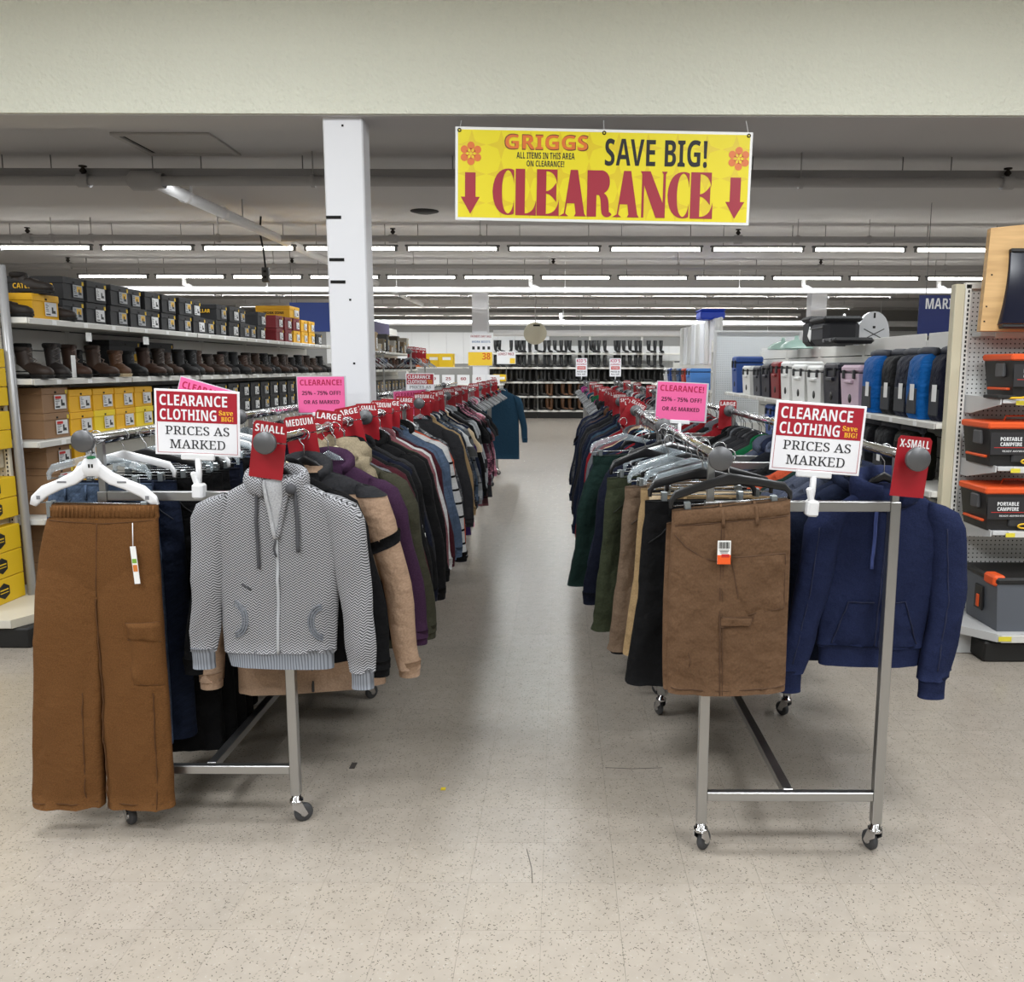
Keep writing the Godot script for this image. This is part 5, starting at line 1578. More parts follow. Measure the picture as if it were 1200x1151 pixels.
func hang_top(style: String, sd: int, p: Vector3, m: Material, label: String, group: String, turn: float, far: bool, trim: Material = null, deco := "") -> Node3D:
	var d := top_meshes(style, sd)
	var n: String = {"fleece": "fleece_jacket", "tee": "shirt", "fur parka": "parka"}.get(style, style)
	var cat: String = {"fleece": "jacket", "tee": "shirt", "fur parka": "jacket", "parka": "jacket", "hoodie": "jacket"}.get(style, style)
	if far:
		var o := solo(n, d["whole"], m, label, cat, group)
		o.transform = at(p, Vector3(0, turn, 0))
		return o
	var t := thing(n, p, label, cat, group, turn)
	part("body", d["body"], m, t)
	part("sleeve", d["sleeve-1"], m, t)
	part("sleeve", d["sleeve1"], m, t)
	var tr := trim if trim else m
	part("hood" if TOPS[style][6] in ["hood", "fur"] else "collar", d["neck"], tr, t)
	for s in ["cuff-1", "cuff1"]:
		if d.has(s): part("cuff", d[s], tr if deco != "yoke" and deco != "fur" else m, t)
	if style in ["jacket", "parka", "fleece", "hoodie", "fur parka"]: part("zip", d["placket"], M("zip tape", rgb(40, 40, 42), 0.6), t)
	var q: Array = TOPS[style]
	if int(p.z * -100.0) % 3 == 1 and p.z < -3.0:
		var g := part("price_tag", meshes["garment_tag"], M("price card", rgb(236, 236, 234), 0.5), t, at(Vector3(q[0] + 0.075, -0.50 - 0.02 * (sd % 3), 0.05), Vector3(0, 0.2, 0.1)))
		part("orange_block", meshes["garment_tag_block"], M("tag orange", rgb(236, 92, 28), 0.5), g)
	var rows := top_rows(q)
	if deco == "yoke":             # dark shoulder panels and a band round the upper arm
		for s in [-1.0, 1.0]:
			var st := begin(true)
			cloth(st, scaled(sleeve_rows(q, s, sd + s).slice(0, 3), 1.05), 14, sd * 2.3 + s)
			part("shoulder_panel", st, tr, t)
			var r: Array = sleeve_rows(q, s, sd + s)[4]
			st = begin(true)
			cloth(st, [[(r[0] as Vector3) + Vector3(0, 0.022, 0), r[1] * 1.04, r[2] * 1.05, 2.2, r[4], s * 0.4], [(r[0] as Vector3) - Vector3(0, 0.022, 0), r[1] * 1.04, r[2] * 1.05, 2.2, r[4], s * 0.4]], 14, sd * 2.3 + s, true)
			part("arm_band", st, fabric(PAL["black"]), t)
		var st := begin(true)
		cloth(st, scaled(rows.slice(1, 5), 1.03), 26, sd * 1.7)
		part("yoke", st, tr, t)
	if deco == "fur":
		for s in [-1.0, 1.0]:
			var st := begin(true)
			var pts := []
			var rad := []
			for i in 12:
				var v := i / 11.0
				pts.append(Vector3(s * (0.06 + 0.13 * v), -0.128 - 0.26 * v * v, 0.035 + 0.02 * sin(v * 3.0)))
				rad.append((0.05 + 0.012 * sin(i * 2.6)) * (1.0 - 0.55 * v))
			tube(st, pts, rad, 9)
			part("fur_trim", st, tr, t)
	if deco == "grid":
		for s in [-1.0, 1.0]:
			var sr := sleeve_rows(q, s, sd + s)
			for i in range(3, 11):
				var r: Array = sr[i]
				var st := begin(true)
				cloth(st, [[(r[0] as Vector3) + Vector3(0, 0.006, 0), r[1] * 1.05, r[2] * 1.06, 2.2, r[4]], [(r[0] as Vector3) - Vector3(0, 0.006, 0), r[1] * 1.05, r[2] * 1.06, 2.2, r[4]]], 14, sd * 2.3 + s, true)
				part("black_stripe", st, tr, t)
		for i in 4:
			var st := begin(true)
			var y := -0.25 - 0.14 * i
			tube(st, on_cloth(rows, dense([Vector2(-0.21, y), Vector2(0.21, y)], 0.03), 0.003, sd * 1.7), 0.006, 5)
			part("black_stripe", st, tr, t)
	return t

func scaled(rows: Array, k: float) -> Array:
	var o := []
	for r in rows: o.append([r[0], r[1] * k, r[2] * k, r[3], r[4]])
	return o

func legs_rows(q: Dictionary) -> Array:     # [hips, left leg, right leg]
	var hips := []
	var w: float = q.waist
	var c: float = q.get("cx", 0.0)
	for v in [[0.0, w, 0.024], [0.1, w * 1.0, 0.026], [0.3, lerpf(w, q.hip, 0.5), 0.034], [0.6, q.hip * 0.98, 0.038], [0.85, q.hip, 0.034], [1.0, q.hip * 0.99, 0.026]]:
		hips.append([Vector3(c * (1.0 - v[0]), lerpf(q.top, q.crotch, v[0]), 0), v[1], v[2] * q.get("t", 1.0), 2.8, q.folds * v[0] + 0.002])
	var out := [hips]
	for s in [-1.0, 1.0]:
		var r := []
		var hem: Array = q.hem_left if s < 0 else q.hem_right
		var top_c: float = s * q.hip * 0.5
		r.append([Vector3(top_c * 0.99, q.crotch + 0.17, 0), q.hip * 0.46, 0.016 * q.get("t", 1.0), 2.6, q.folds * 0.5])
		r.append([Vector3(top_c * 0.99, q.crotch + 0.09, 0), q.hip * 0.485, 0.031 * q.get("t", 1.0), 2.6, q.folds * 0.7])
		for i in 10:
			var v := i / 9.0
			var y := lerpf(q.crotch - 0.02, q.bottom, v)
			r.append([Vector3(lerpf(top_c, hem[0], v), y, 0.004 * s), lerpf(q.hip * 0.5, hem[1], pow(v, 0.8)), lerpf(0.042, q.get("hem_t", 0.05), v) * q.get("t", 1.0), 2.6, q.folds * (0.9 + 0.5 * v)])
		out.append(r)
	return out

func trousers_meshes(key: String, q: Dictionary, sd: float) -> Dictionary:
	if meshes.has("trousers " + key): return meshes["trousers " + key]
	var rows := legs_rows(q)
	var st := begin(true)
	for r in rows: cloth(st, r, 26, sd, true)
	var d := {"rows": rows, "legs": done(st)}
	st = begin(true)
	var w: Array = rows[0][0]
	var wb := []
	for v in [0.004, -0.004, -0.02, -0.036, -0.042]:
		wb.append([(w[0] as Vector3) + Vector3(0, v, 0), w[1] * 1.012, w[2] + (0.003 if v < 0.0 and v > -0.04 else 0.0), 2.8, q.get("gather", 0.002)])
	cloth(st, wb, 60, sd * 8.0)
	d["waistband"] = done(st)
	st = begin(true)
	for x in [-0.6, -0.2, 0.2, 0.6]:
		var px: float = (w[0] as Vector3).x + x * w[1]
		tube(st, [Vector3(px, q.top + 0.003, w[2] * 0.95 + 0.004), Vector3(px, q.top - 0.048, w[2] + 0.006)], 0.005, 5)
	d["belt_loops"] = done(st)
	st = begin(true)
	for s in [-1.0, 1.0]:
		tube(st, on_cloth(rows[0], dense([Vector2(s * w[1] * 0.5, q.top - 0.045), Vector2(s * w[1] * 0.75, q.top - 0.1), Vector2(s * w[1] * 0.97, q.top - 0.13)]), 0.001, sd), 0.0025, 4)
	tube(st, on_cloth(rows[0], dense([Vector2(0.0, q.top - 0.05), Vector2(0.012, q.top - 0.13), Vector2(0.0, q.crotch + 0.03)]), 0.001, sd), 0.0025, 4)
	d["seams"] = done(st)
	meshes["trousers " + key] = d
	return d

const BOTTOMS := {
	"jeans": {"top": -0.165, "crotch": -0.45, "bottom": -1.10, "waist": 0.175, "hip": 0.195, "hem_left": [-0.11, 0.085], "hem_right": [0.11, 0.085], "folds": 0.014},
	"trousers": {"top": -0.165, "crotch": -0.46, "bottom": -1.19, "waist": 0.17, "hip": 0.19, "hem_left": [-0.12, 0.10], "hem_right": [0.12, 0.10], "folds": 0.016},
	"shorts": {"top": -0.165, "crotch": -0.47, "bottom": -0.77, "waist": 0.185, "hip": 0.205, "hem_left": [-0.125, 0.118], "hem_right": [0.125, 0.118], "folds": 0.014, "t": 1.15},
	"skirt": {"top": -0.165, "crotch": -0.60, "bottom": -0.80, "waist": 0.16, "hip": 0.25, "hem_left": [-0.14, 0.15], "hem_right": [0.14, 0.15], "folds": 0.016, "t": 1.2},
}

func hang_bottom(style: String, sd: int, p: Vector3, m: Material, label: String, group: String, turn: float, far: bool) -> Node3D:
	var d := trousers_meshes("%s %d" % [style, sd], BOTTOMS[style], sd * 1.3)
	var n: String = {"jeans": "jeans", "trousers": "trousers", "shorts": "shorts", "skirt": "skirt"}[style]
	if far:
		var o := solo(n, d["legs"], m, label, n, group)
		o.transform = at(p, Vector3(0, turn, 0))
		return o
	var t := thing(n, p, label, n, group, turn)
	part("legs" if style != "skirt" else "panels", d["legs"], m, t)
	part("waistband", d["waistband"], m, t)
	if style != "skirt":
		part("belt_loops", d["belt_loops"], m, t)
		part("seams", d["seams"], M("seam " + m.resource_name, m.albedo_color.darkened(0.35), 0.9), t)
	return t

# a whole rail: items of [d, style, colour name, colour, cloth, hanger kind, turn, deco]
const PAL := {
	"black": Color(0.07, 0.07, 0.075), "charcoal": Color(0.17, 0.17, 0.18), "grey": Color(0.40, 0.41, 0.43), "light grey": Color(0.60, 0.61, 0.62), "white": Color(0.74, 0.74, 0.74), "navy": Color(0.10, 0.125, 0.20), "dark navy": Color(0.07, 0.085, 0.14),
	"denim blue": Color(0.31, 0.37, 0.45), "dark denim": Color(0.11, 0.14, 0.21), "teal blue": Color(0.13, 0.24, 0.32), "purple": Color(0.24, 0.15, 0.24), "deep violet": Color(0.20, 0.12, 0.30), "olive": Color(0.23, 0.225, 0.18), "dark olive": Color(0.20, 0.22, 0.16),
	"beige": Color(0.66, 0.55, 0.46), "tan": Color(0.62, 0.52, 0.38), "taupe": Color(0.42, 0.35, 0.29), "rust": Color(0.60, 0.28, 0.12), "orange": Color(0.72, 0.31, 0.20), "burgundy": Color(0.24, 0.09, 0.12), "red": Color(0.50, 0.10, 0.13), "dusty rose": Color(0.48, 0.30, 0.32),
	"pink": Color(0.80, 0.52, 0.60), "magenta": Color(0.66, 0.22, 0.48), "cream": Color(0.78, 0.70, 0.58), "cyan": Color(0.28, 0.62, 0.74), "dark green": Color(0.09, 0.16, 0.145), "green": Color(0.06, 0.33, 0.20), "brown": Color(0.34, 0.24, 0.17), "slate": Color(0.27, 0.29, 0.35), "mauve": Color(0.46, 0.34, 0.40),
}

func fill_rail(rail: String, x: float, y: float, items: Array, far_d: float) -> void:
	var n := 0
	for q in items:
		n += 1
		var col: String = q[2]
		var style: String = q[1]
		var kind: String = q[3] if q.size() > 3 else "weave"
		var hk: String = q[4] if q.size() > 4 else ["black", "clear", "black", "charcoal", "white"][n % 5]
		var turn: float = q[5] if q.size() > 5 else 0.16 * sin(n * 2.3 + x * 5.0)
		var d: float = q[0]
		var far := d > far_d
		var what: String = {"fleece": "fleece jacket", "tee": "top", "fur parka": "fur-hooded parka"}.get(style, style)
		var pat: String = {"plaid": "plaid ", "floral": "flowered ", "stripe": "striped ", "denim": "", "fleece": "", "weave": "", "herringbone": ""}[kind]
		var lab := "%s %s%s, %s from the front on %s" % [col, pat, what, ORD[n], rail]
		var p := Vector3(x + (q[7] if q.size() > 7 else 0.012 * sin(n * 3.7)), y, -d)
		var m := fabric(PAL[col], kind)
		hanger(p, hk, style in BOTTOMS, far, "%s hanger of the %s, %s from the front on %s" % [hk, style.split(" ")[-1], ORD[n], rail], "hangers on " + rail, turn)
		if style in BOTTOMS: hang_bottom(style, n % 3, p, m, lab, "clothes on " + rail, turn, far)
		elif style != "bare":
			var deco: String = q[6] if q.size() > 6 else ""
			var trim: Material = {"yoke": fabric(PAL["charcoal"]), "fur": fabric(Color(0.58, 0.53, 0.44), "fleece"), "grid": fabric(PAL["black"]), "": null}[deco]
			hang_top(style, n % 3, p, m, lab, "clothes on " + rail, turn, far, trim, deco)

# random but fixed stock for a stretch of rail
func stock(d0: float, d1: float, step: float, styles: Array, cols: Array, sd: int) -> Array:
	var r := RandomNumberGenerator.new()
	r.seed = sd
	var o := []
	var d := d0
	while d < d1:
		var s: String = styles[r.randi() % styles.size()]
		var c: String = cols[r.randi() % cols.size()]
		var kind := "weave"
		if s == "jeans": kind = "denim"
		elif s == "fleece" or s == "hoodie": kind = "fleece"
		elif s in ["shirt", "tee", "dress"]: kind = ["weave", "floral", "plaid", "stripe", "weave"][r.randi() % 5]
		if c.contains("denim"): kind = "denim"
		o.append([d, s, c, kind])
		d += step * r.randf_range(0.85, 1.15)
	return o

func build_rail_clothes() -> void:
	# left row, aisle rail
	fill_rail("the first left rack's aisle rail", L_AISLE, RAIL_L, [
		[2.885, "fleece", "black", "weave", "ivory", 0.0, "", -0.02], [2.985, "parka", "beige", "weave", "black", 0.20, "yoke", 0.03], [3.09, "shirt", "charcoal", "weave", "clear", 0.0, "", -0.03], [3.17, "hoodie", "purple", "fleece", "clear", 0.18, "", 0.065], [3.28, "jacket", "dark olive", "weave", "black"], [3.37, "fur parka", "olive", "weave", "ivory", 0.15, "fur", 0.04],
		[3.46, "fleece", "rust", "weave", "black"], [3.54, "jacket", "grey", "fleece", "black", 0.2], [3.62, "jacket", "burgundy", "weave", "black"], [3.71, "parka", "black", "weave", "clear"], [3.80, "jacket", "dark navy", "weave", "black"], [3.88, "jacket", "black", "weave", "black"], [3.96, "fleece", "charcoal", "fleece", "black"]], 9.0)
	fill_rail("the second left rack's aisle rail", L_AISLE, RAIL_L, [
		[4.14, "parka", "black", "weave", "black"], [4.22, "jacket", "black", "weave", "white"], [4.30, "jacket", "dark olive", "weave", "black"], [4.37, "fleece", "dusty rose", "fleece", "clear"], [4.44, "fleece", "white", "weave", "white", 0.1], [4.51, "jacket", "burgundy", "weave", "black"], [4.58, "shirt", "slate", "weave", "black"], [4.65, "jacket", "denim blue", "denim", "clear", 0.12],
		[4.73, "jacket", "denim blue", "denim", "black", 0.1], [4.81, "jacket", "black", "weave", "black"], [4.88, "parka", "white", "weave", "black", 0.14, "grid"], [4.96, "jacket", "orange", "weave", "black", 0.1], [5.04, "jacket", "charcoal", "weave", "black"], [5.11, "shirt", "light grey", "floral", "white"]], 9.0)
	fill_rail("the third left rack's aisle rail", L_AISLE, RAIL_L, [
		[5.74, "jacket", "charcoal"], [5.81, "shirt", "tan"], [5.88, "shirt", "light grey", "floral"], [5.95, "shirt", "denim blue", "floral"], [6.02, "shirt", "light grey", "floral"], [6.09, "tee", "white", "stripe"], [6.16, "shirt", "denim blue", "plaid"], [6.23, "shirt", "grey", "floral"], [6.30, "shirt", "light grey", "plaid"], [6.37, "dress", "deep violet"], [6.44, "shirt", "navy"], [6.51, "tee", "cream"], [6.58, "shirt", "slate", "floral"], [6.65, "shirt", "black"], [6.72, "dress", "pink"], [6.79, "shirt", "light grey", "stripe"], [6.86, "shirt", "grey"]], 9.0)
	fill_rail("the fourth left rack's aisle rail", L_AISLE, RAIL_L, stock(7.16, 8.38, 0.072, ["tee", "shirt", "tee", "dress", "shirt"], ["grey", "black", "white", "pink", "charcoal", "light grey", "dusty rose", "denim blue"], 41), 9.0)
	fill_rail("the fifth left rack's aisle rail", L_AISLE, RAIL_L, [[8.56, "dress", "mauve"], [8.66, "dress", "dusty rose"]] + stock(8.76, 9.82, 0.078, ["tee", "shirt", "dress", "tee"], ["mauve", "black", "white", "charcoal", "navy", "pink", "grey"], 52), 7.0)
	fill_rail("the sixth left rack's aisle rail", L_AISLE, RAIL_L, stock(9.98, 11.2, 0.085, ["shirt", "tee", "dress"], ["black", "navy", "charcoal", "brown", "red", "light grey"], 63), 7.0)
	fill_rail("the seventh left rack's aisle rail", L_AISLE, RAIL_L, stock(11.42, 12.55, 0.09, ["dress", "shirt", "dress"], ["navy", "black", "red", "brown", "white"], 74), 7.0)
	# left row, outer rail
	fill_rail("the first left rack's outer rail", L_OUT, RAIL_L, [
		[2.90, "jeans", "denim blue", "denim", "clear", 0.0, "", -0.05], [2.98, "jeans", "dark denim", "denim", "white", 0.0, "", 0.0], [3.06, "trousers", "black", "weave", "black", 0.1, "", 0.04], [3.14, "trousers", "black", "weave", "clear", 0.1, "", 0.06], [3.21, "trousers", "black", "weave", "black", 0.1, "", 0.07], [3.28, "trousers", "black", "weave", "white", 0.1, "", 0.07], [3.35, "jeans", "dark navy", "denim", "clear", 0.1, "", 0.08], [3.42, "jeans", "dark denim", "denim", "clear"], [3.49, "trousers", "black", "weave", "black"], [3.56, "jeans", "dark denim", "denim", "white"], [3.64, "jeans", "dark denim", "denim", "clear"], [3.72, "trousers", "black", "weave", "clear"], [3.80, "jeans", "denim blue", "denim", "white"], [3.88, "jeans", "dark denim", "denim", "clear"], [3.96, "jeans", "dark navy", "denim", "white"]], 9.0)
	fill_rail("the second left rack's outer rail", L_OUT, RAIL_L, stock(4.16, 5.16, 0.075, ["jeans", "jeans", "trousers"], ["dark denim", "black", "dark navy", "denim blue"], 85), 9.0)
	var k := 0
	for r in LEFT_RACKS.slice(2, 6):
		k += 1
		fill_rail("the %s left rack's outer rail" % ORD[k + 2], L_OUT, RAIL_L, stock(r[0] + 0.1, r[0] + r[1] - 0.1, 0.11, ["shirt", "jacket", "trousers", "tee"], ["black", "charcoal", "navy", "grey", "white", "dark denim", "dusty rose"], 100 + k), 7.0)
	# right row, aisle rail
	fill_rail("the first right rack's aisle rail", R_AISLE, RAIL_R, [
		[2.74, "shorts", "black", "weave", "black", 0.08, "", -0.01], [2.83, "shorts", "tan", "weave", "black", -0.1, "", 0.06], [2.90, "shorts", "cream", "weave", "clear", 0.1, "", 0.02], [2.97, "shorts", "black", "weave", "charcoal", 0.1, "", 0.03], [3.04, "shorts", "tan", "weave", "clear", 0.2, "", 0.0], [3.14, "shorts", "taupe", "weave", "clear", 0.5, "", -0.07], [3.22, "shorts", "taupe", "weave", "black", 0.2], [3.30, "shorts", "dark denim", "denim", "clear", 0.22], [3.40, "shorts", "dark olive", "weave", "black", 0.6, "", -0.13], [3.50, "shorts", "dark denim", "denim", "clear", 0.4, "", -0.05], [3.58, "shorts", "denim blue", "floral", "black", 0.24], [3.67, "shorts", "black", "weave", "white", 0.2], [3.75, "shorts", "navy", "weave", "black", 0.22]], 9.0)
	fill_rail("the second right rack's aisle rail", R_AISLE, RAIL_R, [
		[3.98, "jacket", "dark navy", "weave", "black", 0.30], [4.08, "jacket", "navy", "weave", "clear", 0.28], [4.20, "skirt", "dark green", "weave", "clear", 0.4, "", -0.16], [4.28, "trousers", "black", "weave", "black", 0.2], [4.38, "jacket", "dark navy", "weave", "clear", 0.22], [4.48, "shirt", "red", "weave", "white", 0.2], [4.56, "jacket", "navy", "weave", "black", 0.2], [4.66, "tee", "black", "weave", "white", 0.2], [4.74, "dress", "cyan", "weave", "clear", 0.2], [4.82, "jacket", "navy", "weave", "black", 0.18], [4.92, "fleece", "cream", "weave", "white", 0.2], [5.02, "fleece", "dusty rose", "weave", "white"], [5.12, "jacket", "grey", "fleece", "black", 0.2]], 9.0)
	fill_rail("the third right rack's aisle rail", R_AISLE, RAIL_R, [
		[5.40, "jacket", "red", "weave", "clear", 0.2], [5.50, "jacket", "grey"], [5.60, "jacket", "navy"], [5.70, "jacket", "red", "weave", "black", 0.16], [5.80, "fleece", "charcoal", "fleece"], [5.90, "jacket", "teal blue", "weave", "black", 0.25], [6.02, "jacket", "teal blue", "weave", "black", 0.2], [6.13, "jacket", "navy"], [6.24, "fleece", "black", "fleece"], [6.35, "jacket", "charcoal"], [6.46, "shirt", "navy"]], 9.0)
	k = 0
	for r in RIGHT_RACKS.slice(3):
		k += 1
		fill_rail("the %s right rack's aisle rail" % ORD[k + 3], R_AISLE, RAIL_R, stock(r[0] + 0.1, r[0] + r[1] - 0.06, 0.095 if k < 4 else 0.12, ["jacket", "fleece", "shirt", "hoodie", "tee"], [["charcoal", "black", "grey", "navy", "brown"], ["black", "magenta", "grey", "charcoal", "navy"], ["magenta", "grey", "navy", "black", "green"], ["navy", "magenta", "charcoal", "teal blue", "black", "tan"]][mini(k - 1, 3)], 200 + k), 8.0)
	# right row, outer rail
	fill_rail("the first right rack's outer rail", R_OUT, RAIL_R, [
		[2.945, "hoodie", "navy", "fleece", "black", 0.05], [3.03, "hoodie", "navy", "fleece", "black", 0.05], [3.11, "hoodie", "slate", "fleece", "black"], [3.16, "fleece", "grey", "fleece", "black"], [3.24, "fleece", "slate", "fleece", "ivory"], [3.32, "fleece", "slate", "fleece", "black"], [3.42, "hoodie", "dark green", "fleece", "black"], [3.50, "hoodie", "orange", "fleece", "black"], [3.60, "hoodie", "dark navy", "fleece", "black"], [3.68, "fleece", "black", "fleece", "black"], [3.76, "fleece", "charcoal", "fleece", "black"]], 9.0)
	fill_rail("the second right rack's outer rail", R_OUT, RAIL_R, [
		[4.00, "fleece", "slate", "stripe"], [4.08, "hoodie", "navy", "fleece"], [4.16, "hoodie", "slate", "fleece"], [4.26, "shirt", "tan"], [4.34, "fleece", "green", "fleece"], [4.44, "fleece", "charcoal", "fleece"], [4.53, "fleece", "charcoal", "fleece"], [4.62, "fleece", "charcoal", "fleece"], [4.71, "fleece", "charcoal", "fleece"], [4.80, "fleece", "charcoal", "fleece"], [4.89, "fleece", "grey", "fleece"], [4.98, "fleece", "charcoal", "fleece"], [5.08, "jacket", "black"]], 9.0)
	k = 0
	for r in RIGHT_RACKS.slice(2):
		k += 1
		fill_rail("the %s right rack's outer rail" % ORD[k + 2], R_OUT, RAIL_R, stock(r[0] + 0.1, r[0] + r[1] - 0.08, 0.12, ["jacket", "fleece", "shirt", "tee", "hoodie"], ["black", "charcoal", "grey", "navy", "white", "light grey", "red"], 300 + k), 7.0)
	# the taller rack behind the left row
	fill_rail("the taller rack's near rail", -1.95, 1.80, [[11.3, "jacket", "slate", "weave", "black", 0.1]] + stock(11.42, 12.5, 0.12, ["jacket", "shirt"], ["rust", "brown", "orange", "teal blue", "light grey", "burgundy"], 401), 7.0)
	fill_rail("the taller rack's far rail", -2.55, 1.80, stock(11.3, 12.5, 0.16, ["jacket", "shirt"], ["slate", "navy", "burgundy", "grey"], 402), 7.0)
	# the robe that faces the aisle at the end of the left row
	var p := Vector3(-0.84, RAIL_L, -12.70)
	hanger(p, "black", false, true, "black hanger of the blue robe at the far end of the left row", "", 0.0)
	hang_top("robe", 1, p, fabric(PAL["teal blue"], "fleece"), "long blue robe facing the aisle at the far end of the left row", "", -0.1, false)
	var mm := MultiMesh.new()
	mm.transform_format = MultiMesh.TRANSFORM_3D
	mm.mesh = meshes["small_hanger"]
	mm.instance_count = far_hangers.size()
	for i in far_hangers.size(): mm.set_instance_transform(i, far_hangers[i])
	var mi := MultiMeshInstance3D.new()
	mi.name = "distant_hangers"
	mi.multimesh = mm
	mi.material_override = M("distant hanger plastic", rgb(120, 122, 124), 0.35)
	add_child(mi)
	tag(mi, "hangers crowding the far rails of both rack rows", "hangers", "", "stuff")

# ================================================================ the clothes that face the camera
func hero_sleeve(sh: Vector2, end: Vector2, hw0: float, hw1: float, t: float, bend: float, z1: float) -> Array:
	var s := signf(sh.x)
	var rows := [[Vector3(sh.x - s * 0.055, sh.y + 0.035, 0), 0.012, t * 0.4, 2.0, 0.0], [Vector3(sh.x - s * 0.035, sh.y + 0.022, 0), 0.036, t * 0.75, 2.2, 0.0], [Vector3(sh.x - s * 0.015, sh.y, 0), hw0 * 0.92, t * 0.95, 2.2, 0.003]]
	for i in range(1, 15):
		var v := i / 14.0
		rows.append([Vector3(lerpf(sh.x, end.x, v) + s * bend * sin(PI * v), lerpf(sh.y - 0.01, end.y, v), z1 * v), lerpf(hw0, hw1, pow(v, 0.8)) + 0.004 * sin(v * 17.0) * v, lerpf(t, t * 0.72, v), 2.3, 0.009 + 0.012 * v])
	return rows

func cuff_rows(last: Array, l: float) -> Array:
	var c: Vector3 = last[0]
	return [[c + Vector3(0, 0.012, 0), last[1] * 0.99, last[2] * 1.0, 2.3, 0.002], [c + Vector3(0, -0.004, 0), last[1] * 0.86, last[2] * 0.9, 2.3, 0.002], [c + Vector3(0, -l * 0.6, 0), last[1] * 0.84, last[2] * 0.88, 2.3, 0.002], [c + Vector3(0, -l, 0), last[1] * 0.86, last[2] * 0.86, 2.3, 0.002]]

func piece(n: String, m: Material, parent: Node, fn: Callable) -> MeshInstance3D:
	var st := begin(true)
	fn.call(st)
	return part(n, st, m, parent)

func rib_mat(key: String, col: Color) -> StandardMaterial3D:
	if mats.has(key): return mats[key]
	var m := M(key, col, 0.9)
	texs["rib"] = texs.get("rib", ImageTexture.create_from_image(shade_img(8, 2, func(x, _y):
		var v := 1.0 if x < 5 else 0.72
		return Color(v, v, v))))
	m.albedo_texture = texs["rib"]
	m.uv1_scale = Vector3(110, 110, 110)
	return m

func build_hero_clothes() -> void:
	hanger_meshes()
	grey_hoodie()
	navy_hoodie()
	wide_trousers()
	carpenter_shorts()

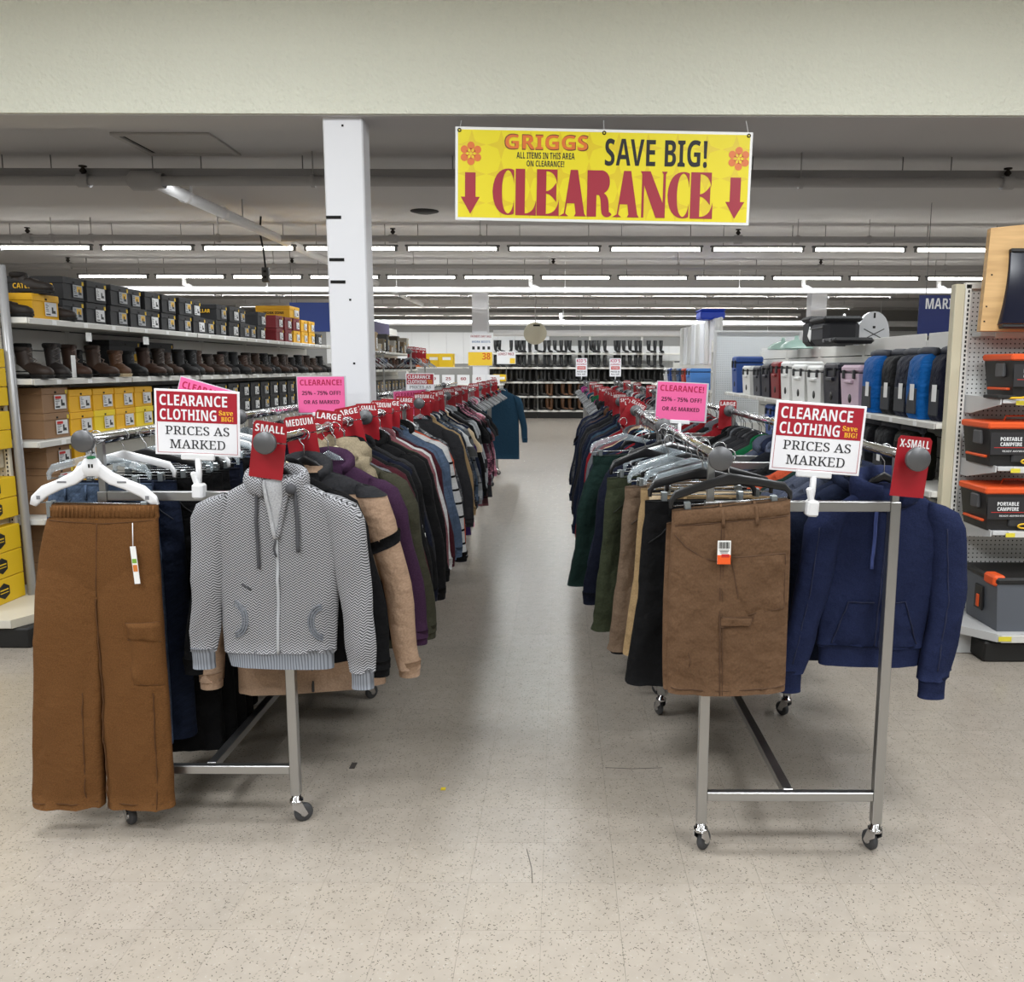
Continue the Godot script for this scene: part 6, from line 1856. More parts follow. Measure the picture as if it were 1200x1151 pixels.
func grey_hoodie() -> void:
	var p := Vector3(L_AISLE + 0.005, RAIL_L, -2.748)
	hanger(p, "black", false, false, "black hanger inside the grey herringbone jacket at the front of the left rack", "", 0.0)
	var t := thing("hooded_jacket", p, "grey herringbone zip jacket with drawstrings hanging at the front of the left rack", "jacket", "", 0.0)
	var m := fabric(Color(0.70, 0.70, 0.71), "herringbone")
	m.uv1_scale = Vector3(28, 28, 28)
	var rib := rib_mat("heather grey rib", rgb(132, 136, 144))
	var lining := fabric(Color(0.72, 0.72, 0.73), "fleece")
	var dark := M("drawstring grey", rgb(66, 66, 70), 0.8)
	var q := [0.222, 0.186, 0.70, 0.72, 0.036, 0.015, "hood"]
	var rows := top_rows(q)
	for i in rows.size():
		if i >= 6: rows[i][0] = (rows[i][0] as Vector3) + Vector3(-0.008 * (i - 5) / 10.0, 0, 0)
	piece("body", m, t, func(st): cloth(st, rows, 40, 2.0, true))
	var last: Array = rows[-1]
	piece("hem_band", rib, t, func(st): cloth(st, [[(last[0] as Vector3) + Vector3(0, 0.008, 0), last[1] * 1.01, last[2] * 1.02, 2.6, 0.008], [(last[0] as Vector3) + Vector3(0.0, -0.012, 0), last[1] * 0.95, last[2] * 0.96, 2.6, 0.008, 0.0], [(last[0] as Vector3) + Vector3(0.004, -0.055, 0), last[1] * 0.92, last[2] * 0.94, 2.6, 0.006, -0.03]], 40, 2.0, true))
	var sl := hero_sleeve(Vector2(-0.215, -0.205), Vector2(-0.262, -0.70), 0.066, 0.047, 0.036, -0.004, 0.012)
	var sr := hero_sleeve(Vector2(0.215, -0.205), Vector2(0.268, -0.765), 0.066, 0.047, 0.038, 0.008, 0.022)
	for s in [sl, sr]:
		piece("sleeve", m, t, func(st): cloth(st, s, 22, 5.0 + s[0][0].x, true))
		piece("cuff", rib, t, func(st): cloth(st, cuff_rows(s[-1], 0.058), 22, 3.0, true))
	piece("hood", m, t, func(st):
		var hr := []
		for i in 17:
			var a := lerpf(-2.75, 2.75, i / 16.0)
			var k := 0.5 + 0.5 * cos(a)
			hr.append([Vector3(sin(a) * (0.082 + 0.016 * k), -0.150 + 0.034 * k, -cos(a) * 0.040 - 0.002), Vector3(sin(a), 0.2, -cos(a)).normalized() * (0.014 + 0.008 * k), Vector3.UP * (0.030 + 0.012 * k), 2.2])
		loft(st, hr, 12))
	# the neck falls open on a pale fleece lining
	var zx := func(y: float) -> float: return 0.006 + (y + 0.30) * 0.02
	piece("lining", lining, t, func(st): sheet_on(st, rows, [Vector2(-0.030, -0.122), Vector2(0.052, -0.122), Vector2(0.010, -0.312), Vector2(0.004, -0.312)], 0.006, 2.0))
	piece("lapel", lining, t, func(st): tube(st, on_cloth(rows, dense([Vector2(-0.034, -0.125), Vector2(-0.018, -0.2), Vector2(0.004, -0.312)]), 0.006, 2.0), 0.007, 6))
	piece("lapel", m, t, func(st): tube(st, on_cloth(rows, dense([Vector2(0.056, -0.125), Vector2(0.036, -0.2), Vector2(0.010, -0.312)]), 0.007, 2.0), 0.008, 6))
	piece("zip", M("pale zip tape", rgb(172, 174, 178), 0.6), t, func(st): tube(st, on_cloth(rows, dense([Vector2(0.007, -0.31), Vector2(0.004, -0.5), Vector2(-0.004, -0.698)]), 0.001, 2.0), 0.005, 6))
	piece("zip_pull", dark, t, func(st): tube(st, on_cloth(rows, dense([Vector2(0.006, -0.318), Vector2(-0.002, -0.345), Vector2(0.006, -0.372)], 0.01), 0.010, 2.0), 0.0035, 5))
	piece("drawstring", dark, t, func(st): tube(st, on_cloth(rows, dense([Vector2(-0.052, -0.135), Vector2(-0.056, -0.25), Vector2(-0.054, -0.412)]), 0.007, 2.0), [0.006] + range(30).map(func(_i): return 0.0055), 6))
	piece("drawstring", dark, t, func(st): tube(st, on_cloth(rows, dense([Vector2(0.070, -0.16), Vector2(0.076, -0.25), Vector2(0.078, -0.355)]), 0.008, 2.0), 0.0065, 6))
	piece("toggle", dark, t, func(st): lathe(st, [Vector2(0, 0.012), Vector2(0.015, 0.010), Vector2(0.018, 0.0), Vector2(0.018, -0.004)], 18, Vector3(0.062, -0.150, 0.046), 2))
	for s in [[-0.150, -0.585, 1.0], [0.148, -0.595, -1.0]]:
		for k in 3:
			piece("pocket_trim", M("pocket trim", rgb(112, 116, 124), 0.85), t, func(st):
				var pts := []
				for i in 11:
					var a := lerpf(-1.45, 1.45, i / 10.0)
					pts.append(Vector2(s[0] + s[2] * cos(a) * (0.034 + 0.008 * k), s[1] - sin(a) * (0.046 + 0.008 * k)))
				tube(st, on_cloth(rows, pts, 0.001, 2.0), 0.0034, 5))
	piece("chest_tab", M("drawstring grey"), t, func(st): tube(st, on_cloth(rows, [Vector2(-0.115, -0.468), Vector2(-0.085, -0.483)], 0.002, 2.0), 0.003, 5))

func navy_hoodie() -> void:
	var p := Vector3(R_OUT + 0.01, RAIL_R, -2.775)
	hanger(p, "black", false, false, "black hanger inside the navy zip hoodie behind the X-SMALL divider", "", 0.0)
	var t := thing("hoodie", p, "navy zip hoodie hanging behind the chrome upright at the front right", "hoodie", "", -0.02)
	var m := fabric(Color(0.135, 0.165, 0.285), "fleece")
	var seam := M("navy seam", rgb(24, 30, 58), 0.9)
	var q := [0.200, 0.175, 0.66, 0.72, 0.040, 0.018, "hood"]
	var rows := top_rows(q)
	for i in rows.size():
		rows[i][0] = (rows[i][0] as Vector3) + Vector3(0.012 - 0.03 * clampf((i - 5) / 10.0, 0.0, 1.0), 0, 0)
	piece("body", m, t, func(st): cloth(st, rows, 40, 7.0, true))
	var last: Array = rows[-1]
	piece("hem_band", m, t, func(st): cloth(st, [[(last[0] as Vector3) + Vector3(0, 0.006, 0), last[1] * 1.01, last[2] * 1.03, 2.6, 0.010], [(last[0] as Vector3) + Vector3(0, -0.010, 0), last[1] * 0.96, last[2] * 0.95, 2.6, 0.010], [(last[0] as Vector3) + Vector3(0, -0.065, 0), last[1] * 0.95, last[2] * 0.92, 2.6, 0.008]], 40, 7.0, true))
	var sl := hero_sleeve(Vector2(-0.185, -0.205), Vector2(-0.290, -0.745), 0.064, 0.050, 0.044, -0.012, 0.035)
	var sr := hero_sleeve(Vector2(0.205, -0.205), Vector2(0.188, -0.765), 0.064, 0.054, 0.046, 0.030, 0.03)
	for s in [sl, sr]:
		piece("sleeve", m, t, func(st): cloth(st, s, 22, 8.0 + s[0][0].x, true))
		piece("cuff", m, t, func(st): cloth(st, cuff_rows(s[-1], 0.065), 22, 3.0, true))
		piece("sleeve_seam", seam, t, func(st): tube(st, on_cloth(s, dense([Vector2(s[4][0].x - 0.02, -0.25), Vector2((s[9][0] as Vector3).x - 0.012, s[9][0].y), Vector2((s[-2][0] as Vector3).x - 0.008, s[-2][0].y)]), 0.0, 8.0 + s[0][0].x), 0.0025, 4))
	piece("hood", m, t, func(st):
		var hr := []
		for i in 17:
			var a := lerpf(-2.8, 2.8, i / 16.0)
			var k := 0.5 + 0.5 * cos(a)
			hr.append([Vector3(0.012 + sin(a) * (0.082 + 0.02 * k), -0.148 + 0.038 * k, -cos(a) * 0.052 - 0.004), Vector3(sin(a), 0.25, -cos(a)).normalized() * (0.020 + 0.014 * k), Vector3.UP * (0.036 + 0.018 * k), 2.2])
		loft(st, hr, 12))
	piece("hood_seam", seam, t, func(st): tube(st, on_cloth(rows, dense([Vector2(-0.075, -0.165), Vector2(-0.02, -0.19), Vector2(0.012, -0.2), Vector2(0.045, -0.19), Vector2(0.10, -0.165)]), 0.004, 7.0), 0.003, 5))
	for x in [-0.004, 0.008]: piece("zip", seam, t, func(st): tube(st, on_cloth(rows, dense([Vector2(x + 0.012, -0.19), Vector2(x - 0.008, -0.72 + 0.06)]), 0.002, 7.0), 0.003, 5))
	piece("drawstring", M("navy cord", rgb(52, 66, 118), 0.85), t, func(st): tube(st, on_cloth(rows, dense([Vector2(-0.03, -0.185), Vector2(-0.036, -0.3), Vector2(-0.042, -0.385)]), 0.007, 7.0), 0.006, 6))
	for s in [-1.0, 1.0]:
		piece("pocket", m, t, func(st): sheet_on(st, rows, [Vector2(s * 0.012 - 0.012, -0.50), Vector2(s * 0.095 - 0.012, -0.50), Vector2(s * 0.140 - 0.012, -0.652), Vector2(s * 0.012 - 0.012, -0.652)], 0.005, 7.0))
		piece("pocket_seam", seam, t, func(st): tube(st, on_cloth(rows, dense([Vector2(s * 0.012 - 0.012, -0.50), Vector2(s * 0.095 - 0.012, -0.50), Vector2(s * 0.112 - 0.012, -0.56), Vector2(s * 0.140 - 0.012, -0.645)]), 0.004, 7.0), 0.0025, 4))
	piece("size_tag", M("price card"), t, func(st): box(st, Vector3(0.205, -0.46, 0.03), Vector3(0.012, 0.06, 0.003)))

func wide_trousers() -> void:
	var p := Vector3(L_OUT, RAIL_L, -2.768)
	var m := fabric(Color(0.45, 0.305, 0.175), "fleece")
	m.uv1_scale = Vector3(5, 5, 5)
	var dark := M("camel seam", rgb(84, 52, 20), 0.9)
	# the white hanger
	var h := thing("hanger", p, "large white plastic hanger with green size bead carrying the camel brown trousers", "hanger")
	part("hook", meshes["hook"], M("hook wire", rgb(186, 188, 190), 0.25, 0.9), h)
	var white := plastic("white")
	piece("neck_block", white, h, func(st): loft(st, [[Vector3(0.0, -0.060, 0), Vector3(0.022, 0, 0), Vector3(0, 0, 0.006), 4.0], [Vector3(0.0, -0.085, 0), Vector3(0.036, 0, 0), Vector3(0, 0, 0.008), 4.0], [Vector3(0.0, -0.118, 0), Vector3(0.052, 0, 0), Vector3(0, 0, 0.007), 4.0]], 14))
	for s in [-1.0, 1.0]:
		piece("arm", white, h, func(st): loft(st, [[Vector3(s * 0.02, -0.095, 0), Vector3(0, 0.026, 0), Vector3(0, 0, 0.007), 4.0], [Vector3(s * 0.06, -0.125, 0), Vector3(s * 0.006, 0.020, 0), Vector3(0, 0, 0.008), 4.0], [Vector3(s * 0.11, -0.146, 0), Vector3(s * 0.004, 0.017, 0), Vector3(0, 0, 0.009), 4.0], [Vector3(s * 0.16, -0.168, 0.0), Vector3(s * 0.007, 0.018, 0), Vector3(0, 0, 0.010), 4.0], [Vector3(s * 0.192, -0.196, 0.0), Vector3(s * 0.012, 0.012, 0), Vector3(0, 0, 0.009), 4.0], [Vector3(s * 0.202, -0.214, 0.0), Vector3(s * 0.010, 0.004, 0), Vector3(0, 0, 0.006), 4.0]], 12))
		part("notch", slab(Vector3(s * 0.098, -0.137, 0.0085), Vector3(0.03, 0.006, 0.002)), M("notch shade", rgb(120, 120, 124), 0.6), h)
		part("strap_hole", slab(Vector3(s * 0.178, -0.188, 0.0095), Vector3(0.012, 0.012, 0.002)), M("notch shade"), h)
		part("clip", meshes["clip"], M("clip metal", rgb(150, 156, 158), 0.3, 0.7), h, Transform3D(Basis.from_scale(Vector3(1.1, 1.15, 1.3)), Vector3(s * 0.155 + 0.012, -0.048, 0)))
	piece("wire_bar", M("hook wire"), h, func(st): tube(st, [Vector3(-0.19, -0.205, 0), Vector3(0.2, -0.210, 0)], 0.0025, 5))
	piece("size_bead", M("bead green", rgb(30, 120, 70), 0.5), h, func(st): box(st, Vector3(0, -0.058, 0), Vector3(0.026, 0.012, 0.016), 0.004))
	for k in [-1, 1]: part("size_mark", slab(Vector3(k * 0.005, -0.084, 0.0085), Vector3(0.006, 0.012, 0.001)), M("badge black", rgb(22, 20, 18), 0.6), h)
	# the trousers
	var t := thing("trousers", p, "camel brown wide-leg trousers with cargo pocket hanging at the front of the left rack", "trousers", "", 0.0)
	var hips := []
	for v in [[-0.212, 0.176, 0.030, 0.022], [-0.25, 0.178, 0.031, 0.022], [-0.262, 0.182, 0.022, 0.026], [-0.31, 0.190, 0.014, 0.028], [-0.38, 0.198, 0.004, 0.030], [-0.44, 0.204, -0.002, 0.028], [-0.49, 0.207, -0.006, 0.024], [-0.53, 0.209, -0.010, 0.016]]:
		hips.append([Vector3(v[2], v[0], 0), v[1], v[3], 2.8, 0.006])
	var ll := [[Vector3(-0.095, -0.36, 0.0), 0.096, 0.014, 2.6, 0.006], [Vector3(-0.103, -0.43, 0.0), 0.101, 0.025, 2.6, 0.006], [Vector3(-0.110, -0.50, 0.001), 0.106, 0.030, 2.6, 0.006]]
	var lr := [[Vector3(0.102, -0.36, 0.0), 0.094, 0.014, 2.6, 0.006], [Vector3(0.098, -0.43, 0.0), 0.101, 0.025, 2.6, 0.006], [Vector3(0.093, -0.50, 0), 0.107, 0.030, 2.6, 0.006]]
	for i in range(1, 15):
		var v := i / 14.0
		ll.append([Vector3(lerpf(-0.110, -0.166, v), lerpf(-0.50, -1.262, v), 0.002), lerpf(0.107, 0.124, v), lerpf(0.030, 0.042, v), 2.6, 0.009 + 0.013 * v])
		lr.append([Vector3(lerpf(0.093, 0.086, v), lerpf(-0.50, -1.268, v), 0), lerpf(0.108, 0.113, v), lerpf(0.030, 0.040, v), 2.6, 0.009 + 0.013 * v])
	piece("legs", m, t, func(st):
		cloth(st, hips, 40, 11.0, true)
		cloth(st, ll, 30, 11.0, true)
		cloth(st, lr, 30, 11.5, true))
	piece("waistband", m, t, func(st):
		var wb := []
		for v in [[-0.210, 0.0], [-0.214, 0.004], [-0.230, 0.006], [-0.248, 0.005], [-0.254, 0.0]]: wb.append([Vector3(0.030 + 0.2 * minf(0.0, v[0] + 0.23), v[0], 0), 0.178, 0.023 + v[1], 2.8, 0.0])
		cloth(st, wb, 40, 90.0))
	piece("gathers", m, t, func(st):
		for i in 26:
			var x := -0.138 + 0.335 * i / 25.0
			tube(st, [Vector3(x, -0.214, front_z(hips, x, -0.216, 11.0) + 0.004), Vector3(x + 0.001, -0.232, front_z(hips, x, -0.23, 11.0) + 0.0062), Vector3(x, -0.250, front_z(hips, x, -0.249, 11.0) + 0.004)], 0.0032, 5))
	piece("seams", dark, t, func(st):
		tube(st, on_cloth(hips, dense([Vector2(-0.146, -0.262), Vector2(0.03, -0.272), Vector2(0.203, -0.262)]), 0.0, 11.0), 0.0018, 4)
		tube(st, on_cloth(hips, dense([Vector2(0.016, -0.272), Vector2(0.006, -0.4), Vector2(-0.008, -0.52)]), 0.0, 11.0), 0.0022, 4)
		tube(st, on_cloth(lr, dense([Vector2(-0.010, -0.525), Vector2(-0.012, -0.8), Vector2(-0.014, -1.26)]), 0.005, 11.5), 0.0022, 4)
		tube(st, on_cloth(lr, dense([Vector2(0.165, -0.85), Vector2(0.155, -1.26)]), 0.002, 11.5), 0.002, 4)
		tube(st, on_cloth(ll, dense([Vector2(-0.075, -0.85), Vector2(-0.085, -1.255)]), 0.002, 11.0), 0.002, 4))
	piece("cargo_pocket", m, t, func(st): sheet_on(st, lr, [Vector2(0.094, -0.642), Vector2(0.198, -0.642), Vector2(0.196, -0.825), Vector2(0.098, -0.812)], 0.008, 11.5))
	piece("pocket_flap", m, t, func(st): sheet_on(st, lr, [Vector2(0.088, -0.606), Vector2(0.198, -0.604), Vector2(0.200, -0.672), Vector2(0.090, -0.664)], 0.014, 11.5))
	piece("pocket_stitching", dark, t, func(st):
		tube(st, on_cloth(lr, dense([Vector2(0.090, -0.664), Vector2(0.198, -0.672)]), 0.003, 11.5), 0.002, 4)
		tube(st, on_cloth(lr, dense([Vector2(0.094, -0.67), Vector2(0.098, -0.812), Vector2(0.196, -0.825)]), 0.0, 11.5), 0.002, 4)
		tube(st, on_cloth(lr, dense([Vector2(0.088, -0.606), Vector2(0.198, -0.604)]), 0.0, 11.5), 0.002, 4))
	piece("hem_stitching", dark, t, func(st):
		for lg in [[ll, 11.0], [lr, 11.5]]:
			var e: Array = lg[0][-1]
			var c: Vector3 = e[0]
			tube(st, on_cloth(lg[0], dense([Vector2(c.x - e[1] * 0.93, c.y + 0.024), Vector2(c.x + e[1] * 0.93, c.y + 0.024)]), 0.0, lg[1]), 0.0016, 4))
	piece("side_tie", m, t, func(st): tube(st, [Vector3(-0.222, -0.60, 0.0), Vector3(-0.235, -0.68, 0.005), Vector3(-0.240, -0.80, 0.0)], 0.006, 6))
	var g := part("price_tag", slab(Vector3.ZERO, Vector3(0.018, 0.125, 0.002)), M("price card", rgb(236, 236, 234), 0.5), t, at(Vector3(0.142, -0.405, 0.046), Vector3(0, 0, 0.06)))
	part("tag_print", slab(Vector3(0, -0.010, 0.0015), Vector3(0.014, 0.022, 0.001)), M("tag colours", rgb(206, 120, 50), 0.5), g)
	part("tag_print", slab(Vector3(0, 0.014, 0.0015), Vector3(0.014, 0.014, 0.001)), M("tag green", rgb(120, 170, 60), 0.5), g)
	piece("tag_string", white, t, func(st): tube(st, [Vector3(0.135, -0.268, 0.03), Vector3(0.137, -0.345, 0.042)], 0.0015, 4))

func carpenter_shorts() -> void:
	var p := Vector3(R_AISLE, RAIL_R, -2.585)
	var m := fabric(Color(0.415, 0.315, 0.235), "weave")
	var dark := M("brown seam", rgb(78, 54, 36), 0.9)
	var h := hanger(p + Vector3(0.04, 0.0, 0.0), "black", true, false, "black clip hanger with wire bar holding the brown carpenter shorts", "", 0.0)
	h.rotation.z = 0.08
	h.scale = Vector3(1.06, 1.0, 1.0)
	var t := thing("shorts", p, "brown carpenter shorts with orange price tag hanging at the front right", "shorts", "", 0.0)
	var rows := []
	for v in [[0.0, 0.053, 0.178, 0.026, 0.10], [0.05, 0.053, 0.180, 0.030, 0.10], [0.08, 0.053, 0.182, 0.034, 0.10], [0.2, 0.053, 0.184, 0.042, 0.09], [0.35, 0.053, 0.186, 0.046, 0.08], [0.5, 0.052, 0.187, 0.048, 0.06], [0.65, 0.052, 0.187, 0.050, 0.05], [0.8, 0.053, 0.187, 0.051, 0.04], [0.92, 0.054, 0.186, 0.051, 0.035], [1.0, 0.055, 0.184, 0.050, 0.03]]:
		rows.append([Vector3(v[1], lerpf(-0.152, -0.745, v[0]), 0), v[2], v[3], 3.0, 0.015 * minf(1.0, v[0] * 3.0 + 0.1), v[4]])
	piece("front_leg", m, t, func(st): cloth(st, rows, 44, 15.0, true))
	piece("back_leg", m, t, func(st):
		var b := []
		for r in rows.slice(2): b.append([(r[0] as Vector3) + Vector3(-0.012, 0.004, -0.02), r[1] * 1.0, r[2] * 0.8, 3.0, r[4], r[5]])
		cloth(st, b, 30, 16.0, true))
	# what is sewn on follows the same tilt as the cloth
	var lay := func(st: SurfaceTool, pts: Array, lift: float, r: float) -> void:
		var o := []
		for q in dense(pts):
			var tilt: float = lerpf(0.10, 0.03, clampf((-0.152 - q.y) / 0.593, 0, 1)) * (q.x - 0.053)
			o.append(Vector3(q.x, q.y + tilt, front_z(rows, q.x, q.y, 15.0) + lift))
		tube(st, o, r, 5)
	piece("waistband", m, t, func(st):
		var wb := []
		for v in [[-0.150, 0.0], [-0.154, 0.004], [-0.175, 0.005], [-0.190, 0.005], [-0.194, 0.001]]: wb.append([Vector3(0.053, v[0], 0), 0.181, 0.027 + (-0.150 - v[0]) * 0.15 + v[1], 3.0, 0.001, 0.10])
		cloth(st, wb, 44, 15.0))
	piece("seams", dark, t, func(st):
		lay.call(st, [Vector2(-0.12, -0.197), Vector2(0.226, -0.197)], 0.001, 0.0016)
		lay.call(st, [Vector2(0.020, -0.2), Vector2(0.018, -0.45), Vector2(0.026, -0.742)], 0.0005, 0.0022)
		lay.call(st, [Vector2(0.028, -0.2), Vector2(0.026, -0.45), Vector2(0.034, -0.742)], 0.0005, 0.0012)
		lay.call(st, [Vector2(-0.120, -0.225), Vector2(-0.09, -0.262), Vector2(-0.03, -0.305), Vector2(0.014, -0.315)], 0.001, 0.0018)
		lay.call(st, [Vector2(-0.126, -0.725), Vector2(0.05, -0.728), Vector2(0.234, -0.725)], 0.0005, 0.0016)
		lay.call(st, [Vector2(-0.075, -0.60), Vector2(-0.067, -0.625), Vector2(-0.07, -0.648)], 0.0005, 0.0014))
	piece("tool_pocket", m, t, func(st): sheet_on(st, rows, [Vector2(0.050, -0.302), Vector2(0.216, -0.292), Vector2(0.222, -0.470), Vector2(0.084, -0.492)], 0.005, 15.0))
	piece("pocket_stitching", dark, t, func(st): lay.call(st, [Vector2(0.050, -0.305), Vector2(0.216, -0.308), Vector2(0.222, -0.476), Vector2(0.084, -0.492), Vector2(0.050, -0.305)], 0.001, 0.0016))
	piece("hammer_loop", m, t, func(st): sheet_on(st, rows, [Vector2(0.022, -0.490), Vector2(0.125, -0.497), Vector2(0.112, -0.524), Vector2(0.022, -0.522)], 0.008, 15.0))
	piece("loop_stitching", dark, t, func(st): lay.call(st, [Vector2(0.022, -0.490), Vector2(0.125, -0.499), Vector2(0.112, -0.526), Vector2(0.022, -0.522)], 0.003, 0.0014))
	for x in [0.018, 0.120]:
		piece("belt_loop", m, t, func(st): lay.call(st, [Vector2(x, -0.146), Vector2(x + 0.008, -0.212)], 0.006, 0.006))
	var tg := Node3D.new()
	tg.name = "price_tag"
	tg.position = Vector3(0.024, -0.287, 0.062)
	t.add_child(tg)
	part("card", slab(Vector3.ZERO, Vector3(0.040, 0.072, 0.002)), M("price card"), tg)
	part("orange_block", slab(Vector3(0, -0.022, 0.0012), Vector3(0.040, 0.028, 0.001)), M("tag orange", rgb(236, 92, 28), 0.5), tg)
	part("red_block", slab(Vector3(0.004, -0.010, 0.0018), Vector3(0.024, 0.010, 0.001)), M("print red", rgb(196, 40, 34), 0.6), tg)
	var bars := begin()
	for i in 11: box(bars, Vector3(-0.0155 + i * 0.0031, 0.022, 0.0012), Vector3(0.0012 + 0.0006 * (i % 3), 0.020, 0.001))
	part("barcode", bars, M("badge black"), tg)
	for k in 3: part("print_line", slab(Vector3(0, 0.007 - 0.004 * k, 0.0012), Vector3(0.03 - 0.004 * k, 0.0015, 0.001)), M("badge black"), tg)

# ================================================================ signs, banner and size dividers
func clip_stand(t: Node3D, down: float, grip := true) -> void:      # white plastic stem with a clamp, below the sheet
	var w := plastic("white")
	part("sheet_holder", slab(Vector3(0, -0.112, 0.0), Vector3(0.11, 0.022, 0.014), 0.003), w, t)
	var st := begin(true)
	tube(st, [Vector3(0.0, -0.118, 0.0), Vector3(0.002, -0.13 - down * 0.5, 0.0), Vector3(0.0, -0.125 - down, 0.0)], 0.010, 8)
	part("stem", st, w, t)
	if grip:
		part("clamp", slab(Vector3(0.004, -0.15 - down, 0.006), Vector3(0.036, 0.05, 0.044), 0.006), w, t)
		var b := begin()
		X = Transform3D(Basis(Vector3(0, 0, 1), 0.3), Vector3(-0.006, -0.112 - down, 0.012))
		box(b, Vector3.ZERO, Vector3(0.018, 0.055, 0.014), 0.005)
		X = Transform3D()
		part("clamp_lever", b, w, t)

func clearance_sign(p: Vector3, tilt: float, label: String, down: float, turn := 0.0) -> void:
	var t := thing("clearance_sign", p, label, "sign", "", turn)
	t.rotation.z = tilt
	var red := M("sign red", rgb(164, 20, 42), 0.45)
	var white := M("sign white", rgb(236, 236, 240), 0.4)
	var yel := M("sign yellow", rgb(244, 190, 50), 0.45)
	var b := part("sheet", slab(Vector3.ZERO, Vector3(0.280, 0.216, 0.003), 0.001), white, t)
	part("red_block", slab(Vector3(0, 0.051, 0.0018), Vector3(0.264, 0.100, 0.001)), red, b)
	part("border", slab(Vector3(0, -0.100, 0.0018), Vector3(0.264, 0.0012, 0.001)), red, b)
	for s in [-1, 1]: part("border", slab(Vector3(s * 0.1315, -0.05, 0.0018), Vector3(0.0012, 0.1, 0.001)), red, b)
	letters(b, "CLEARANCE", "bold", Vector3(-0.011, 0.073, 0.0028), 0.036, 0.222, white)
	letters(b, "CLOTHING", "bold", Vector3(-0.029, 0.026, 0.0028), 0.036, 0.186, white)
	letters(b, "Save", "serif bold", Vector3(0.095, 0.036, 0.0028), 0.016, 0.046, yel)
	letters(b, "BIG!", "serif bold", Vector3(0.099, 0.016, 0.0028), 0.015, 0.040, yel)
	letters(b, "PRICES AS", "serif", Vector3(0.0, -0.026, 0.0022), 0.029, 0.210, M("print ink", rgb(26, 26, 30), 0.6))
	letters(b, "MARKED", "serif", Vector3(0.0, -0.071, 0.0022), 0.029, 0.182, M("print ink"))
	clip_stand(t, down)

func pink_sign(p: Vector3, tilt: float, label: String, down: float) -> void:
	var t := thing("pink_sign", p, label, "sign")
	t.rotation.z = tilt
	var pink := M("sign pink", rgb(236, 100, 158), 0.5)
	var ink := M("print plum", rgb(92, 20, 54), 0.6)
	var b := part("sheet", slab(Vector3.ZERO, Vector3(0.270, 0.205, 0.003), 0.001), pink, t)
	part("sleeve_cover", slab(Vector3(0.003, -0.002, -0.003), Vector3(0.286, 0.218, 0.002), 0.0008), M("sleeve grey", rgb(196, 196, 202), 0.25), t)
	letters(b, "CLEARANCE!", "bold", Vector3(0, 0.070, 0.002), 0.034, 0.240, M("print crimson", rgb(176, 16, 72), 0.6))
	letters(b, "25% - 75% OFF!", "bold", Vector3(0, 0.010, 0.002), 0.024, 0.222, ink)
	letters(b, "OR AS MARKED", "bold", Vector3(0, -0.042, 0.002), 0.022, 0.205, ink)
	clip_stand(t, down, false)

func divider_mesh() -> void:
	# a tall card with clipped corners, a round eye for the rail and a slit to push it on
	var o := PackedVector2Array([Vector2(-0.046, 0.064), Vector2(-0.054, 0.054), Vector2(-0.054, -0.118), Vector2(0.054, -0.118), Vector2(0.054, 0.054), Vector2(0.046, 0.064)])
	var eye := PackedVector2Array()
	for i in 19: eye.append(Vector2(0.021, 0).rotated(lerpf(0.09, TAU - 0.09, i / 18.0)))
	var poly := PackedVector2Array([o[0], o[1], o[2], o[3], Vector2(0.054, -0.002)])
	for i in range(eye.size() - 1, -1, -1): poly.append(eye[i])
	poly.append_array([Vector2(0.054, 0.002), o[4], o[5]])
	var st := begin()
	prism(st, poly, -0.001, 0.001)
	meshes["divider"] = done(st)

func divider(x: float, y: float, d: float, word: String, label: String, tilt := 0.0, turn := 0.0, lean := 0.0) -> void:
	var t := thing("size_divider", Vector3(x, y, -d), label, "size divider", "red size dividers", turn)
	t.rotation.z = tilt
	t.rotation.x = lean
	part("card", meshes["divider"], M("divider red", rgb(148, 14, 28), 0.42), t)
	letters(t, word, "bold", Vector3(0, 0.042, 0.0012), 0.024, minf(0.094, 0.019 * word.length()), M("print white", rgb(226, 226, 226), 0.6))

func glyph(parts: Array) -> SurfaceTool:
	var st := begin()
	for p in parts:
		var poly := PackedVector2Array()
		for v in p: poly.append(Vector2(v[0], v[1]))
		prism(st, poly, 0.0, 0.002)
	return st

func curve(pts: Array, n := 10) -> Array:       # cubic pieces: p0 c0 c1 p1 c0 c1 p1 ...
	var o := []
	for i in range(0, pts.size() - 3, 3):
		for k in n:
			var v := float(k) / n
			var q := Vector2(pts[i][0], pts[i][1]).bezier_interpolate(Vector2(pts[i + 1][0], pts[i + 1][1]), Vector2(pts[i + 2][0], pts[i + 2][1]), Vector2(pts[i + 3][0], pts[i + 3][1]), v)
			o.append([q.x, q.y])
	o.append(pts[-1])
	return o

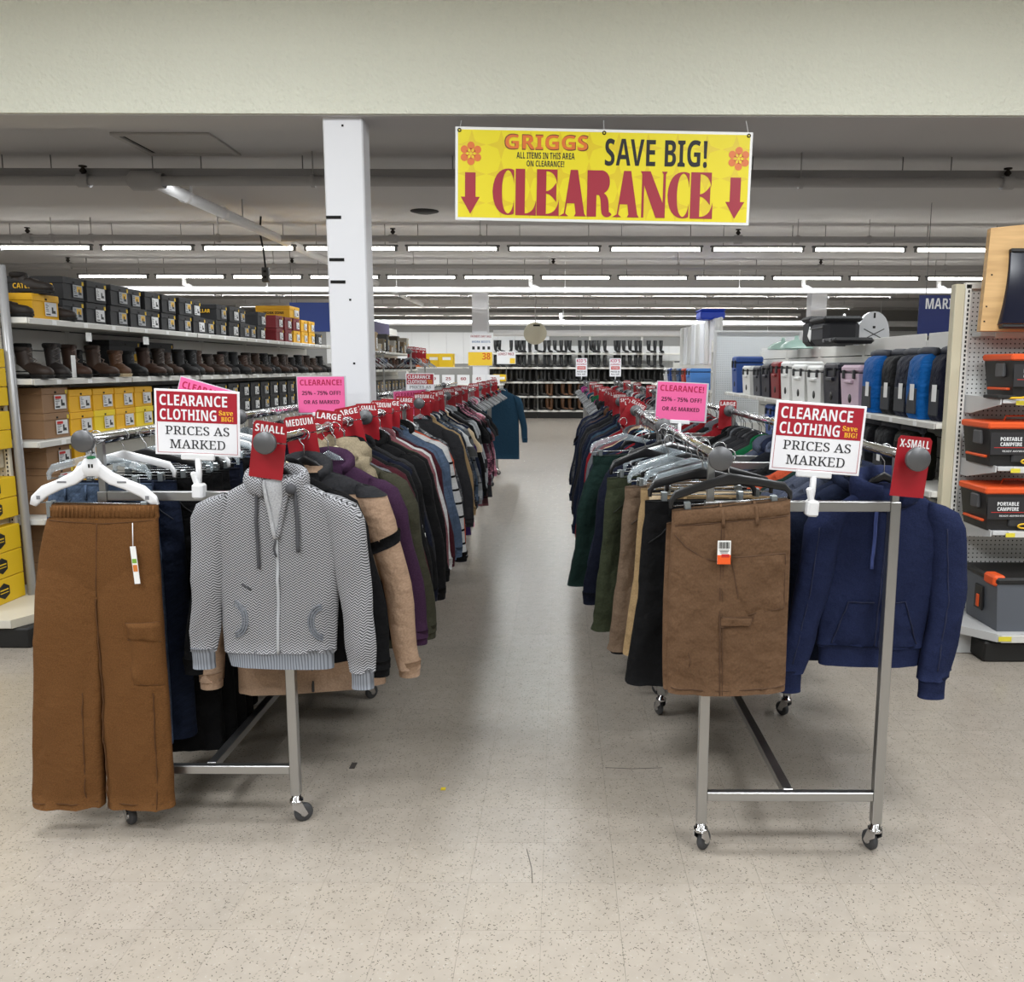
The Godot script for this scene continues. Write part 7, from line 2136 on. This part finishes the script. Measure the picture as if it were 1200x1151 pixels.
# the banner's tall flared capitals, one unit high
func flared(c: String) -> Array:       # [width, pieces]
	match c:
		"C":
			return [0.50, [curve([[0.48, 0.97], [0.40, 1.02], [0.02, 1.08], [0.0, 0.5], [0.02, -0.08], [0.40, -0.02], [0.48, 0.03]]) + curve([[0.48, 0.33], [0.46, 0.10], [0.38, 0.03], [0.34, 0.03], [0.22, 0.08], [0.21, 0.35], [0.21, 0.5], [0.21, 0.65], [0.22, 0.92], [0.34, 0.97], [0.38, 0.97], [0.46, 0.90], [0.48, 0.67]])]]
		"L":
			return [0.46, [[[0.0, 1.0], [0.0, 0.0], [0.46, 0.0]] + curve([[0.46, 0.34], [0.44, 0.14], [0.34, 0.04], [0.21, 0.04]]) + [[0.21, 1.0]]]]
		"E":
			return [0.50, [[[0.0, 1.0], [0.0, 0.0], [0.50, 0.0]] + curve([[0.50, 0.36], [0.47, 0.16], [0.38, 0.04], [0.21, 0.04]]) + curve([[0.21, 0.48], [0.30, 0.47], [0.36, 0.40], [0.44, 0.30]]) + curve([[0.44, 0.72], [0.36, 0.60], [0.30, 0.54], [0.21, 0.53]]) + curve([[0.21, 0.96], [0.36, 0.96], [0.43, 0.86], [0.46, 0.68]]) + [[0.46, 1.0]]]]
		"A":
			return [0.60, [[[0.24, 1.0], [0.10, 0.06], [0.0, 0.0], [0.2, 0.0], [0.13, 0.06], [0.165, 0.28], [0.335, 0.28], [0.365, 0.06], [0.33, 0.0], [0.60, 0.0], [0.56, 0.06], [0.40, 1.0]]]]
		"R":
			return [0.56, [[[0.0, 1.0], [0.0, 0.0], [0.21, 0.0], [0.21, 0.47]] + curve([[0.26, 0.47], [0.33, 0.42], [0.30, 0.18], [0.34, 0.06], [0.40, -0.03], [0.50, -0.02], [0.56, 0.05]]) + [[0.53, 0.09]] + curve([[0.50, 0.10], [0.48, 0.22], [0.52, 0.42], [0.38, 0.51]]) + curve([[0.44, 0.56], [0.54, 0.66], [0.54, 0.96], [0.34, 1.0]])]]
		"N":
			return [0.60, [[[0.0, 1.0], [0.035, 0.94], [0.035, 0.0], [0.085, 0.0], [0.085, 0.70], [0.36, 0.0], [0.565, 0.0], [0.565, 0.94], [0.60, 1.0], [0.475, 1.0], [0.51, 0.94], [0.51, 0.32], [0.22, 1.0]]]]
	return [0.3, []]

func banner() -> void:
	var t := thing("clearance_banner", Vector3(0.250, 2.690, -5.13), "yellow clearance banner with red lettering hanging under the cream beam", "banner")
	t.rotation.z = deg_to_rad(-0.95)
	t.scale = Vector3(0.947, 0.947, 1.0)
	var white := M("banner white", rgb(238, 238, 236), 0.4)
	var yel := M("banner yellow", rgb(238, 220, 12), 0.5)
	var gold := M("banner gold", rgb(228, 202, 12), 0.45)
	var org := M("banner orange", rgb(226, 116, 44), 0.45)
	var red := M("banner red", rgb(164, 30, 52), 0.5)
	var ink := M("print ink", rgb(26, 26, 30), 0.6)
	var b := part("sheet", slab(Vector3.ZERO, Vector3(1.800, 0.545, 0.003), 0.001), white, t)
	part("yellow_field", slab(Vector3(0, 0.0, 0.0018), Vector3(1.768, 0.512, 0.001)), yel, b)
	# tone-on-tone retro shapes
	for i in 10:
		for j in 3:
			var c := Vector2(-0.80 + i * 0.178, 0.17 - j * 0.17)
			var star := PackedVector2Array()
			for k in 4:
				var a := TAU * k / 4.0
				star.append(c + Vector2(0.085, 0).rotated(a))
				for m in range(1, 4): star.append(c + Vector2(0.060 - 0.030 * sin(PI * m / 4.0), 0).rotated(a + TAU / 16.0 * m))
			var st := begin()
			prism(st, star, 0.0023, 0.0026)
			part("tone_star", st, gold, b)
	for s in [-1, 1]:
		var c := Vector3(s * 0.805 + (0.015 if s > 0 else 0.0), 0.118, 0.003)
		var fl := begin()
		for k in 6:
			var pp := PackedVector2Array()
			for a in 16: pp.append(Vector2(c.x, c.y) + Vector2(0.046, 0).rotated(TAU * k / 6.0 + 0.52) + Vector2(0.0225, 0).rotated(TAU * a / 16.0))
			prism(fl, pp, 0.003, 0.004)
			var d := Vector2(0.030, 0).rotated(TAU * k / 6.0 + 0.52)
			var nrm := d.orthogonal().normalized() * 0.003
			prism(fl, PackedVector2Array([Vector2(c.x, c.y) + nrm + d * 0.3, Vector2(c.x, c.y) - nrm + d * 0.3, Vector2(c.x, c.y) - nrm + d, Vector2(c.x, c.y) + nrm + d]), 0.003, 0.004)
		part("flower", fl, org, b)
		var ar := begin()
		var ax: float = s * 0.808
		prism(ar, PackedVector2Array([Vector2(ax - 0.032, 0.008), Vector2(ax + 0.032, 0.008), Vector2(ax + 0.032, -0.135), Vector2(ax + 0.058, -0.135), Vector2(ax, -0.235), Vector2(ax - 0.058, -0.135), Vector2(ax - 0.032, -0.135)]), 0.003, 0.004)
		part("arrow", ar, red, b)
	var x := -0.672
	var word := "CLEARANCE"
	var sc := 0.272
	var widths := 0.0
	for ch in word: widths += flared(ch)[0] * sc
	var gap := (1.344 - widths) / 8.0
	for ch in word:
		var g := flared(ch)
		part("letter", glyph(g[1]), red, b, Transform3D(Basis.from_scale(Vector3(sc, sc, 1.0)), Vector3(x, -0.238, 0.003)))
		x += g[0] * sc + gap
	for k in 2: letters(b, "GRIGGS", "bold", Vector3(-0.348, 0.190, 0.003 + 0.0012 * k), 0.094 - 0.012 * k, 0.508 - 0.012 * k, M("banner rust edge", rgb(120, 60, 30), 0.5) if k == 0 else org, 0.001)
	letters(b, "ALL ITEMS IN THIS AREA", "bold", Vector3(-0.352, 0.113, 0.003), 0.038, 0.352, ink)
	letters(b, "ON CLEARANCE!", "bold", Vector3(-0.352, 0.066, 0.003), 0.036, 0.228, ink)
	letters(b, "SAVE BIG!", "bold", Vector3(0.318, 0.140, 0.003), 0.160, 0.620, ink)
	for q in [[-0.875, 0.252], [0.0, 0.252], [0.875, 0.252]]:
		var st := begin(true)
		lathe(st, [Vector2(0.006, 0.003), Vector2(0.012, 0.003), Vector2(0.012, 0)], 12, Vector3(q[0], q[1], 0.002), 2)
		part("eyelet", st, M("dark bronze", rgb(40, 34, 30), 0.5, 0.6), t)
		st = begin()
		tube(st, [Vector3(q[0], q[1], 0.002), Vector3(q[0], 0.352 + q[0] * 0.0166, -0.1)], 0.002, 4)
		part("cord", st, M("print white", rgb(226, 226, 226), 0.6), t)

func kids_sign(x: float, label: String) -> void:
	var t := thing("kids_sign", Vector3(x, 1.60, -16.3), label, "sign")
	var b := part("sheet", slab(Vector3.ZERO, Vector3(0.216, 0.34, 0.003), 0.001), M("sign white", rgb(236, 236, 240), 0.4), t)
	letters(b, "KID'S", "bold", Vector3(0, 0.125, 0.002), 0.06, 0.18, M("print crimson", rgb(176, 16, 72), 0.6))
	letters(b, "CLEARANCE", "bold", Vector3(0, 0.06, 0.002), 0.03, 0.18, M("print crimson"))
	part("pill", slab(Vector3(0, -0.01, 0.002), Vector3(0.16, 0.06, 0.001)), M("print red", rgb(196, 40, 34), 0.6), b)
	letters(b, "CLOTHING", "bold", Vector3(0, -0.01, 0.003), 0.03, 0.13, M("sign white"))
	letters(b, "PRICES AS", "bold", Vector3(0, -0.08, 0.002), 0.03, 0.17, M("print ink", rgb(26, 26, 30), 0.6))
	letters(b, "MARKED", "bold", Vector3(0, -0.125, 0.002), 0.03, 0.15, M("print ink"))
	clip_stand(t, 0.10, false)

func build_signs() -> void:
	banner()
	clearance_sign(Vector3(-1.192, 1.415, -2.815), deg_to_rad(-2.2), "red and white clothing sign clamped to the front bar of the left rack", 0.075)
	clearance_sign(Vector3(0.800, 1.385, -2.635), deg_to_rad(-4.0), "red and white clothing sign clamped to the front bar of the right rack", 0.068)
	clearance_sign(Vector3(-1.37, 1.43, -8.47), 0.0, "small distant red and white clothing sign on the left racks", 0.10)
	pink_sign(Vector3(-1.372, 1.440, -4.95), deg_to_rad(0.5), "pink clearance sign standing on the left racks in front of the column", 0.12)
	pink_sign(Vector3(-1.70, 1.415, -4.1), deg_to_rad(-16.0), "tilted pink sign peeking out behind the left clothing sign", 0.12)
	pink_sign(Vector3(0.672, 1.415, -4.72), deg_to_rad(-3.0), "pink clearance sign standing on the right racks", 0.12)
	pink_sign(Vector3(-1.25, 1.30, -7.2), deg_to_rad(4.0), "far pink sign half hidden by the dividers on the left racks", 0.10)
	kids_sign(0.42, "far white and red kids sign, the one nearer the aisle")
	kids_sign(1.06, "far white and red kids sign, the one nearer the coolers")
	divider_mesh()
	var k := 0
	for q in [[2.715, "SMALL", -0.14, 0.0], [3.06, "MEDIUM", 0.12, 0.1], [3.42, "LARGE", -0.12, 0.15], [3.76, "LARGE", 0.20, 0.1], [4.115, "X-SMALL", 0.04, 0.05], [4.46, "MEDIUM", -0.03, 0.1], [4.69, "LARGE", -0.05, 0.0], [5.12, "X-LARGE", -0.04, 0.0], [5.78, "MEDIUM", 0.0, 0.0], [5.98, "SMALL", -0.25, 0.0], [6.2, "LARGE", 0.0, 0.1], [6.5, "X-LARGE", 0.04, 0.0], [7.2, "SMALL", 0.04, 0.0], [7.7, "MEDIUM", 0.0, 0.1], [8.2, "LARGE", -0.04, 0.0], [9.3, "X-LARGE", 0.04, 0.1], [10.2, "SMALL", 0.0, 0.0], [10.8, "MEDIUM", 0.05, 0.0], [11.6, "LARGE", 0.0, 0.0], [12.1, "X-LARGE", 0.05, 0.0]]:
		k += 1
		divider(L_AISLE, RAIL_L, q[0], q[1], "red %s size divider, %s from the front along the left aisle rail" % [q[1], ORD[k]], q[2], q[3])
	k = 0
	for q in [[3.94, "LARGE", 0.1], [5.38, "XX-LARGE", -0.55], [5.44, "X-LARGE", -0.3], [5.52, "LARGE", 0.1], [5.95, "SMALL", 0.05], [6.75, "MEDIUM", 0.0], [7.15, "LARGE", -0.06], [7.55, "X-LARGE", 0.05], [7.95, "SMALL", 0.0], [8.6, "MEDIUM", 0.05], [9.1, "LARGE", 0.0], [10.4, "SMALL", 0.0], [12.0, "MEDIUM", 0.04]]:
		if q[0] < 4.0: continue
		k += 1
		divider(R_AISLE, RAIL_R, q[0], q[1], "red %s size divider, %s from the front along the right aisle rail" % [q[1], ORD[k]], q[2], 0.0)
	divider(R_OUT, RAIL_R, 2.535, "X-SMALL", "red X-SMALL size divider at the front end of the right outer rail", -0.10, 0.12)
	k = 0
	for q in [[3.35, "SMALL"], [5.36, "LARGE"], [6.9, "MEDIUM"], [7.9, "SMALL"], [8.3, "LARGE"], [9.9, "X-LARGE"], [11.6, "SMALL"], [13.4, "MEDIUM"]]:
		k += 1
		divider(R_OUT, RAIL_R, q[0], q[1], "red %s size divider, %s from the front along the right outer rail" % [q[1], ORD[k + 1]], 0.04 * sin(k * 2.0))
	for i in 4: divider(-1.95, 1.80, 11.4 + 0.3 * i, ["SMALL", "MEDIUM", "LARGE", "X-LARGE"][i], "red size divider on the taller rack, %s from the front" % ORD[i + 1], 0.0)
